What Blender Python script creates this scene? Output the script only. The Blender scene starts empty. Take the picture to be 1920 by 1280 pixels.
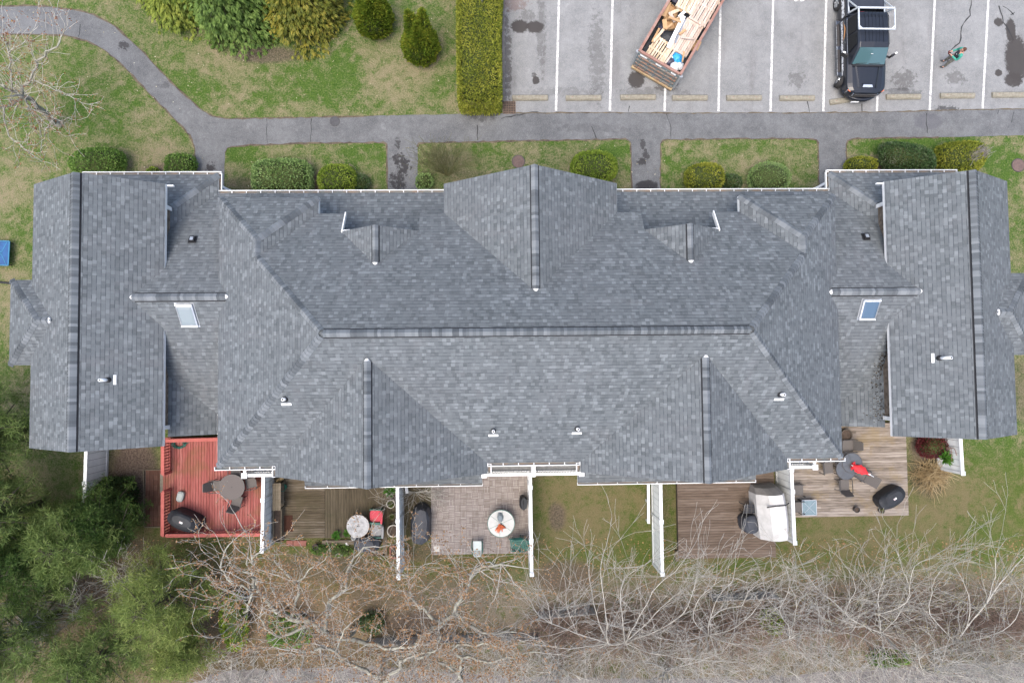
import bpy, math, random
import numpy as np
from mathutils import Vector, Matrix, Euler
random.seed(7); np.random.seed(7)
R_ = math.radians
SC = bpy.context.scene
COL = SC.collection

# ------------------------------------------------------------------ camera
HC = 34.6
cam_d = bpy.data.cameras.new("camera"); cam = bpy.data.objects.new("camera", cam_d); COL.objects.link(cam)
cam_d.sensor_fit = 'HORIZONTAL'; cam_d.sensor_width = 36.0; cam_d.lens = 24.0
cam_d.clip_start = 0.5; cam_d.clip_end = 1500
cam.location = (0, 0, HC); cam.rotation_euler = (R_(2.331), R_(-1.579), R_(-0.614))
SC.camera = cam
CR = np.array(Euler((R_(2.331), R_(-1.579), R_(-0.614))).to_matrix())

# ------------------------------------------------------------------ sky and sun (overcast)
world = bpy.data.worlds.new("World"); SC.world = world; world.use_nodes = True
wn = world.node_tree.nodes; wl = world.node_tree.links
bg = wn.get("Background") or wn.new("ShaderNodeBackground")
sky = wn.new("ShaderNodeTexSky"); sky.sky_type = 'NISHITA'; sky.sun_disc = False
SUNV = Vector((-0.22, -0.26, 0.94)).normalized()
sky.sun_elevation = math.asin(SUNV.z); sky.sun_rotation = math.atan2(SUNV.x, SUNV.y)
sky.altitude = 0; sky.air_density = 1.0; sky.dust_density = 4.0; sky.ozone_density = 0.6
wl.new(sky.outputs[0], bg.inputs[0]); bg.inputs[1].default_value = 0.15
sd = bpy.data.lights.new("sun", 'SUN'); so = bpy.data.objects.new("sun", sd); COL.objects.link(so)
sd.energy = 0.8; sd.angle = R_(38); sd.color = (1.0, 0.955, 0.88)
so.rotation_euler = (-SUNV).to_track_quat('-Z', 'Y').to_euler()
so.location = (-30, -15, 60)
SC.view_settings.view_transform = 'Standard'; SC.view_settings.look = 'None'
SC.view_settings.exposure = 1.55; SC.view_settings.gamma = 1.0
SC.view_settings.use_curve_mapping = False
SC.cycles.max_bounces = 6; SC.cycles.diffuse_bounces = 3; SC.cycles.transparent_max_bounces = 6

# ------------------------------------------------------------------ helpers
def P(px, py, z=0.0):
    """point at height z that stands where the survey pixel (1920 wide) shows it"""
    d = CR @ np.array([(px - 960) / 1280.0, -(py - 640) / 1280.0, -1.0])
    k = (HC - z) / (-d[2])
    return Vector((d[0] * k, d[1] * k, z))

class MB:
    def __init__(s): s.v = []; s.f = []; s.m = []; s.uv = []
    def add(s, vs, fs, m=0, uvs=None):
        o = len(s.v); s.v += [tuple(p) for p in vs]
        for i, f in enumerate(fs):
            s.f.append([o + k for k in f]); s.m.append(m)
            s.uv.append(uvs[i] if uvs else None)
        return s
    def poly(s, pts, m=0, uv=None): return s.add(pts, [list(range(len(pts)))], m, [uv] if uv else None)
    def box(s, c, d, rz=0.0, m=0, mat=None):
        x, y, z = d[0] / 2, d[1] / 2, d[2] / 2
        vs = [Vector(p) for p in ((-x,-y,-z),(x,-y,-z),(x,y,-z),(-x,y,-z),(-x,-y,z),(x,-y,z),(x,y,z),(-x,y,z))]
        M_ = mat if mat is not None else Matrix.Rotation(rz, 3, 'Z')
        c = Vector(c)
        return s.add([M_ @ v + c for v in vs], [(3,2,1,0),(4,5,6,7),(0,1,5,4),(1,2,6,5),(2,3,7,6),(3,0,4,7)], m)
    def bar(s, a, b, w, h, m=0, up=(0,0,1)):
        a = Vector(a); b = Vector(b); y = (b - a); L = y.length
        if L < 1e-6: return s
        y.normalize(); x = y.cross(Vector(up))
        if x.length < 1e-4: x = y.cross(Vector((1, 0, 0)))
        x.normalize(); z = x.cross(y)
        return s.box((a + b) / 2, (w, L, h), m=m, mat=Matrix((x, y, z)).transposed())
    def tube(s, pts, rad, n=6, m=0, caps=True):
        pts = [Vector(p) for p in pts]
        if not hasattr(rad, '__len__'): rad = [rad] * len(pts)
        rings = []; px_ = None
        for i, p in enumerate(pts):
            t = (pts[min(i + 1, len(pts) - 1)] - pts[max(i - 1, 0)]).normalized()
            if px_ is None:
                x = t.cross(Vector((0, 0, 1)))
                if x.length < 1e-3: x = t.cross(Vector((1, 0, 0)))
            else: x = px_ - t * px_.dot(t)
            x.normalize(); px_ = x; y = t.cross(x)
            rings.append([p + (x * math.cos(2 * math.pi * k / n) + y * math.sin(2 * math.pi * k / n)) * rad[i] for k in range(n)])
        return s.loft(rings, m, caps)
    def loft(s, rings, m=0, caps=True, close=True):
        n = len(rings[0]); vs = [p for r in rings for p in r]; fs = []
        for i in range(len(rings) - 1):
            for k in range(n if close else n - 1):
                k2 = (k + 1) % n
                fs.append((i * n + k, i * n + k2, (i + 1) * n + k2, (i + 1) * n + k))
        if caps: fs.append(tuple(range(n))[::-1]); fs.append(tuple((len(rings) - 1) * n + k for k in range(n)))
        return s.add(vs, fs, m)
    def lathe(s, prof, c=(0,0,0), n=20, m=0):
        c = Vector(c)
        return s.loft([[c + Vector((r * math.cos(2 * math.pi * k / n), r * math.sin(2 * math.pi * k / n), z)) for k in range(n)] for r, z in prof], m, True)
    def prism(s, pts2, z0, z1, m=0):
        n = len(pts2)
        vs = [(p[0], p[1], z0) for p in pts2] + [(p[0], p[1], z1) for p in pts2]
        return s.add(vs, [tuple(range(n))[::-1], tuple(range(n, 2 * n))] + [(k, (k + 1) % n, n + (k + 1) % n, n + k) for k in range(n)], m)
    def build(s, name, mats, parent=None, world=False, smooth=False, recalc=True):
        if not isinstance(mats, (list, tuple)): mats = [mats]
        off = Vector((0, 0, 0))
        if world and parent is not None:
            q = parent
            while q is not None: off += q.location; q = q.parent
        me = bpy.data.meshes.new(name)
        me.from_pydata([(p[0] - off.x, p[1] - off.y, p[2] - off.z) for p in s.v], [], s.f)
        for mt in mats: me.materials.append(mt)
        me.polygons.foreach_set('material_index', [min(k, len(mats) - 1) for k in s.m])
        if any(u is not None for u in s.uv):
            lay = me.uv_layers.new(name="UVMap"); arr = []
            for f, u in zip(s.f, s.uv): arr += list(u) if u is not None else [(0, 0)] * len(f)
            lay.data.foreach_set('uv', [c for p in arr for c in p])
        me.update()
        if recalc:
            import bmesh
            b = bmesh.new(); b.from_mesh(me); bmesh.ops.recalc_face_normals(b, faces=b.faces); b.to_mesh(me); b.free()
        if smooth: me.polygons.foreach_set('use_smooth', [True] * len(me.polygons))
        o = bpy.data.objects.new(name, me); COL.objects.link(o)
        if parent is not None: o.parent = parent
        return o

def fast(name, V, F, mats, parent=None, midx=None, smooth=False):
    """mesh from numpy arrays: V (n,3), F (m,k)"""
    V = np.asarray(V, dtype=np.float32); F = np.asarray(F, dtype=np.int32)
    me = bpy.data.meshes.new(name); k = F.shape[1]
    me.vertices.add(len(V)); me.vertices.foreach_set('co', V.ravel())
    me.loops.add(F.size); me.loops.foreach_set('vertex_index', F.ravel())
    me.polygons.add(len(F)); me.polygons.foreach_set('loop_start', np.arange(0, F.size, k, dtype=np.int32))
    try: me.polygons.foreach_set('loop_total', np.full(len(F), k, dtype=np.int32))
    except Exception: pass
    if not isinstance(mats, (list, tuple)): mats = [mats]
    for mt in mats: me.materials.append(mt)
    if midx is not None: me.polygons.foreach_set('material_index', np.asarray(midx, dtype=np.int32))
    if smooth: me.polygons.foreach_set('use_smooth', np.ones(len(F), dtype=bool))
    me.update(calc_edges=True); me.validate()
    o = bpy.data.objects.new(name, me); COL.objects.link(o)
    if parent is not None: o.parent = parent
    return o

def tag(o, label=None, cat=None, group=None, kind=None):
    if label: o['label'] = label
    if cat: o['category'] = cat
    if group: o['group'] = group
    if kind: o['kind'] = kind
    return o
def thing(name, label, cat, loc=(0,0,0), rz=0.0, group=None):
    o = bpy.data.objects.new(name, None); COL.objects.link(o)
    o.empty_display_size = 0.2; o.location = loc; o.rotation_euler = (0, 0, rz)
    return tag(o, label, cat, group)
def dup(o, loc=None, rz=None, label=None, parent=None):
    c = o.copy(); COL.objects.link(c)
    if parent is not None: c.parent = parent
    for ch in list(o.children): dup(ch, parent=c)
    if loc is not None: c.location = loc
    if rz is not None: c.rotation_euler = (0, 0, rz)
    if label: c['label'] = label
    return c
def move(o, loc, rz=0.0, label=None):
    o.location = loc; o.rotation_euler = (0, 0, rz)
    if label: o['label'] = label
    return o

# ------------------------------------------------------------------ materials
class G:
    """tiny node-graph writer"""
    def __init__(s, name):
        s.mat = bpy.data.materials.new(name); s.mat.use_nodes = True
        s.nt = s.mat.node_tree; s.n = s.nt.nodes; s.l = s.nt.links
        s.b = s.n.get('Principled BSDF')
    def put(s, sock, v):
        if hasattr(v, 'default_value') or hasattr(v, 'is_linked'): s.l.new(v, sock)
        else:
            if hasattr(sock.default_value, '__len__') and not hasattr(v, '__len__'): v = (v,) * len(sock.default_value)
            if hasattr(v, '__len__') and len(v) == 3 and len(sock.default_value) == 4: v = tuple(v) + (1,)
            sock.default_value = v
    def math(s, op, a, b=0.0, c=0.0):
        n = s.n.new('ShaderNodeMath'); n.operation = op
        s.put(n.inputs[0], a); s.put(n.inputs[1], b)
        if op in ('MULTIPLY_ADD', 'COMPARE', 'SMOOTH_MIN'): s.put(n.inputs[2], c)
        return n.outputs[0]
    def sm(s, x, a, b):
        n = s.n.new('ShaderNodeMapRange'); n.interpolation_type = 'SMOOTHSTEP'
        s.put(n.inputs[0], x); n.inputs[1].default_value = a; n.inputs[2].default_value = b
        return n.outputs[0]
    def mix(s, f, a, b, mode='MIX'):
        n = s.n.new('ShaderNodeMix'); n.data_type = 'RGBA'; n.blend_type = mode
        s.put(n.inputs[0], f); s.put(n.inputs[6], a); s.put(n.inputs[7], b)
        return n.outputs[2]
    def coord(s, which='Object'):
        if which == 'Position': return s.n.new('ShaderNodeNewGeometry').outputs['Position']
        return s.n.new('ShaderNodeTexCoord').outputs[which]
    def noise(s, v, scale, detail=4, rough=.6, dist=0.0):
        n = s.n.new('ShaderNodeTexNoise'); s.put(n.inputs['Vector'], v)
        n.inputs['Scale'].default_value = scale; n.inputs['Detail'].default_value = detail
        n.inputs['Roughness'].default_value = rough; n.inputs['Distortion'].default_value = dist
        return n.outputs['Fac']
    def white(s, v):
        n = s.n.new('ShaderNodeTexWhiteNoise'); n.noise_dimensions = '2D'; s.put(n.inputs['Vector'], v)
        return n.outputs['Value']
    def xyz(s, x, y, z=0.0):
        n = s.n.new('ShaderNodeCombineXYZ'); s.put(n.inputs[0], x); s.put(n.inputs[1], y); s.put(n.inputs[2], z)
        return n.outputs[0]
    def sep(s, v):
        n = s.n.new('ShaderNodeSeparateXYZ'); s.put(n.inputs[0], v); return n.outputs
    def ramp(s, f, stops):
        n = s.n.new('ShaderNodeValToRGB'); s.put(n.inputs[0], f); e = n.color_ramp.elements
        while len(e) < len(stops): e.new(0.5)
        for k, (p, c) in enumerate(stops): e[k].position = p; e[k].color = tuple(c) + (1,)
        return n.outputs[0]
    def island(s): return s.n.new('ShaderNodeNewGeometry').outputs['Random Per Island']
    def bump(s, h, strength=.4, dist=.02):
        n = s.n.new('ShaderNodeBump'); s.put(n.inputs['Height'], h)
        n.inputs['Strength'].default_value = strength; n.inputs['Distance'].default_value = dist
        s.l.new(n.outputs[0], s.b.inputs['Normal'])
    def done(s, color, rough=.8, metal=0.0, spec=.3):
        s.put(s.b.inputs['Base Color'], color); s.put(s.b.inputs['Roughness'], rough)
        s.b.inputs['Metallic'].default_value = metal
        if 'Specular IOR Level' in s.b.inputs: s.b.inputs['Specular IOR Level'].default_value = spec
        return s.mat
    def ellipse(s, x, y, wob, cx, cy, rx, ry, soft=.35):
        """1 inside an irregular ellipse, 0 outside"""
        dx = s.math('DIVIDE', s.math('SUBTRACT', x, cx), rx); dy = s.math('DIVIDE', s.math('SUBTRACT', y, cy), ry)
        d = s.math('ADD', s.math('MULTIPLY', dx, dx), s.math('MULTIPLY', dy, dy))
        return s.sm(s.math('ADD', d, wob), 1.0 + soft, 1.0 - soft)

def simple(name, c1, c2=None, scale=9.0, rough=.75, bump=0.0, metal=0.0, spec=.3, coord='Object', island=False):
    g = G(name)
    if c2 is None: c2 = tuple(x * .82 for x in c1)
    co = g.coord(coord); n = g.noise(co, scale, 6, .65)
    f = g.sm(n, .3, .7)
    if island: f = g.math('ADD', g.math('MULTIPLY', f, .45), g.math('MULTIPLY', g.island(), .55))
    if bump: g.bump(g.noise(co, scale * 4, 4), bump, .01)
    return g.done(g.mix(f, c1, c2), rough, metal, spec)

def leafmat(name, stops, rough=.6):
    g = G(name); co = g.coord('Object')
    f = g.math('ADD', g.math('MULTIPLY', g.island(), .6), g.math('MULTIPLY', g.sm(g.noise(co, 1.1, 3), .3, .7), .4))
    k = len(stops) - 1; c = g.ramp(f, [(.05 + .9 * i / k, c) for i, c in enumerate(stops)])
    m = g.done(c, rough, 0, .25)                         # thin leaves let some light through
    tr = g.n.new('ShaderNodeBsdfTranslucent'); g.l.new(c, tr.inputs[0]); mx = g.n.new('ShaderNodeMixShader'); mx.inputs[0].default_value = .38
    out = g.n.get('Material Output'); g.l.new(g.b.outputs[0], mx.inputs[1]); g.l.new(tr.outputs[0], mx.inputs[2]); g.l.new(mx.outputs[0], out.inputs[0])
    return m

def shingle_mat(name, tint=(1, 1, 1)):
    g = G(name); uv = g.n.new('ShaderNodeUVMap').outputs[0]; x, y, _ = g.sep(uv)
    ROW = .163
    vr = g.math('DIVIDE', y, ROW); row = g.math('FLOOR', vr); fr = g.math('FRACT', vr)
    jig = g.math('MULTIPLY', g.white(g.xyz(row, 3.7)), 3.1)
    xa = g.math('ADD', x, jig)
    ca = g.math('FLOOR', g.math('DIVIDE', xa, .155)); cb = g.math('FLOOR', g.math('DIVIDE', g.math('ADD', xa, .09), .31))
    ta = g.white(g.xyz(ca, row)); tb = g.white(g.xyz(cb, g.math('ADD', row, 91.3)))
    t = g.math('ADD', g.math('MULTIPLY', ta, .78), g.math('MULTIPLY', tb, .22))
    c = lambda a: tuple(a * k for k in tint)
    S = lambda r, gg, b: (r * tint[0], gg * tint[1], b * tint[2])
    col = g.ramp(t, [(.10, S(.062, .071, .075)), (.30, S(.085, .096, .102)), (.62, S(.096, .108, .114)), (.76, S(.111, .124, .131)), (.93, S(.148, .163, .171))])
    pos = g.coord('Position')
    big = g.sm(g.noise(pos, .22, 4, .6), .3, .7)
    col = g.mix(g.math('MULTIPLY', big, .30), col, S(.106, .112, .118))
    stk = g.noise(g.xyz(g.math('MULTIPLY', x, .9), g.math('MULTIPLY', y, .10)), 1.6, 5, .65)      # run-off streaks down the slope
    col = g.mix(g.math('MULTIPLY', g.sm(stk, .50, .80), .22), col, S(.070, .074, .078))
    col = g.mix(g.math('MULTIPLY', g.sm(stk, .46, .26), .25), col, S(.140, .140, .146))
    pat = g.sm(g.noise(pos, .9, 4, .65), .56, .74); col = g.mix(g.math('MULTIPLY', pat, .14), col, S(.135, .125, .125))
    grit = g.noise(pos, 45, 2, .7)
    col = g.mix(.35, col, g.mix(grit, (.35, .35, .35), (1.25, 1.25, 1.25)), 'MULTIPLY') if False else g.mix(g.math('MULTIPLY', g.sm(grit, .45, .75), .25), col, S(.19, .2, .215))
    thick = g.sm(g.white(g.xyz(g.math('ADD', ca, 17.3), g.math('ADD', row, 5.1))), .35, .6)      # dark butt edge and its shadow line painted in, stronger at laminated tabs
    butt_shade = g.math('MULTIPLY', g.sm(fr, .24, .04), g.math('ADD', .30, g.math('MULTIPLY', thick, .70)))
    col = g.mix(g.math('MULTIPLY', butt_shade, .72), col, S(.026, .029, .036))
    # thick laminated tabs throw a real relief: the butt edge (low v) stands proud
    h = g.math('ADD', g.math('MULTIPLY', g.math('SUBTRACT', 1.0, fr), .9), g.math('MULTIPLY', ta, .35))
    g.bump(g.math('ADD', h, g.math('MULTIPLY', grit, .4)), .55, .014)
    return g.done(col, .92, 0, .2)

def cap_mat(name):
    g = G(name); pos = g.coord('Position')
    col = g.ramp(g.island(), [(.05, (.072, .081, .088)), (.45, (.102, .114, .123)), (.95, (.165, .180, .191))])
    grit = g.noise(pos, 45, 2, .7)
    col = g.mix(g.math('MULTIPLY', g.sm(grit, .45, .75), .25), col, (.19, .2, .215))
    return g.done(col, .92, 0, .2)

M = {}
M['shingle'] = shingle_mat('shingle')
M['cap'] = cap_mat('cap_shingle')
M['cap_edge'] = simple('vent_edge', (.012, .013, .016))
M['white'] = simple('white_paint', (.70, .71, .70), (.60, .61, .61), 3, .5)
M['gutter_in'] = simple('gutter_trough', (.10, .115, .115), (.16, .12, .09), 2, .6)  # trough is white inside; its shade is put into this darker colour
M['siding'] = None
def siding():
    g = G('shingle_siding'); p = g.coord('Position'); x, y, z = g.sep(p)
    fr = g.math('FRACT', g.math('DIVIDE', z, .14)); rw = g.math('FLOOR', g.math('DIVIDE', z, .14))
    cell = g.math('FLOOR', g.math('DIVIDE', g.math('ADD', g.math('ADD', x, y), g.math('MULTIPLY', g.white(g.xyz(rw, 1)), 2)), .12))
    t = g.white(g.xyz(cell, rw)); c = g.ramp(t, [(0, (.085, .065, .048)), (1, (.17, .14, .11))])
    c = g.mix(g.math('MULTIPLY', g.sm(fr, .12, .0), .6), c, (.03, .025, .02))
    g.bump(g.math('SUBTRACT', 1, fr), .5, .015)
    return g.done(c, .85)
M['siding'] = siding()
M['clapboard'] = simple('wall_paint', (.34, .32, .28), (.30, .28, .25), 2, .8)
M['galv'] = simple('galvanised_metal', (.42, .44, .46), (.33, .35, .37), 5, .4, 0, .6)
M['glass'] = G('skylight_glass').done((.06, .10, .15), .10, 0, .5)
M['glassgrey'] = G('skylight_dome').done((.17, .205, .22), .4, 0, .3)
M['black'] = simple('black_plastic', (.012, .012, .013), (.02, .02, .022), 6, .5)
M['pvc'] = simple('white_pvc', (.82, .83, .82), (.74, .75, .75), 4, .35)
M['concrete'] = simple('stop_concrete', (.235, .218, .172), (.16, .146, .112), 7, .9, .5)
M['bark'] = simple('bark_grey', (.22, .205, .175), (.13, .12, .10), 9, .9, .6)
M['barkdark'] = simple('bark_dark', (.09, .075, .06), (.05, .04, .03), 6, .9, .6)
M['twig'] = simple('twig_grey', (.43, .415, .37), (.25, .235, .205), 1.6, .85)
M['twigred'] = simple('twig_reddish', (.26, .185, .145), (.16, .115, .092), 1.3, .85)
M['soil'] = simple('bed_soil', (.075, .055, .042), (.045, .033, .026), 5, .95, .6)
M['rust'] = simple('rusty_steel', (.20, .095, .07), (.27, .17, .14), 3, .75, .3)
M['bluesteel'] = simple('weathered_blue_steel', (.13, .185, .22), (.16, .17, .15), 2.2, .65, .2)
M['tansteel'] = simple('tan_steel', (.36, .28, .16), (.22, .14, .08), 3, .7)
M['cardboard'] = simple('cardboard', (.42, .27, .14), (.34, .21, .11), 4, .85)
M['carpaint'] = G('truck_paint').done((.009, .011, .016), .28, 0, .5)
M['tint'] = G('tinted_glass').done((.006, .007, .008), .12, 0, .35)
M['tyre'] = simple('tyre_rubber', (.016, .016, .016), (.026, .025, .024), 12, .8)
M['rim'] = simple('wheel_rim', (.62, .64, .66), (.5, .52, .54), 9, .25, 0, .8)
M['carglass'] = G('car_glass').done((.05, .10, .11), .07, 0, .6)
M['alu'] = simple('white_aluminium', (.56, .59, .60), (.46, .49, .5), 5, .35, 0, .2)
M['chrome'] = G('chrome').done((.75, .77, .8), .12, 1.0, .5)
M['orange'] = G('amber_lamp').done((.55, .12, .03), .2, 0, .5)
M['sling'] = simple('grey_sling', (.105, .095, .088), (.085, .078, .072), 30, .8)
M['darkmetal'] = simple('dark_metal', (.035, .033, .033), (.055, .052, .05), 8, .45)
M['cover'] = simple('black_cover', (.016, .018, .022), (.026, .029, .034), 2.5, .6, .35)
M['covergrey'] = simple('dark_grey_cover', (.042, .047, .058), (.028, .031, .038), 2.5, .55, .45)
M['whitetarp'] = simple('white_tarp', (.52, .515, .50), (.41, .405, .39), 2.5, .7, .25)
M['tarpgrey'] = simple('grey_tarp_panel', (.24, .23, .215), (.19, .18, .17), 4, .8, .2)
M['green'] = simple('dark_green_plastic', (.016, .11, .085), (.012, .08, .065), 6, .45)
M['brightgreen'] = simple('bright_green', (.02, .18, .12), (.015, .14, .1), 6, .5)
M['pink'] = simple('pink_red_cushion', (.52, .075, .095), (.44, .06, .08), 5, .8)
M['greycush'] = simple('grey_cushion', (.27, .27, .27), (.22, .22, .22), 5, .85)
M['palecush'] = simple('pale_cushion', (.55, .60, .57), (.48, .53, .5), 5, .8)
M['marble'] = simple('mottled_grey_top', (.42, .42, .41), (.22, .22, .215), 4.5, .5)
M['glasstop'] = simple('frosted_glass_top', (.30, .315, .305), (.25, .265, .26), 1.5, .2, 0, 0, .5)
M['blueglass'] = simple('blue_grey_glass', (.15, .21, .23), (.12, .17, .19), 4, .2, 0, 0, .6)
M['redcloth'] = simple('red_cloth', (.62, .03, .035), (.5, .02, .03), 6, .7)
M['orangecloth'] = simple('orange_cloth', (.55, .15, .06), (.4, .09, .04), 9, .75)
M['terracotta'] = simple('brick_paver_red', (.24, .10, .075), (.17, .07, .055), 6, .9)
M['pot'] = simple('pale_pot', (.5, .47, .42), (.40, .38, .34), 6, .7)
M['rock'] = simple('rock', (.5, .47, .43), (.33, .3, .27), 6, .9, .5)
M['rug'] = simple('brown_mat', (.055, .022, .012), (.04, .016, .01), 14, .95)
M['blue'] = simple('blue_mesh', (.012, .075, .20), (.01, .05, .15), 3, .55)
M['bluelight'] = simple('light_blue_bar', (.025, .16, .27), (.02, .12, .22), 5, .5)
M['skin'] = simple('skin', (.50, .27, .19), (.46, .24, .17), 9, .55)
M['hair'] = simple('brown_hair', (.085, .035, .02), (.05, .02, .012), 20, .6)
M['hoodie'] = simple('green_hoodie', (.05, .27, .205), (.04, .22, .165), 9, .85)
M['vest'] = simple('charcoal_vest', (.035, .037, .045), (.028, .03, .036), 9, .8)
M['camo'] = simple('camo_trousers', (.20, .19, .16), (.07, .07, .06), 11, .85)
M['shoe'] = simple('dark_shoe', (.03, .03, .032), (.05, .05, .05), 12, .7)
M['yellow'] = simple('yellow_plastic', (.5, .4, .04))
M['whitebag'] = simple('white_bag', (.66, .66, .66), (.5, .52, .56), 6, .5, .4)
M['bluebag'] = simple('blue_wrap', (.02, .22, .50), (.05, .32, .6), 6, .4, .4)
M['purplebag'] = simple('dark_bag', (.03, .03, .05), (.06, .06, .09), 6, .35, .5)
# ================================================================== SETTING
def lawn_mat():
    g = G('lawn'); p = g.coord('Position'); x, y, _ = g.sep(p)
    n1 = g.noise(p, .5, 5, .65); n2 = g.noise(p, 2.1, 6, .7, .3); n3 = g.noise(p, 12, 3, .7); n4 = g.noise(p, 30, 2, .65)
    wob = g.math('MULTIPLY', g.math('SUBTRACT', n2, .5), 2.2)
    def E(lst):
        acc = None
        for (px, py, rx, ry, amt) in lst:
            c = P(px, py); e = g.math('MULTIPLY', g.ellipse(x, y, wob, c.x, c.y, rx / 37., ry / 37., .6), amt)
            acc = e if acc is None else g.math('MAXIMUM', acc, e)
        return acc
    tan = E([(745,130,70,60,.6),(400,110,45,35,.55),(300,300,90,30,.5),(30,340,60,50,.5),(20,560,40,60,.45),(870,195,50,20,.4),(1420,300,60,25,.35),
             (1770,940,110,50,.45),(1640,1000,120,35,.35),(1090,960,80,70,.45),(560,205,60,14,.35),(840,300,60,25,.35)])
    lush = E([(620,140,70,60,.5),(450,285,30,18,.5),(690,290,40,22,.45),(1150,285,30,20,.45),(1280,300,40,18,.4),(1720,275,130,18,.6),(1880,300,40,40,.5),(560,185,90,40,.3),
              (1880,880,60,70,.4),(1870,1000,90,60,.5),(330,160,90,40,.35),(190,200,60,50,.3),(1200,1020,30,60,.4),(1400,1060,80,12,.4)])
    soil = E([(250,890,45,75,1.),(215,1030,80,28,.75),(1045,968,16,26,.8),(1060,1080,60,30,.75),(610,1062,90,26,.55),(800,1035,50,16,.5),(500,103,60,16,.8),(1735,835,30,35,.95),(1740,880,38,50,.6),
              (780,945,32,60,.7),(1640,322,24,14,.8),(1760,318,20,18,.9),(600,345,20,24,.9),(320,318,50,12,.7),(455,345,35,12,.5),(140,1090,130,50,.8),(1335,345,60,12,.4),(880,335,60,16,.4),
              (1640,1105,260,22,.35),(1915,730,20,60,.5),(330,1120,150,60,.6),(560,1180,70,32,.8),(790,1172,70,26,.8),(540,1130,50,30,.5)])
    yard = g.sm(y, -9.6, -11.6)          # wilder, browner ground at the back of the yards
    yard0 = g.sm(y, -3.0, -6.5)
    left = g.math('MULTIPLY', g.sm(x, 1.0, -8.0), g.sm(y, -8.2, -11.0))
    f = g.math('ADD', g.math('MULTIPLY', n1, .45), g.math('ADD', g.math('MULTIPLY', n2, .85), g.math('MULTIPLY', n3, .48)))
    f = g.math('ADD', f, g.math('MULTIPLY', tan, .16)); f = g.math('SUBTRACT', f, g.math('MULTIPLY', lush, .19))
    f = g.math('ADD', f, g.math('MULTIPLY', yard0, .04))
    tn = g.sm(g.math('ADD', f, g.math('MULTIPLY', g.math('SUBTRACT', n4, .5), .25)), .74, 1.10)
    gr = g.mix(g.sm(n3, .35, .7), (.030, .070, .010), (.076, .118, .022))
    cl = g.sm(g.noise(p, 3.6, 5, .7, .5), .56, .68); gr = g.mix(g.math('MULTIPLY', cl, .65), gr, (.026, .062, .008))
    gr = g.mix(g.math('MULTIPLY', yard0, .5), gr, (.066, .074, .016))
    st = g.mix(g.sm(n4, .35, .65), (.128, .110, .058), (.220, .192, .122))
    st = g.mix(g.math('MULTIPLY', yard0, .65), st, (.104, .083, .034))
    col = g.mix(tn, gr, st)
    so_ = g.mix(g.sm(n3, .35, .7), (.060, .043, .033), (.135, .105, .085))
    litter = g.mix(g.sm(n3, .3, .7), (.115, .092, .062), (.21, .185, .145))
    col = g.mix(g.math('MULTIPLY', yard, g.sm(g.math('ADD', n2, g.math('MULTIPLY', n3, .4)), .45, .75)), col, litter)
    col = g.mix(g.math('MULTIPLY', left, .55), col, (.085, .052, .02))
    col = g.mix(soil, col, so_)
    col = g.mix(g.math('MULTIPLY', g.sm(n4, .56, .72), .35), col, (.27, .245, .16))
    g.bump(g.math('ADD', g.math('MULTIPLY', n4, .6), n3), .9, .05)
    return g.done(col, .95, 0, .1)
M['lawn'] = lawn_mat()

def asphalt_mat(name, c1, c2, blots=(), fine=(.30, .30, .30), streak=False):
    g = G(name); p = g.coord('Position'); x, y, _ = g.sep(p)
    n1 = g.noise(p, .6, 5, .6); n2 = g.noise(p, 3.1, 5, .65); n3 = g.noise(p, 40, 2, .75); n5 = g.noise(p, 7, 4, .7)
    col = g.mix(g.sm(g.math('ADD', g.math('MULTIPLY', n1, .7), g.math('MULTIPLY', n2, .45)), .38, .78), c1, c2)
    mp = g.noise(p, 1.4, 6, .72); col = g.mix(g.math('MULTIPLY', g.sm(mp, .56, .70), .35), col, tuple(k * .72 for k in c1)); col = g.mix(g.math('MULTIPLY', g.sm(mp, .42, .28), .30), col, fine)
    col = g.mix(g.math('MULTIPLY', g.sm(n3, .45, .72), .42), col, fine)
    col = g.mix(g.math('MULTIPLY', g.sm(n3, .42, .2), .5), col, tuple(k * .55 for k in c1))
    if streak:
        sx = g.noise(g.xyz(g.math('MULTIPLY', x, 1.0), g.math('MULTIPLY', y, .16)), 1.3, 4, .6)
        col = g.mix(g.math('MULTIPLY', g.sm(sx, .52, .75), .38), col, (.085, .076, .075))
    wob = g.math('MULTIPLY', g.math('SUBTRACT', n5, .5), 2.0)
    wob2 = g.math('MULTIPLY', g.math('SUBTRACT', g.noise(p, 4.2, 5, .7), .5), 9.0)
    for (px, py, rx, ry, amt, cc, wild) in blots:
        c = P(px, py); col = g.mix(g.math('MULTIPLY', g.ellipse(x, y, wob2 if wild else wob, c.x, c.y, rx / 37., ry / 37., .5 if wild else .3), amt), col, cc)
    g.bump(g.math('ADD', n3, g.math('MULTIPLY', n2, .5)), .5, .012)
    return g.done(col, .9, 0, .25)
DK = (.030, .029, .030); OIL = (.040, .036, .034)
M['path'] = asphalt_mat('path_asphalt', (.068, .071, .073), (.120, .124, .126), [
    (749,298,12,9,.95,DK,1),(757,312,12,14,.95,DK,1),(746,340,13,18,.95,DK,1),(395,318,9,12,.9,DK,1),(388,345,8,10,.9,DK,1),(1211,293,7,10,.85,DK,1),(1204,303,9,7,.9,DK,1),(1212,348,22,10,.95,DK,0),
    (1560,325,16,8,.9,DK,0),(232,86,10,8,.85,DK,1),(178,98,10,5,.6,DK,1),(1205,272,5,9,.8,DK,1),(745,268,5,9,.8,DK,1),(310,160,12,6,.4,DK,1),(1740,228,28,16,.5,(.07,.07,.08),0),(905,218,26,8,.55,DK,1),(1115,240,60,8,.25,DK,1)], (.25,.25,.255))
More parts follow.
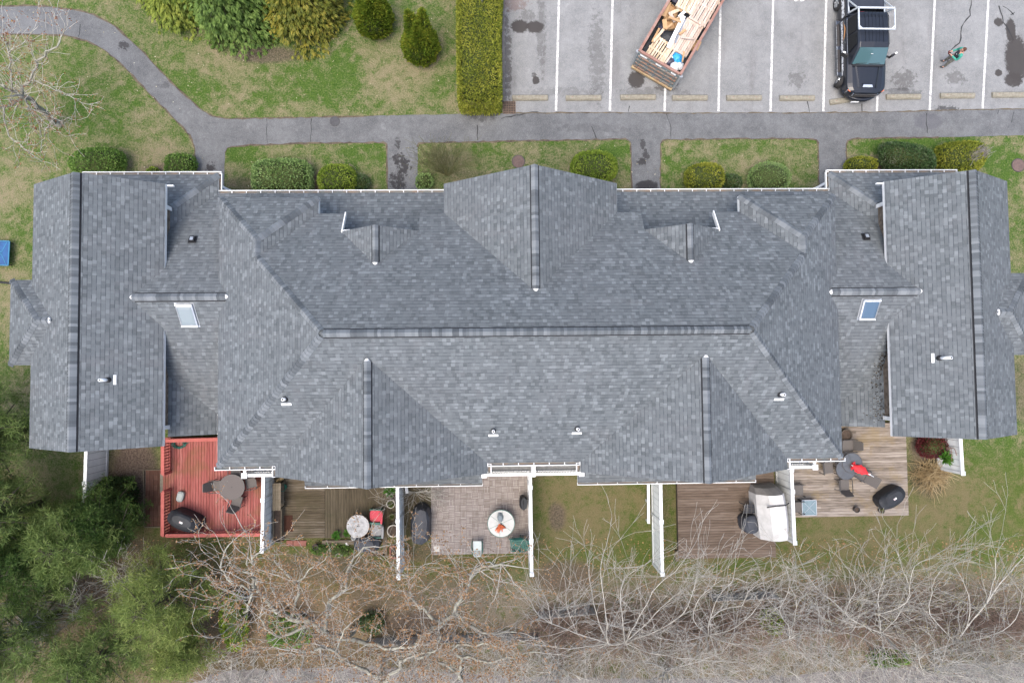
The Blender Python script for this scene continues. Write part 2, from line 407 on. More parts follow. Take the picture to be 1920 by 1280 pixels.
M['lot'] = asphalt_mat('lot_asphalt', (.132, .135, .134), (.195, .198, .196), [
    (975,50,17,13,.95,OIL,0),(1003,51,17,12,.95,OIL,0),(988,30,12,12,.4,OIL,1),(1193,150,16,16,.95,OIL,0),(1005,151,7,8,.95,OIL,0),(1001,140,4,5,.7,OIL,1),(1248,160,20,9,.6,OIL,1),
    (1905,110,22,48,.96,OIL,0),(1895,58,10,24,.96,OIL,0),(1872,42,9,8,.95,OIL,0),(1872,137,7,7,.95,OIL,0),(1900,150,18,14,.95,OIL,0),(1695,150,22,18,.5,OIL,1),(1790,145,18,14,.45,OIL,1),(1495,150,16,14,.4,OIL,1),
    (950,120,8,90,.65,OIL,1),(1015,60,8,70,.35,OIL,1),(1120,110,14,80,.35,OIL,1),(1775,203,26,5,.75,DK,1),(1690,172,36,6,.4,DK,1),(1050,172,60,8,.25,OIL,1),(1230,172,60,8,.35,OIL,1),(960,8,26,12,.5,(.12,.07,.06),1)], (.36, .36, .36), True)
M['road'] = asphalt_mat('back_road', (.12, .108, .104), (.19, .175, .168), (), (.34, .33, .32))
M['line'] = simple('line_paint', (.60, .595, .56), (.27, .265, .26), 7, .8, 0, 0, .2, 'Position')

def sheet(name, pxs, z, mat, kind='structure', th=0.0):
    pts = [P(a, b, 0) for a, b in pxs]
    return tag(MB().poly([(p.x, p.y, z) for p in pts]).build(name, mat), kind=kind)

gnd = MB()
NX = 40
gnd.poly([(-160, -160, 0), (160, -160, 0), (160, 160, 0), (-160, 160, 0)])
tag(gnd.build('ground', M['lawn']), kind='structure')

def smooth_line(pts, k=6):
    out = []
    for i in range(len(pts) - 1):
        p0 = pts[max(i - 1, 0)]; p1 = pts[i]; p2 = pts[i + 1]; p3 = pts[min(i + 2, len(pts) - 1)]
        for j in range(k):
            t = j / k
            out.append(tuple(.5 * ((2 * p1[a]) + (-p0[a] + p2[a]) * t + (2 * p0[a] - 5 * p1[a] + 4 * p2[a] - p3[a]) * t * t + (-p0[a] + 3 * p1[a] - 3 * p2[a] + p3[a]) * t ** 3) for a in (0, 1)))
    out.append(tuple(pts[-1])); return out
rr = random.Random(3)
def ragged(pts, amp=.7):
    out = []
    for i in range(len(pts) - 1):
        a, b = pts[i], pts[i + 1]; L = math.hypot(b[0] - a[0], b[1] - a[1]); n = max(1, int(L / 9))
        for j in range(n):
            t = j / n; out.append((a[0] + (b[0] - a[0]) * t + rr.uniform(-amp, amp), a[1] + (b[1] - a[1]) * t + rr.uniform(-amp, amp)))
    out.append(pts[-1]); return out
top = smooth_line([(-60, 12), (10, 12), (70, 12), (130, 18), (175, 28), (215, 50), (262, 92), (310, 143), (360, 191), (392, 214), (425, 222), (470, 222)], 5) + [(600, 220), (700, 217.5), (862, 214), (940, 213), (1100, 211), (1300, 212), (1500, 211.5), (1640, 210), (1760, 207), (2100, 202)]
bot = [(2100, 251), (1920, 254), (1760, 257.5), (1640, 260), (1596, 261), (1590, 264), (1587, 272), (1587, 420), (1536, 420), (1534.5, 268), (1530, 263), (1522, 260.5), (1400, 260.5), (1250, 262.5), (1242, 264), (1238.5, 270), (1238, 420), (1185, 420),
       (1183, 270), (1180, 264.5), (1172, 261.5), (1000, 264.5), (850, 267), (790, 268), (784.5, 270), (783, 276), (783, 420), (727.5, 420), (725.5, 276), (724, 270), (718, 267.5), (600, 268.5), (470, 272.5), (436, 274.5), (426, 278), (421.5, 288), (420, 420), (367, 420)]
bot2 = smooth_line([(367, 420), (367.5, 330), (366, 290), (360, 263), (343, 240), (310, 206), (258, 152), (215, 110), (182, 86), (130, 69), (70, 65), (0, 65), (-60, 66)], 5)
sheet('path', ragged(top) + ragged(bot) + ragged(bot2), .012, M['path'])
sheet('parking_lot', [(944.5, -330), (2400, -330), (2400, 199)] + [(1920, 204), (1760, 207), (1640, 210), (1500, 211.5), (1300, 212), (1100, 211), (943, 212)], .008, M['lot'])
sheet('back_road', ragged([(-200, 1330), (300, 1300), (420, 1256), (700, 1250), (1000, 1270), (1400, 1272), (1700, 1248), (2200, 1236)], 3.5) + [(2200, 1700), (-200, 1700)], .008, M['road'])
# worn seam of bare earth along the path edges
M['edge'] = simple('edge_earth', (.055, .044, .034), (.12, .10, .07), 4, .95, .5, 0, .1, 'Position')
em = MB()
def ribbon(mb, pts, w, z, jit=.4):
    W = [P(a, b) for a, b in pts]
    L = []; Rr = []
    for i, p in enumerate(W):
        t = (W[min(i + 1, len(W) - 1)] - W[max(i - 1, 0)]); t.z = 0
        if t.length < 1e-6: t = Vector((1, 0, 0))
        t.normalize(); n = Vector((-t.y, t.x, 0)); ww = w * rr.uniform(1 - jit, 1 + jit) / 2
        L.append((p.x + n.x * ww, p.y + n.y * ww, z)); Rr.append((p.x - n.x * ww, p.y - n.y * ww, z))
    for i in range(len(W) - 1): mb.poly([L[i], L[i + 1], Rr[i + 1], Rr[i]])
for seg in (top[:58], bot[2:8], bot[8:17], bot[17:26], bot[26:36], bot2): ribbon(em, ragged(seg, 1.), .07, .016, .7)
ribbon(em, ragged([(944, 212.5), (1100, 211.5), (1300, 212.5), (1500, 212), (1640, 210.5), (1760, 207.5), (2000, 203)], .8), .05, .016, .8)
tag(em.build('path_edge_soil', M['edge']), kind='structure')
# cracks
ck = MB()
def crack(pts, w=.035): ribbon(ck, ragged(pts, 1.2), w, .0155, .6)
crack([(584, 222), (583, 245), (583, 266)]); crack([(1110, 236), (1118, 260)]); crack([(1250, 212), (1257, 240), (1258, 262)]); crack([(894, 235), (896, 264)]); crack([(1737, 213), (1738, 250)])
crack([(1821, 0), (1818, 30), (1802, 52), (1800, 80), (1782, 95), (1775, 120)], .05); crack([(1880, 12), (1895, 22), (1900, 28)], .05); crack([(1872, 12), (1882, 42), (1900, 76)], .06); crack([(1514, 190), (1518, 212)]); crack([(1615, 195), (1616, 210)])
crack([(150, 45), (150, 62), (147, 70)]); crack([(1180, 200), (1178, 210)]); crack([(1310, 350), (1308, 372)], .01); crack([(1895, 28), (1902, 24)], .04)
crack([(500, 222), (502, 270)], .02); crack([(1900, 210), (1896, 230)], .02); crack([(1873, 205), (1870, 214)], .04); crack([(940, 222), (985, 214), (1010, 210)], .05)
tag(ck.build('pavement_cracks', simple('crack_dark', (.025, .025, .026))), kind='structure')
# painted bay lines and the bay number
ln = MB()
def lineseg(a, b, w=.115):
    n = 26; pts = [(a[0] + (b[0] - a[0]) * i / n, a[1] + (b[1] - a[1]) * i / n) for i in range(n + 1)]
    ribbon(ln, pts, w, .0125, .05)
for x0, x1, yb in ((1048, 1042.5, 208), (1148.5, 1143.5, 208), (1252, 1246, 209), (1351, 1347, 209), (1449.5, 1444.5, 209), (1549, 1543.5, 209), (1652, 1644, 209), (1752.5, 1743, 207), (1853, 1842, 204), (1953, 1941, 203)):
    dx = (x1 - x0) / yb; lineseg((x0 - dx * 130, -130), (x1, yb))
def text_mesh(txt, size, bold=0.0):
    cu = bpy.data.curves.new('txt', 'FONT'); cu.body = txt; cu.size = size; cu.align_x = 'CENTER'; cu.align_y = 'CENTER'; cu.offset = bold
    ob = bpy.data.objects.new('txt', cu); COL.objects.link(ob); bpy.context.view_layer.update()
    me = bpy.data.meshes.new_from_object(ob.evaluated_get(bpy.context.evaluated_depsgraph_get()))
    V = [tuple(v.co) for v in me.vertices]; F = [tuple(p.vertices) for p in me.polygons]
    bpy.data.objects.remove(ob); bpy.data.curves.remove(cu); bpy.data.meshes.remove(me)
    return V, F
V, F = text_mesh('33', .62, .018); c = P(1499, -4)
ln.add([(c.x + v[0], c.y + v[1], .0125) for v in V], F)
tag(ln.build('parking_lines', M['line']), kind='structure')
# kerb beside the hedge
kb = MB(); a = P(943.5, -140); b = P(944, 192)
kb.bar((a.x, a.y, .05), (b.x, b.y, .05), .13, .12); tag(kb.build('kerb', simple('kerb_stone', (.16, .15, .14), (.1, .095, .09), 3, .9, .4)), kind='structure')

# drain grate, manhole lids
def disc_thing(name, label, cat, px, py, r, mat, group=None):
    t = thing(name, label, cat, P(px, py, .0), 0, group)
    MB().lathe([(r, .0), (r, .022), (r * .96, .026), (0.001, .026)], n=28).build('lid', mat, t)
    MB().lathe([(r * 1.10, .0), (r * 1.10, .018), (r * 1.02, .019), (r * 1.02, 0)], n=28).build('ring', M['darkmetal'], t)
    return t
M['lidbrown'] = simple('brown_cast_lid', (.125, .085, .072), (.09, .062, .055), 9, .8, .4)
disc_thing('manhole_cover', 'round brown cover in the lawn just above the middle front gable', 'manhole cover', 972, 303, .31, M['lidbrown'])
disc_thing('manhole_cover', 'round brown cover in the grass beside the right end of the building', 'manhole cover', 1909, 310, .33, M['lidbrown'])
disc_thing('manhole_cover', 'round dark grey cover set in the asphalt path', 'manhole cover', 628, 228, .24, simple('dark_lid', (.05, .05, .053), (.065, .065, .068), 8, .8))
t = thing('drain_grate', 'square rusty storm drain grate at the corner of the car park', 'drain grate', P(955, 202, .012))
gm = MB(); s_ = .62
for k in range(8):
    q = -s_ / 2 + s_ * k / 7
    gm.box((q, 0, .02), (.028, s_, .03)); gm.box((0, q, .0185), (s_, .028, .03))
gm.build('grate', simple('grate_iron', (.16, .11, .08), (.1, .07, .05), 8, .8), t)
MB().box((0, 0, .001), (s_, s_, .004)).build('pit', M['black'], t)

# concrete wheel stops
def wheel_stop():
    t = thing('wheel_stop', 'x', 'wheel stop', (0, 0, 0), 0, 'concrete wheel stops at the head of the parking bays')
    h = .13; rings = []
    for xx, k in ((-.92, .8), (-.90, 1), (.90, 1), (.92, .8)):
        rings.append([(xx, -.15 * k, .0), (xx, -.14 * k, h * .5 * k), (xx, -.085 * k, h * k), (xx, .085 * k, h * k), (xx, .14 * k, h * .5 * k), (xx, .15 * k, 0)])
    MB().loft(rings).build('block', M['concrete'], t)
    for sx in (-.6, .6): MB().lathe([(.022, .1), (.022, h + .008), (.001, h + .008)], (sx, 0, 0), 8).build('pin', M['rust'], t)
    return t
ws = wheel_stop()
stops = [(994, 184, 0, 'wheel stop next to the drain grate by the hedge'), (1094, 184, 0, 'wheel stop in the empty bay second from the hedge'), (1196, 183, 0, 'wheel stop just below the big round oil stain'),
         (1293, 184, 0, 'wheel stop below the lower right corner of the skip'), (1394.5, 184, 0, 'wheel stop in the empty bay right of the skip'), (1494, 184.5, 0, 'wheel stop in the bay left of the black pickup'),
         (1587, 188, 8, 'crooked wheel stop under the nose of the black pickup'), (1693, 182, 0, 'wheel stop in the bay right of the black pickup'), (1794, 180, 0, 'wheel stop in the bay where the person stands'), (1891, 178.5, 0, 'rightmost wheel stop below the large black patch')]
for i, (px, py, a, lb) in enumerate(stops):
    o = ws if i == 0 else dup(ws)
    move(o, P(px, py, .008), R_(a + .4), lb)
# ================================================================== THE BUILDING
CX = 1.70
bld = thing('townhouse_building', 'long grey shingled townhouse building with gabled ends filling the middle of the photo', 'building', (CX, 1.4, 0))
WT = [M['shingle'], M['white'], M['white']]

def slab(mb, pts, t=.2, uvo=0.0):
    """a roof plane with thickness: shingled top, white edges and soffit"""
    pts = [Vector(p) for p in pts]
    n = Vector((0, 0, 0))
    for i in range(len(pts)):
        a, b = pts[i], pts[(i + 1) % len(pts)]; n += a.cross(b)
    if n.z < 0: pts.reverse(); n = -n
    n.normalize(); e = Vector((-n.y, n.x, 0)); e.normalize(); s = n.cross(e)
    if s.z < 0: s = -s
    z0 = min(p.z for p in pts); p0 = min(pts, key=lambda p: p.z)
    uv = [((p - p0).dot(e) + uvo + p0.x * .37, (p - p0).dot(s) + 20) for p in pts]
    mb.poly(pts, 0, uv)
    lo = [p - Vector((0, 0, t)) for p in pts]
    mb.poly(lo[::-1], 1)
    for i in range(len(pts)):
        k = (i + 1) % len(pts); mb.poly([pts[i], lo[i], lo[k], pts[k]], 1)
def X(s, u): return CX + s * u
def roofpart(name, planes, t=.2, mats=None):
    mb = MB()
    for i, p in enumerate(planes): slab(mb, p, t, i * 3.3)
    return mb.build(name, mats or WT, bld, True, recalc=False)

def cap(mb, p0, p1, d1, d2, w=.30, h=.05, edge=0.0, seg=.15):
    """ridge or hip cap: bent shingles laid one after another; d1, d2 point down the two slopes"""
    p0 = Vector(p0); p1 = Vector(p1); L = (p1 - p0).length; n = max(1, int(L / seg)); ax = (p1 - p0) / n
    up = Vector((0, 0, 1)); lift = .028
    prof = [(d1, w / 2, edge), (d1, w * .2, edge + h * .75), (d1, .0, edge + h), (d2, w * .2, edge + h * .75), (d2, w / 2, edge)]
    for i in range(n):
        a = p0 + ax * i; b = p0 + ax * (i + 1.0)
        ra = [a + d * k + up * (z + lift * (1 if d is None else 1)) for d, k, z in prof]
        rb = [b + d * k + up * z for d, k, z in prof]
        o = len(mb.v); mb.v += [tuple(q) for q in ra + rb]
        for k in range(4):
            mb.f.append([o + k, o + k + 1, o + 5 + k + 1, o + 5 + k]); mb.m.append(0); mb.uv.append(None)
    if edge > 0:      # dark vent slots along both long sides
        for d in (d1, d2):
            q = d * (w / 2 - .004)
            mb.poly([p0 + q + up * (edge + lift), p1 + q + up * (edge + lift), p1 + q - up * .06, p0 + q - up * .06], 1)
            q2 = d * (w / 2 + .045); mb.poly([p0 + q, p1 + q, p1 + q2 + up * .012, p0 + q2 + up * .012], 1)
def down(n2, pitch, axis, sign=1):
    N = Vector((n2[0] * pitch, n2[1] * pitch, 1)).normalized(); d = N.cross(Vector(axis).normalized())
    if d.z > 0: d = -d
    return d.normalized()
CAPM = [M['cap'], M['cap_edge']]
def ridge(parent, p0, p1, n1, pa, n2, pb, vent=True, w=None):
    ax = Vector(p1) - Vector(p0); mb = MB()
    cap(mb, p0, p1, down(n1, pa, ax), down(n2, pb, ax), w or (.36 if vent else .33), .04 if vent else .055, .035 if vent else .0, .125 if vent else .17)
    return mb.build('ridge_vent' if vent else 'hip_cap', CAPM, parent, True, recalc=False)
def plug(parent, p, dirn, w=.12):
    """white end plug of a ridge vent"""
    p = Vector(p); d = Vector(dirn).normalized(); s = Vector((-d.y, d.x, 0)); mb = MB(); z = Vector((0, 0, 1))
    ring0 = [p - s * w - z * .03, p + s * w - z * .03, p + s * w * .7 + z * .055, p - s * w * .7 + z * .055]
    q = p + d * .09
    ring1 = [q - s * w * .35 - z * .06, q + s * w * .35 - z * .06, q + s * w * .25 + z * .0, q - s * w * .25 + z * .0]
    mb.loft([ring0, ring1]); return mb.build('vent_end_plug', M['white'], parent, True)

pm = .74; ze = 5.3; hy = 5.375; zr = ze + pm * hy; YF = 6.76; YR = -3.99; YW = 7.47
U0 = 13.36; U1 = 9.13; ua = (U0 + U1) / 2; aa = (U0 - U1) / 2; za = ze + pm * aa; ur = U0 - hy; yr = YF - hy
zF = lambda y: ze + pm * (YF - y)
planes = []
for s in (-1, 1):
    planes.append([(X(s, U0), YR, ze), (X(s, U0), YW, ze), (X(s, ua), YW - aa, za), (X(s, ua), YF - aa, za), (X(s, ur), yr, zr)])
    planes.append([(X(s, U0), YW, ze), (X(s, U1), YW, ze), (X(s, ua), YW - aa, za)])
    planes.append([(X(s, U1), YW, ze), (X(s, U1), YF, ze), (X(s, ua), YF - aa, za), (X(s, ua), YW - aa, za)])
d_in, d_out = 4.79, 8.01
front = [(X(-1, ur), yr, zr), (X(-1, ua), YF - aa, za), (X(-1, U1), YF, ze)]
def notch(s, a, b):
    m = (a + b) / 2; return [(X(s, a), YF, ze), (X(s, a), 5.84, zF(5.84)), (X(s, m), 4.6, zF(4.6)), (X(s, b), 5.84, zF(5.84)), (X(s, b), YF, ze)]
front += notch(-1, d_out, d_in) + notch(1, d_in, d_out) + [(X(1, U1), YF, ze), (X(1, ua), YF - aa, za), (X(1, ur), yr, zr)]
planes.append(front)
planes.append([(X(-1, U0), YR, ze), (X(1, U0), YR, ze), (X(1, ur), yr, zr), (X(-1, ur), yr, zr)])
main = roofpart('main_roof', planes, .24)
ridge(main, (X(-1, ur - .02), yr, zr), (X(1, ur - .02), yr, zr), (0, 1), pm, (0, -1), pm)
for s in (-1, 1):
    side = (s, 0); F_ = (0, 1); B_ = (0, -1)
    ridge(main, (X(s, ur + .1), yr + .1, zr - .07), (X(s, ua), YF - aa, za), side, pm, F_, pm, False)
    ridge(main, (X(s, ur + .1), yr - .1, zr - .07), (X(s, U0), YR, ze), side, pm, B_, pm, False)
    ridge(main, (X(s, ua), YW - aa, za), (X(s, U0), YW, ze), side, pm, F_, pm, False)
    ridge(main, (X(s, ua), YW - aa, za), (X(s, U1), YW, ze), (-s, 0), pm, F_, pm, False)
    ridge(main, (X(s, ua), YF - aa, za), (X(s, ua), YW - aa, za), (-s, 0), pm, side, pm, False)
# centre front gable
gh = 3.76; gz = ze + pm * gh; gy = YF - (gz - ze) / pm
cg = roofpart('front_gable_roof', [[(X(s, gh), 8.03, ze), (X(s, gh), YF, ze), (CX, gy, gz), (CX, 8.03, gz)] for s in (-1, 1)], .2)
ridge(cg, (CX, 8.02, gz), (CX, gy + .12, gz), (-1, 0), pm, (1, 0), pm); plug(cg, (CX, gy + .12, gz + .02), (0, -1, 0))
# dormers
for s in (-1, 1):
    dc = 6.40; dh = 1.62; dy = 5.855; dz0 = zF(dy); dz = dz0 + pm * dh; db = YF - (dz - ze) / pm
    dr = roofpart('dormer_roof', [[(X(s, dc + k * dh), dy, dz0), (X(s, dc), dy, dz), (X(s, dc), db, dz)] for k in (-1, 1)], .16)
    ridge(dr, (X(s, dc), dy - .0, dz), (X(s, dc), db + .10, dz), (-1, 0), pm, (1, 0), pm, True, .32); plug(dr, (X(s, dc), db + .10, dz + .02), (0, -1, 0))
    mb = MB(); mb.prism([(X(s, dc - 1.42), 4.4), (X(s, dc + 1.42), 4.4), (X(s, dc + 1.42), 5.5), (X(s, dc - 1.42), 5.5)], 3.6, dz0 - .02)
    mb.build('dormer_wall', M['clapboard'], bld, True)
    w_ = MB().box((X(s, dc), 5.53, 5.2), (1.3, .05, 1.1)).build('window', M['white'], bld, True)
    MB().box((X(s, dc), 5.56, 5.2), (1.1, .02, .9)).build('pane', M['glass'], w_, True)
    # white trim returns at the cut edges of the eave
    tb = MB(); tb.bar((X(s, d_out - .03), YF - .0, ze - .06), (X(s, d_out - .03), dy - .1, zF(dy - .1) - .05), .05, .20)
    tb.bar((X(s, d_out - .02), dy + .01, dz0 - .05), (X(s, d_out - .42), dy + .01, dz0 + pm * .38 - .16), .05, .16)
    tb.build('trim_board', M['white'], dr, True)
# rear gables
rh = 4.48; rc = 6.47; rz_ = ze + pm * rh; ry0 = YR + rh; RY = -4.44
for s in (-1, 1):
    rg = roofpart('rear_gable_roof', [[(X(s, rc + k * rh), RY, ze), (X(s, rc + k * rh), YR, ze), (X(s, rc), ry0, rz_), (X(s, rc), RY, rz_)] for k in (-1, 1)], .2)
    ridge(rg, (X(s, rc), RY + .01, rz_), (X(s, rc), ry0 - .12, rz_), (-1, 0), pm, (1, 0), pm); plug(rg, (X(s, rc), ry0 - .12, rz_ + .02), (0, 1, 0))
# lower front roof
ps = .53; zl = 3.0; YG = 8.25; UL = 12.83
lf = roofpart('lower_front_roof', [[(X(-1, UL), YG, zl), (X(1, UL), YG, zl), (X(1, UL), 5.3, zl + .5 * 2.95), (X(-1, UL), 5.3, zl + .5 * 2.95)]], .16)
# links, end gables, bays
hg = 2.795; uo, ui = 21.36, 15.77; uc = (uo + ui) / 2; pg = .643; zg = 5.0; zgr = zg + pg * hg; GY0, GY1 = -3.12, 8.15
YA = 9.13; UB = 14.30; zk = zl + ps * (YG - 3.17)
for s in (-1, 1):
    A = [(X(s, UB), YA, zl), (X(s, 20.9), YA, zl), (X(s, 20.9), 7.36, zl + ps * 1.77), (X(s, 16.07), 7.36, zl + ps * 1.77)]
    B = [(X(s, UB), YA, zl), (X(s, 16.07), 7.36, zl + ps * 1.77), (X(s, 16.07), 6.48, zl + ps * 1.77), (X(s, UB), YG, zl)]
    C_ = [(X(s, UL), YG, zl), (X(s, UB), YG, zl), (X(s, 17.0), YG - 2.7, zl + ps * 2.7), (X(s, 17.0), 3.17, zk), (X(s, UL), 3.17, zk)]
    D = [(X(s, UL), 3.17, zk), (X(s, 17.0), 3.17, zk), (X(s, 17.0), -1.91 + 2.7, zl + ps * 2.7), (X(s, UB), -1.91, zl), (X(s, UL), -1.91, zl)]
    E_ = [(X(s, UB), -1.91, zl), (X(s, 16.07), -1.91 + 1.77, zl + ps * 1.77), (X(s, 16.07), -2.82, zl + ps * 1.77), (X(s, UB), -2.82, zl)]
    lk = roofpart('link_roof', [A, B, C_, D, E_], .14)
    ridge(lk, (X(s, 16.78), 3.17, zk), (X(s, 12.90), 3.17, zk), (0, 1), ps, (0, -1), ps); plug(lk, (X(s, 16.78), 3.17, zk + .02), (s, 0, 0)); plug(lk, (X(s, 12.90), 3.17, zk + .02), (-s, 0, 0))
    ridge(lk, (X(s, 16.0), 7.43, zl + ps * 1.70), (X(s, UB), YA, zl), (0, 1), ps, (-s, 0), ps, False)
    gr = roofpart('end_gable_roof', [[(X(s, uo), GY0, zg), (X(s, uo), GY1, zg), (X(s, uc), GY1, zgr), (X(s, uc), GY0, zgr)], [(X(s, ui), GY0, zg), (X(s, ui), GY1, zg), (X(s, uc), GY1, zgr), (X(s, uc), GY0, zgr)]], .16)
    ridge(gr, (X(s, uc), GY0 + .01, zgr), (X(s, uc), GY1 - .01, zgr), (s, 0), pg, (-s, 0), pg, True, .46)
    # bay on the outer side
    bu, by, bh, bz, bp = 22.40, 2.22, 1.83, 4.8, .62; bt = bz + bp * bh; ug = uo - (bt - zg) / pg; yj = (zg - bz) / bp
    ba = roofpart('bay_roof', [[(X(s, bu), by - bh, bz), (X(s, bu), by + bh, bz), (X(s, bu - bh), by, bt)]] +
        [[(X(s, bu), by + k * bh, bz), (X(s, bu - bh), by, bt), (X(s, ug), by, bt), (X(s, uo), by + k * (bh - yj), zg), (X(s, uo), by + k * bh, bz)] for k in (-1, 1)], .14)
    for k in (-1, 1): ridge(ba, (X(s, bu - bh), by, bt), (X(s, bu), by + k * bh, bz), (s, 0), bp, (0, k), bp, False)
    ridge(ba, (X(s, ug), by, bt), (X(s, bu - bh), by, bt), (0, 1), bp, (0, -1), bp, False); plug(ba, (X(s, ug + .12), by, bt + .02), (-s, 0, 0), .15)
    # walls
    w = MB()
    x0, x1 = sorted((X(s, 16.07), X(s, 21.06))); w.prism([(x0, -2.45), (x1, -2.45), (x1, 7.36), (x0, 7.36)], 0, 4.86)
    g0 = [(x0, 4.86), (x1, 4.86), ((x0 + x1) / 2, 4.86 + pg * 2.45)]
    w.loft([[(a, -2.45, b) for a, b in g0], [(a, 7.36, b) for a, b in g0]])
    x0, x1 = sorted((X(s, 21.06), X(s, 22.05))); w.box(((x0 + x1) / 2, by, 2.3), (x1 - x0, 3.0, 4.6))
    w.build('end_wall', M['siding'], bld, True)
    w = MB(); x0, x1 = sorted((X(s, 12.9), X(s, 16.06))); w.box(((x0 + x1) / 2, 2.9, 1.4), (x1 - x0, 8.6, 2.8))
    w.build('link_wall', M['siding'], bld, True)
    for yy in (7.30, -2.39): MB().box((X(s, 16.03), yy, 2.42), (.06, .17, 4.84)).build('corner_board', M['white'], bld, True)
    fr = MB()                                            # frieze returns at the gable eave ends
    for yy in (8.1, ): fr.box((X(s, 15.62), yy, 4.86), (.28, .05, .12))
    fr.build('eave_return', M['white'], gr, True)
w = MB()
w.prism([(X(-1, 12.9), -3.55), (X(1, 12.9), -3.55), (X(1, 12.9), 5.3), (X(-1, 12.9), 5.3)], 0, 5.05); w.prism([(X(-1, 12.8), 5.31), (X(1, 12.8), 5.31), (X(1, 12.8), 6.3), (X(-1, 12.8), 6.3)], 0, 3.75)
for s in (-1, 1):
    x0, x1 = sorted((X(s, 9.5), X(s, 12.9))); w.prism([(x0, 5.32), (x1, 5.32), (x1, 7.0), (x0, 7.0)], 0, 5.04)
w.prism([(X(-1, 3.3), 6.3), (X(1, 3.3), 6.3), (X(1, 3.3), 7.6), (X(-1, 3.3), 7.6)], 0, 5.05)
w.loft([[(X(-1, 3.3), yy, 5.05), (X(1, 3.3), yy, 5.05), (CX, yy, 7.4)] for yy in (6.3, 7.6)])
for s in (-1, 1):
    w.loft([[(X(s, rc - 4.0), yy, 5.05), (X(s, rc + 4.0), yy, 5.05), (X(s, rc), yy, 7.9)] for yy in (-4.0, -2)])
    x0, x1 = sorted((X(s, rc - 4.0), X(s, rc + 4.0))); w.prism([(x0, -4.0), (x1, -4.0), (x1, -3.55), (x0, -3.55)], 0, 5.05)
w.build('main_wall', M['clapboard'], bld, True)
# pent roofs under the rear gables
pent = []
for (pa, pb) in ((572, 905), (1083, 1417)):
    a = P(pa, 910 if pa < 1000 else 906, 3.0); b = P(pb, 907 if pb < 1000 else 898, 3.0); yg = (a.y + b.y) / 2
    pent.append((a.x, b.x, yg))
for a, b, yg in pent: roofpart('pent_roof', [[(a, yg, 3.0), (b, yg, 3.0), (b - .15, -3.9, 3.55), (a - .05, -3.9, 3.55)]], .12)

# ---- gutters
GM = [M['white'], M['gutter_in']]
def gutter(a, b, out, w=.15, sp=.62):
    a = Vector(a); b = Vector(b); o = Vector(out); mb = MB(); dz = Vector((0, 0, 1)); L = (b - a).length; ax = (b - a) / L
    mb.bar(a + o * (w - .02) - dz * .06, b + o * (w - .02) - dz * .06, .032, .13, 0, (0, 0, 1))
    mb.bar(a + o * (w * .45) - dz * .115, b + o * (w * .45) - dz * .115, w * .8, .012, 1)
    mb.bar(a - dz * .08 + o * .012, b - dz * .08 + o * .012, .012, .11, 1)
    for e in (a, b): mb.bar(e - dz * .05 , e + o * w - dz * .05, .02, .11, 0)
    n = max(1, int(L / sp))
    for i in range(1, n):
        p = a + ax * (L * i / n); mb.bar(p + o * .01 + dz * .002, p + o * (w - .01) + dz * .002, .03, .012, 0)
    return mb.build('gutter', GM, bld, True)
for s in (-1, 1):
    gutter((X(s, UB + .05), YG, zl), (X(s, gh + .05), YG, zl), (0, 1, 0))
    gutter((X(s, UB - .1), YA, zl), (X(s, 20.5), YA, zl), (0, 1, 0)); gutter((X(s, UB), YA + .05, zl), (X(s, UB), YG + .14, zl), (-s, 0, 0))
    gutter((X(s, 13.48), YR, ze), (X(s, 10.95), YR, ze), (0, -1, 0)); gutter((X(s, 10.93), YR - .0, ze), (X(s, 10.93), RY, ze), (s, 0, 0))
    gutter((X(s, UB), -1.95, zl), (X(s, UB), -2.80, zl), (-s, 0, 0))
    gutter((X(s, 1.96), YR - .05, ze), (X(s, 1.96), RY, ze), (-s, 0, 0))
gutter((X(-1, 1.97), YR, ze), (X(1, 1.97), YR, ze), (0, -1, 0))
for a, b, yg in pent: gutter((a, yg, 3.0), (b, yg, 3.0), (0, -1, 0), .12, .9)

# ---- small balconies at the back
def balcony(x0, x1, yf, sides, floor_m):
    mb = MB(); b_ = bld
    fl = MB().box(((x0 + x1) / 2, (yf - 3.55) / 2 , 2.86), (x1 - x0, abs(yf + 3.55), .16)).build('balcony_floor', floor_m, b_, True)
    mb.bar((x0, yf, 3.9), (x1, yf, 3.9), .13, .06); mb.bar((x0, yf, 3.05), (x1, yf, 3.05), .05, .05)
    n = int((x1 - x0) / .12)
    for i in range(n + 1):
        q = x0 + (x1 - x0) * i / n; mb.box((q, yf, 3.46), (.035, .035, .82))
    for xx in sides:
        mb.bar((xx, yf, 3.9), (xx, -3.56, 3.9), .13, .06)
        for i in range(1, 8): mb.box((xx, yf + (-3.56 - yf) * i / 8, 3.46), (.035, .035, .82))
    rl = mb.build('balcony_railing', M['white'], b_, True)
    for xx in (x0, x1):
        pm_ = MB(); pm_.box((xx, yf, 3.42), (.16, .16, 1.1)); pm_.box((xx, yf, 3.985), (.24, .24, .05)); pm_.box((xx, yf, 1.4), (.12, .12, 2.9)); pm_.build('post', M['white'], rl, True)
    return rl
M['balcfloor'] = simple('balcony_floor', (.30, .30, .29), (.22, .22, .21), 6, .8)
a = P(908, 890, 3.9); b = P(1090, 887, 3.9); balcony(a.x, b.x, (a.y + b.y) / 2, (), M['balcfloor'])
q = P(998, 882, 4.2); MB().box((q.x + .05, -4.2, 3.6), (.16, 1.1, 1.5)).build('balcony_divider', M['pvc'], bld, True)
a = P(459, 891, 3.9); balcony(a.x, X(-1, 9.9), a.y, (a.x,), M['balcfloor'])
a = P(1527, 875, 3.9); balcony(X(1, 9.9), a.x, a.y, (a.x,), M['balcfloor'])
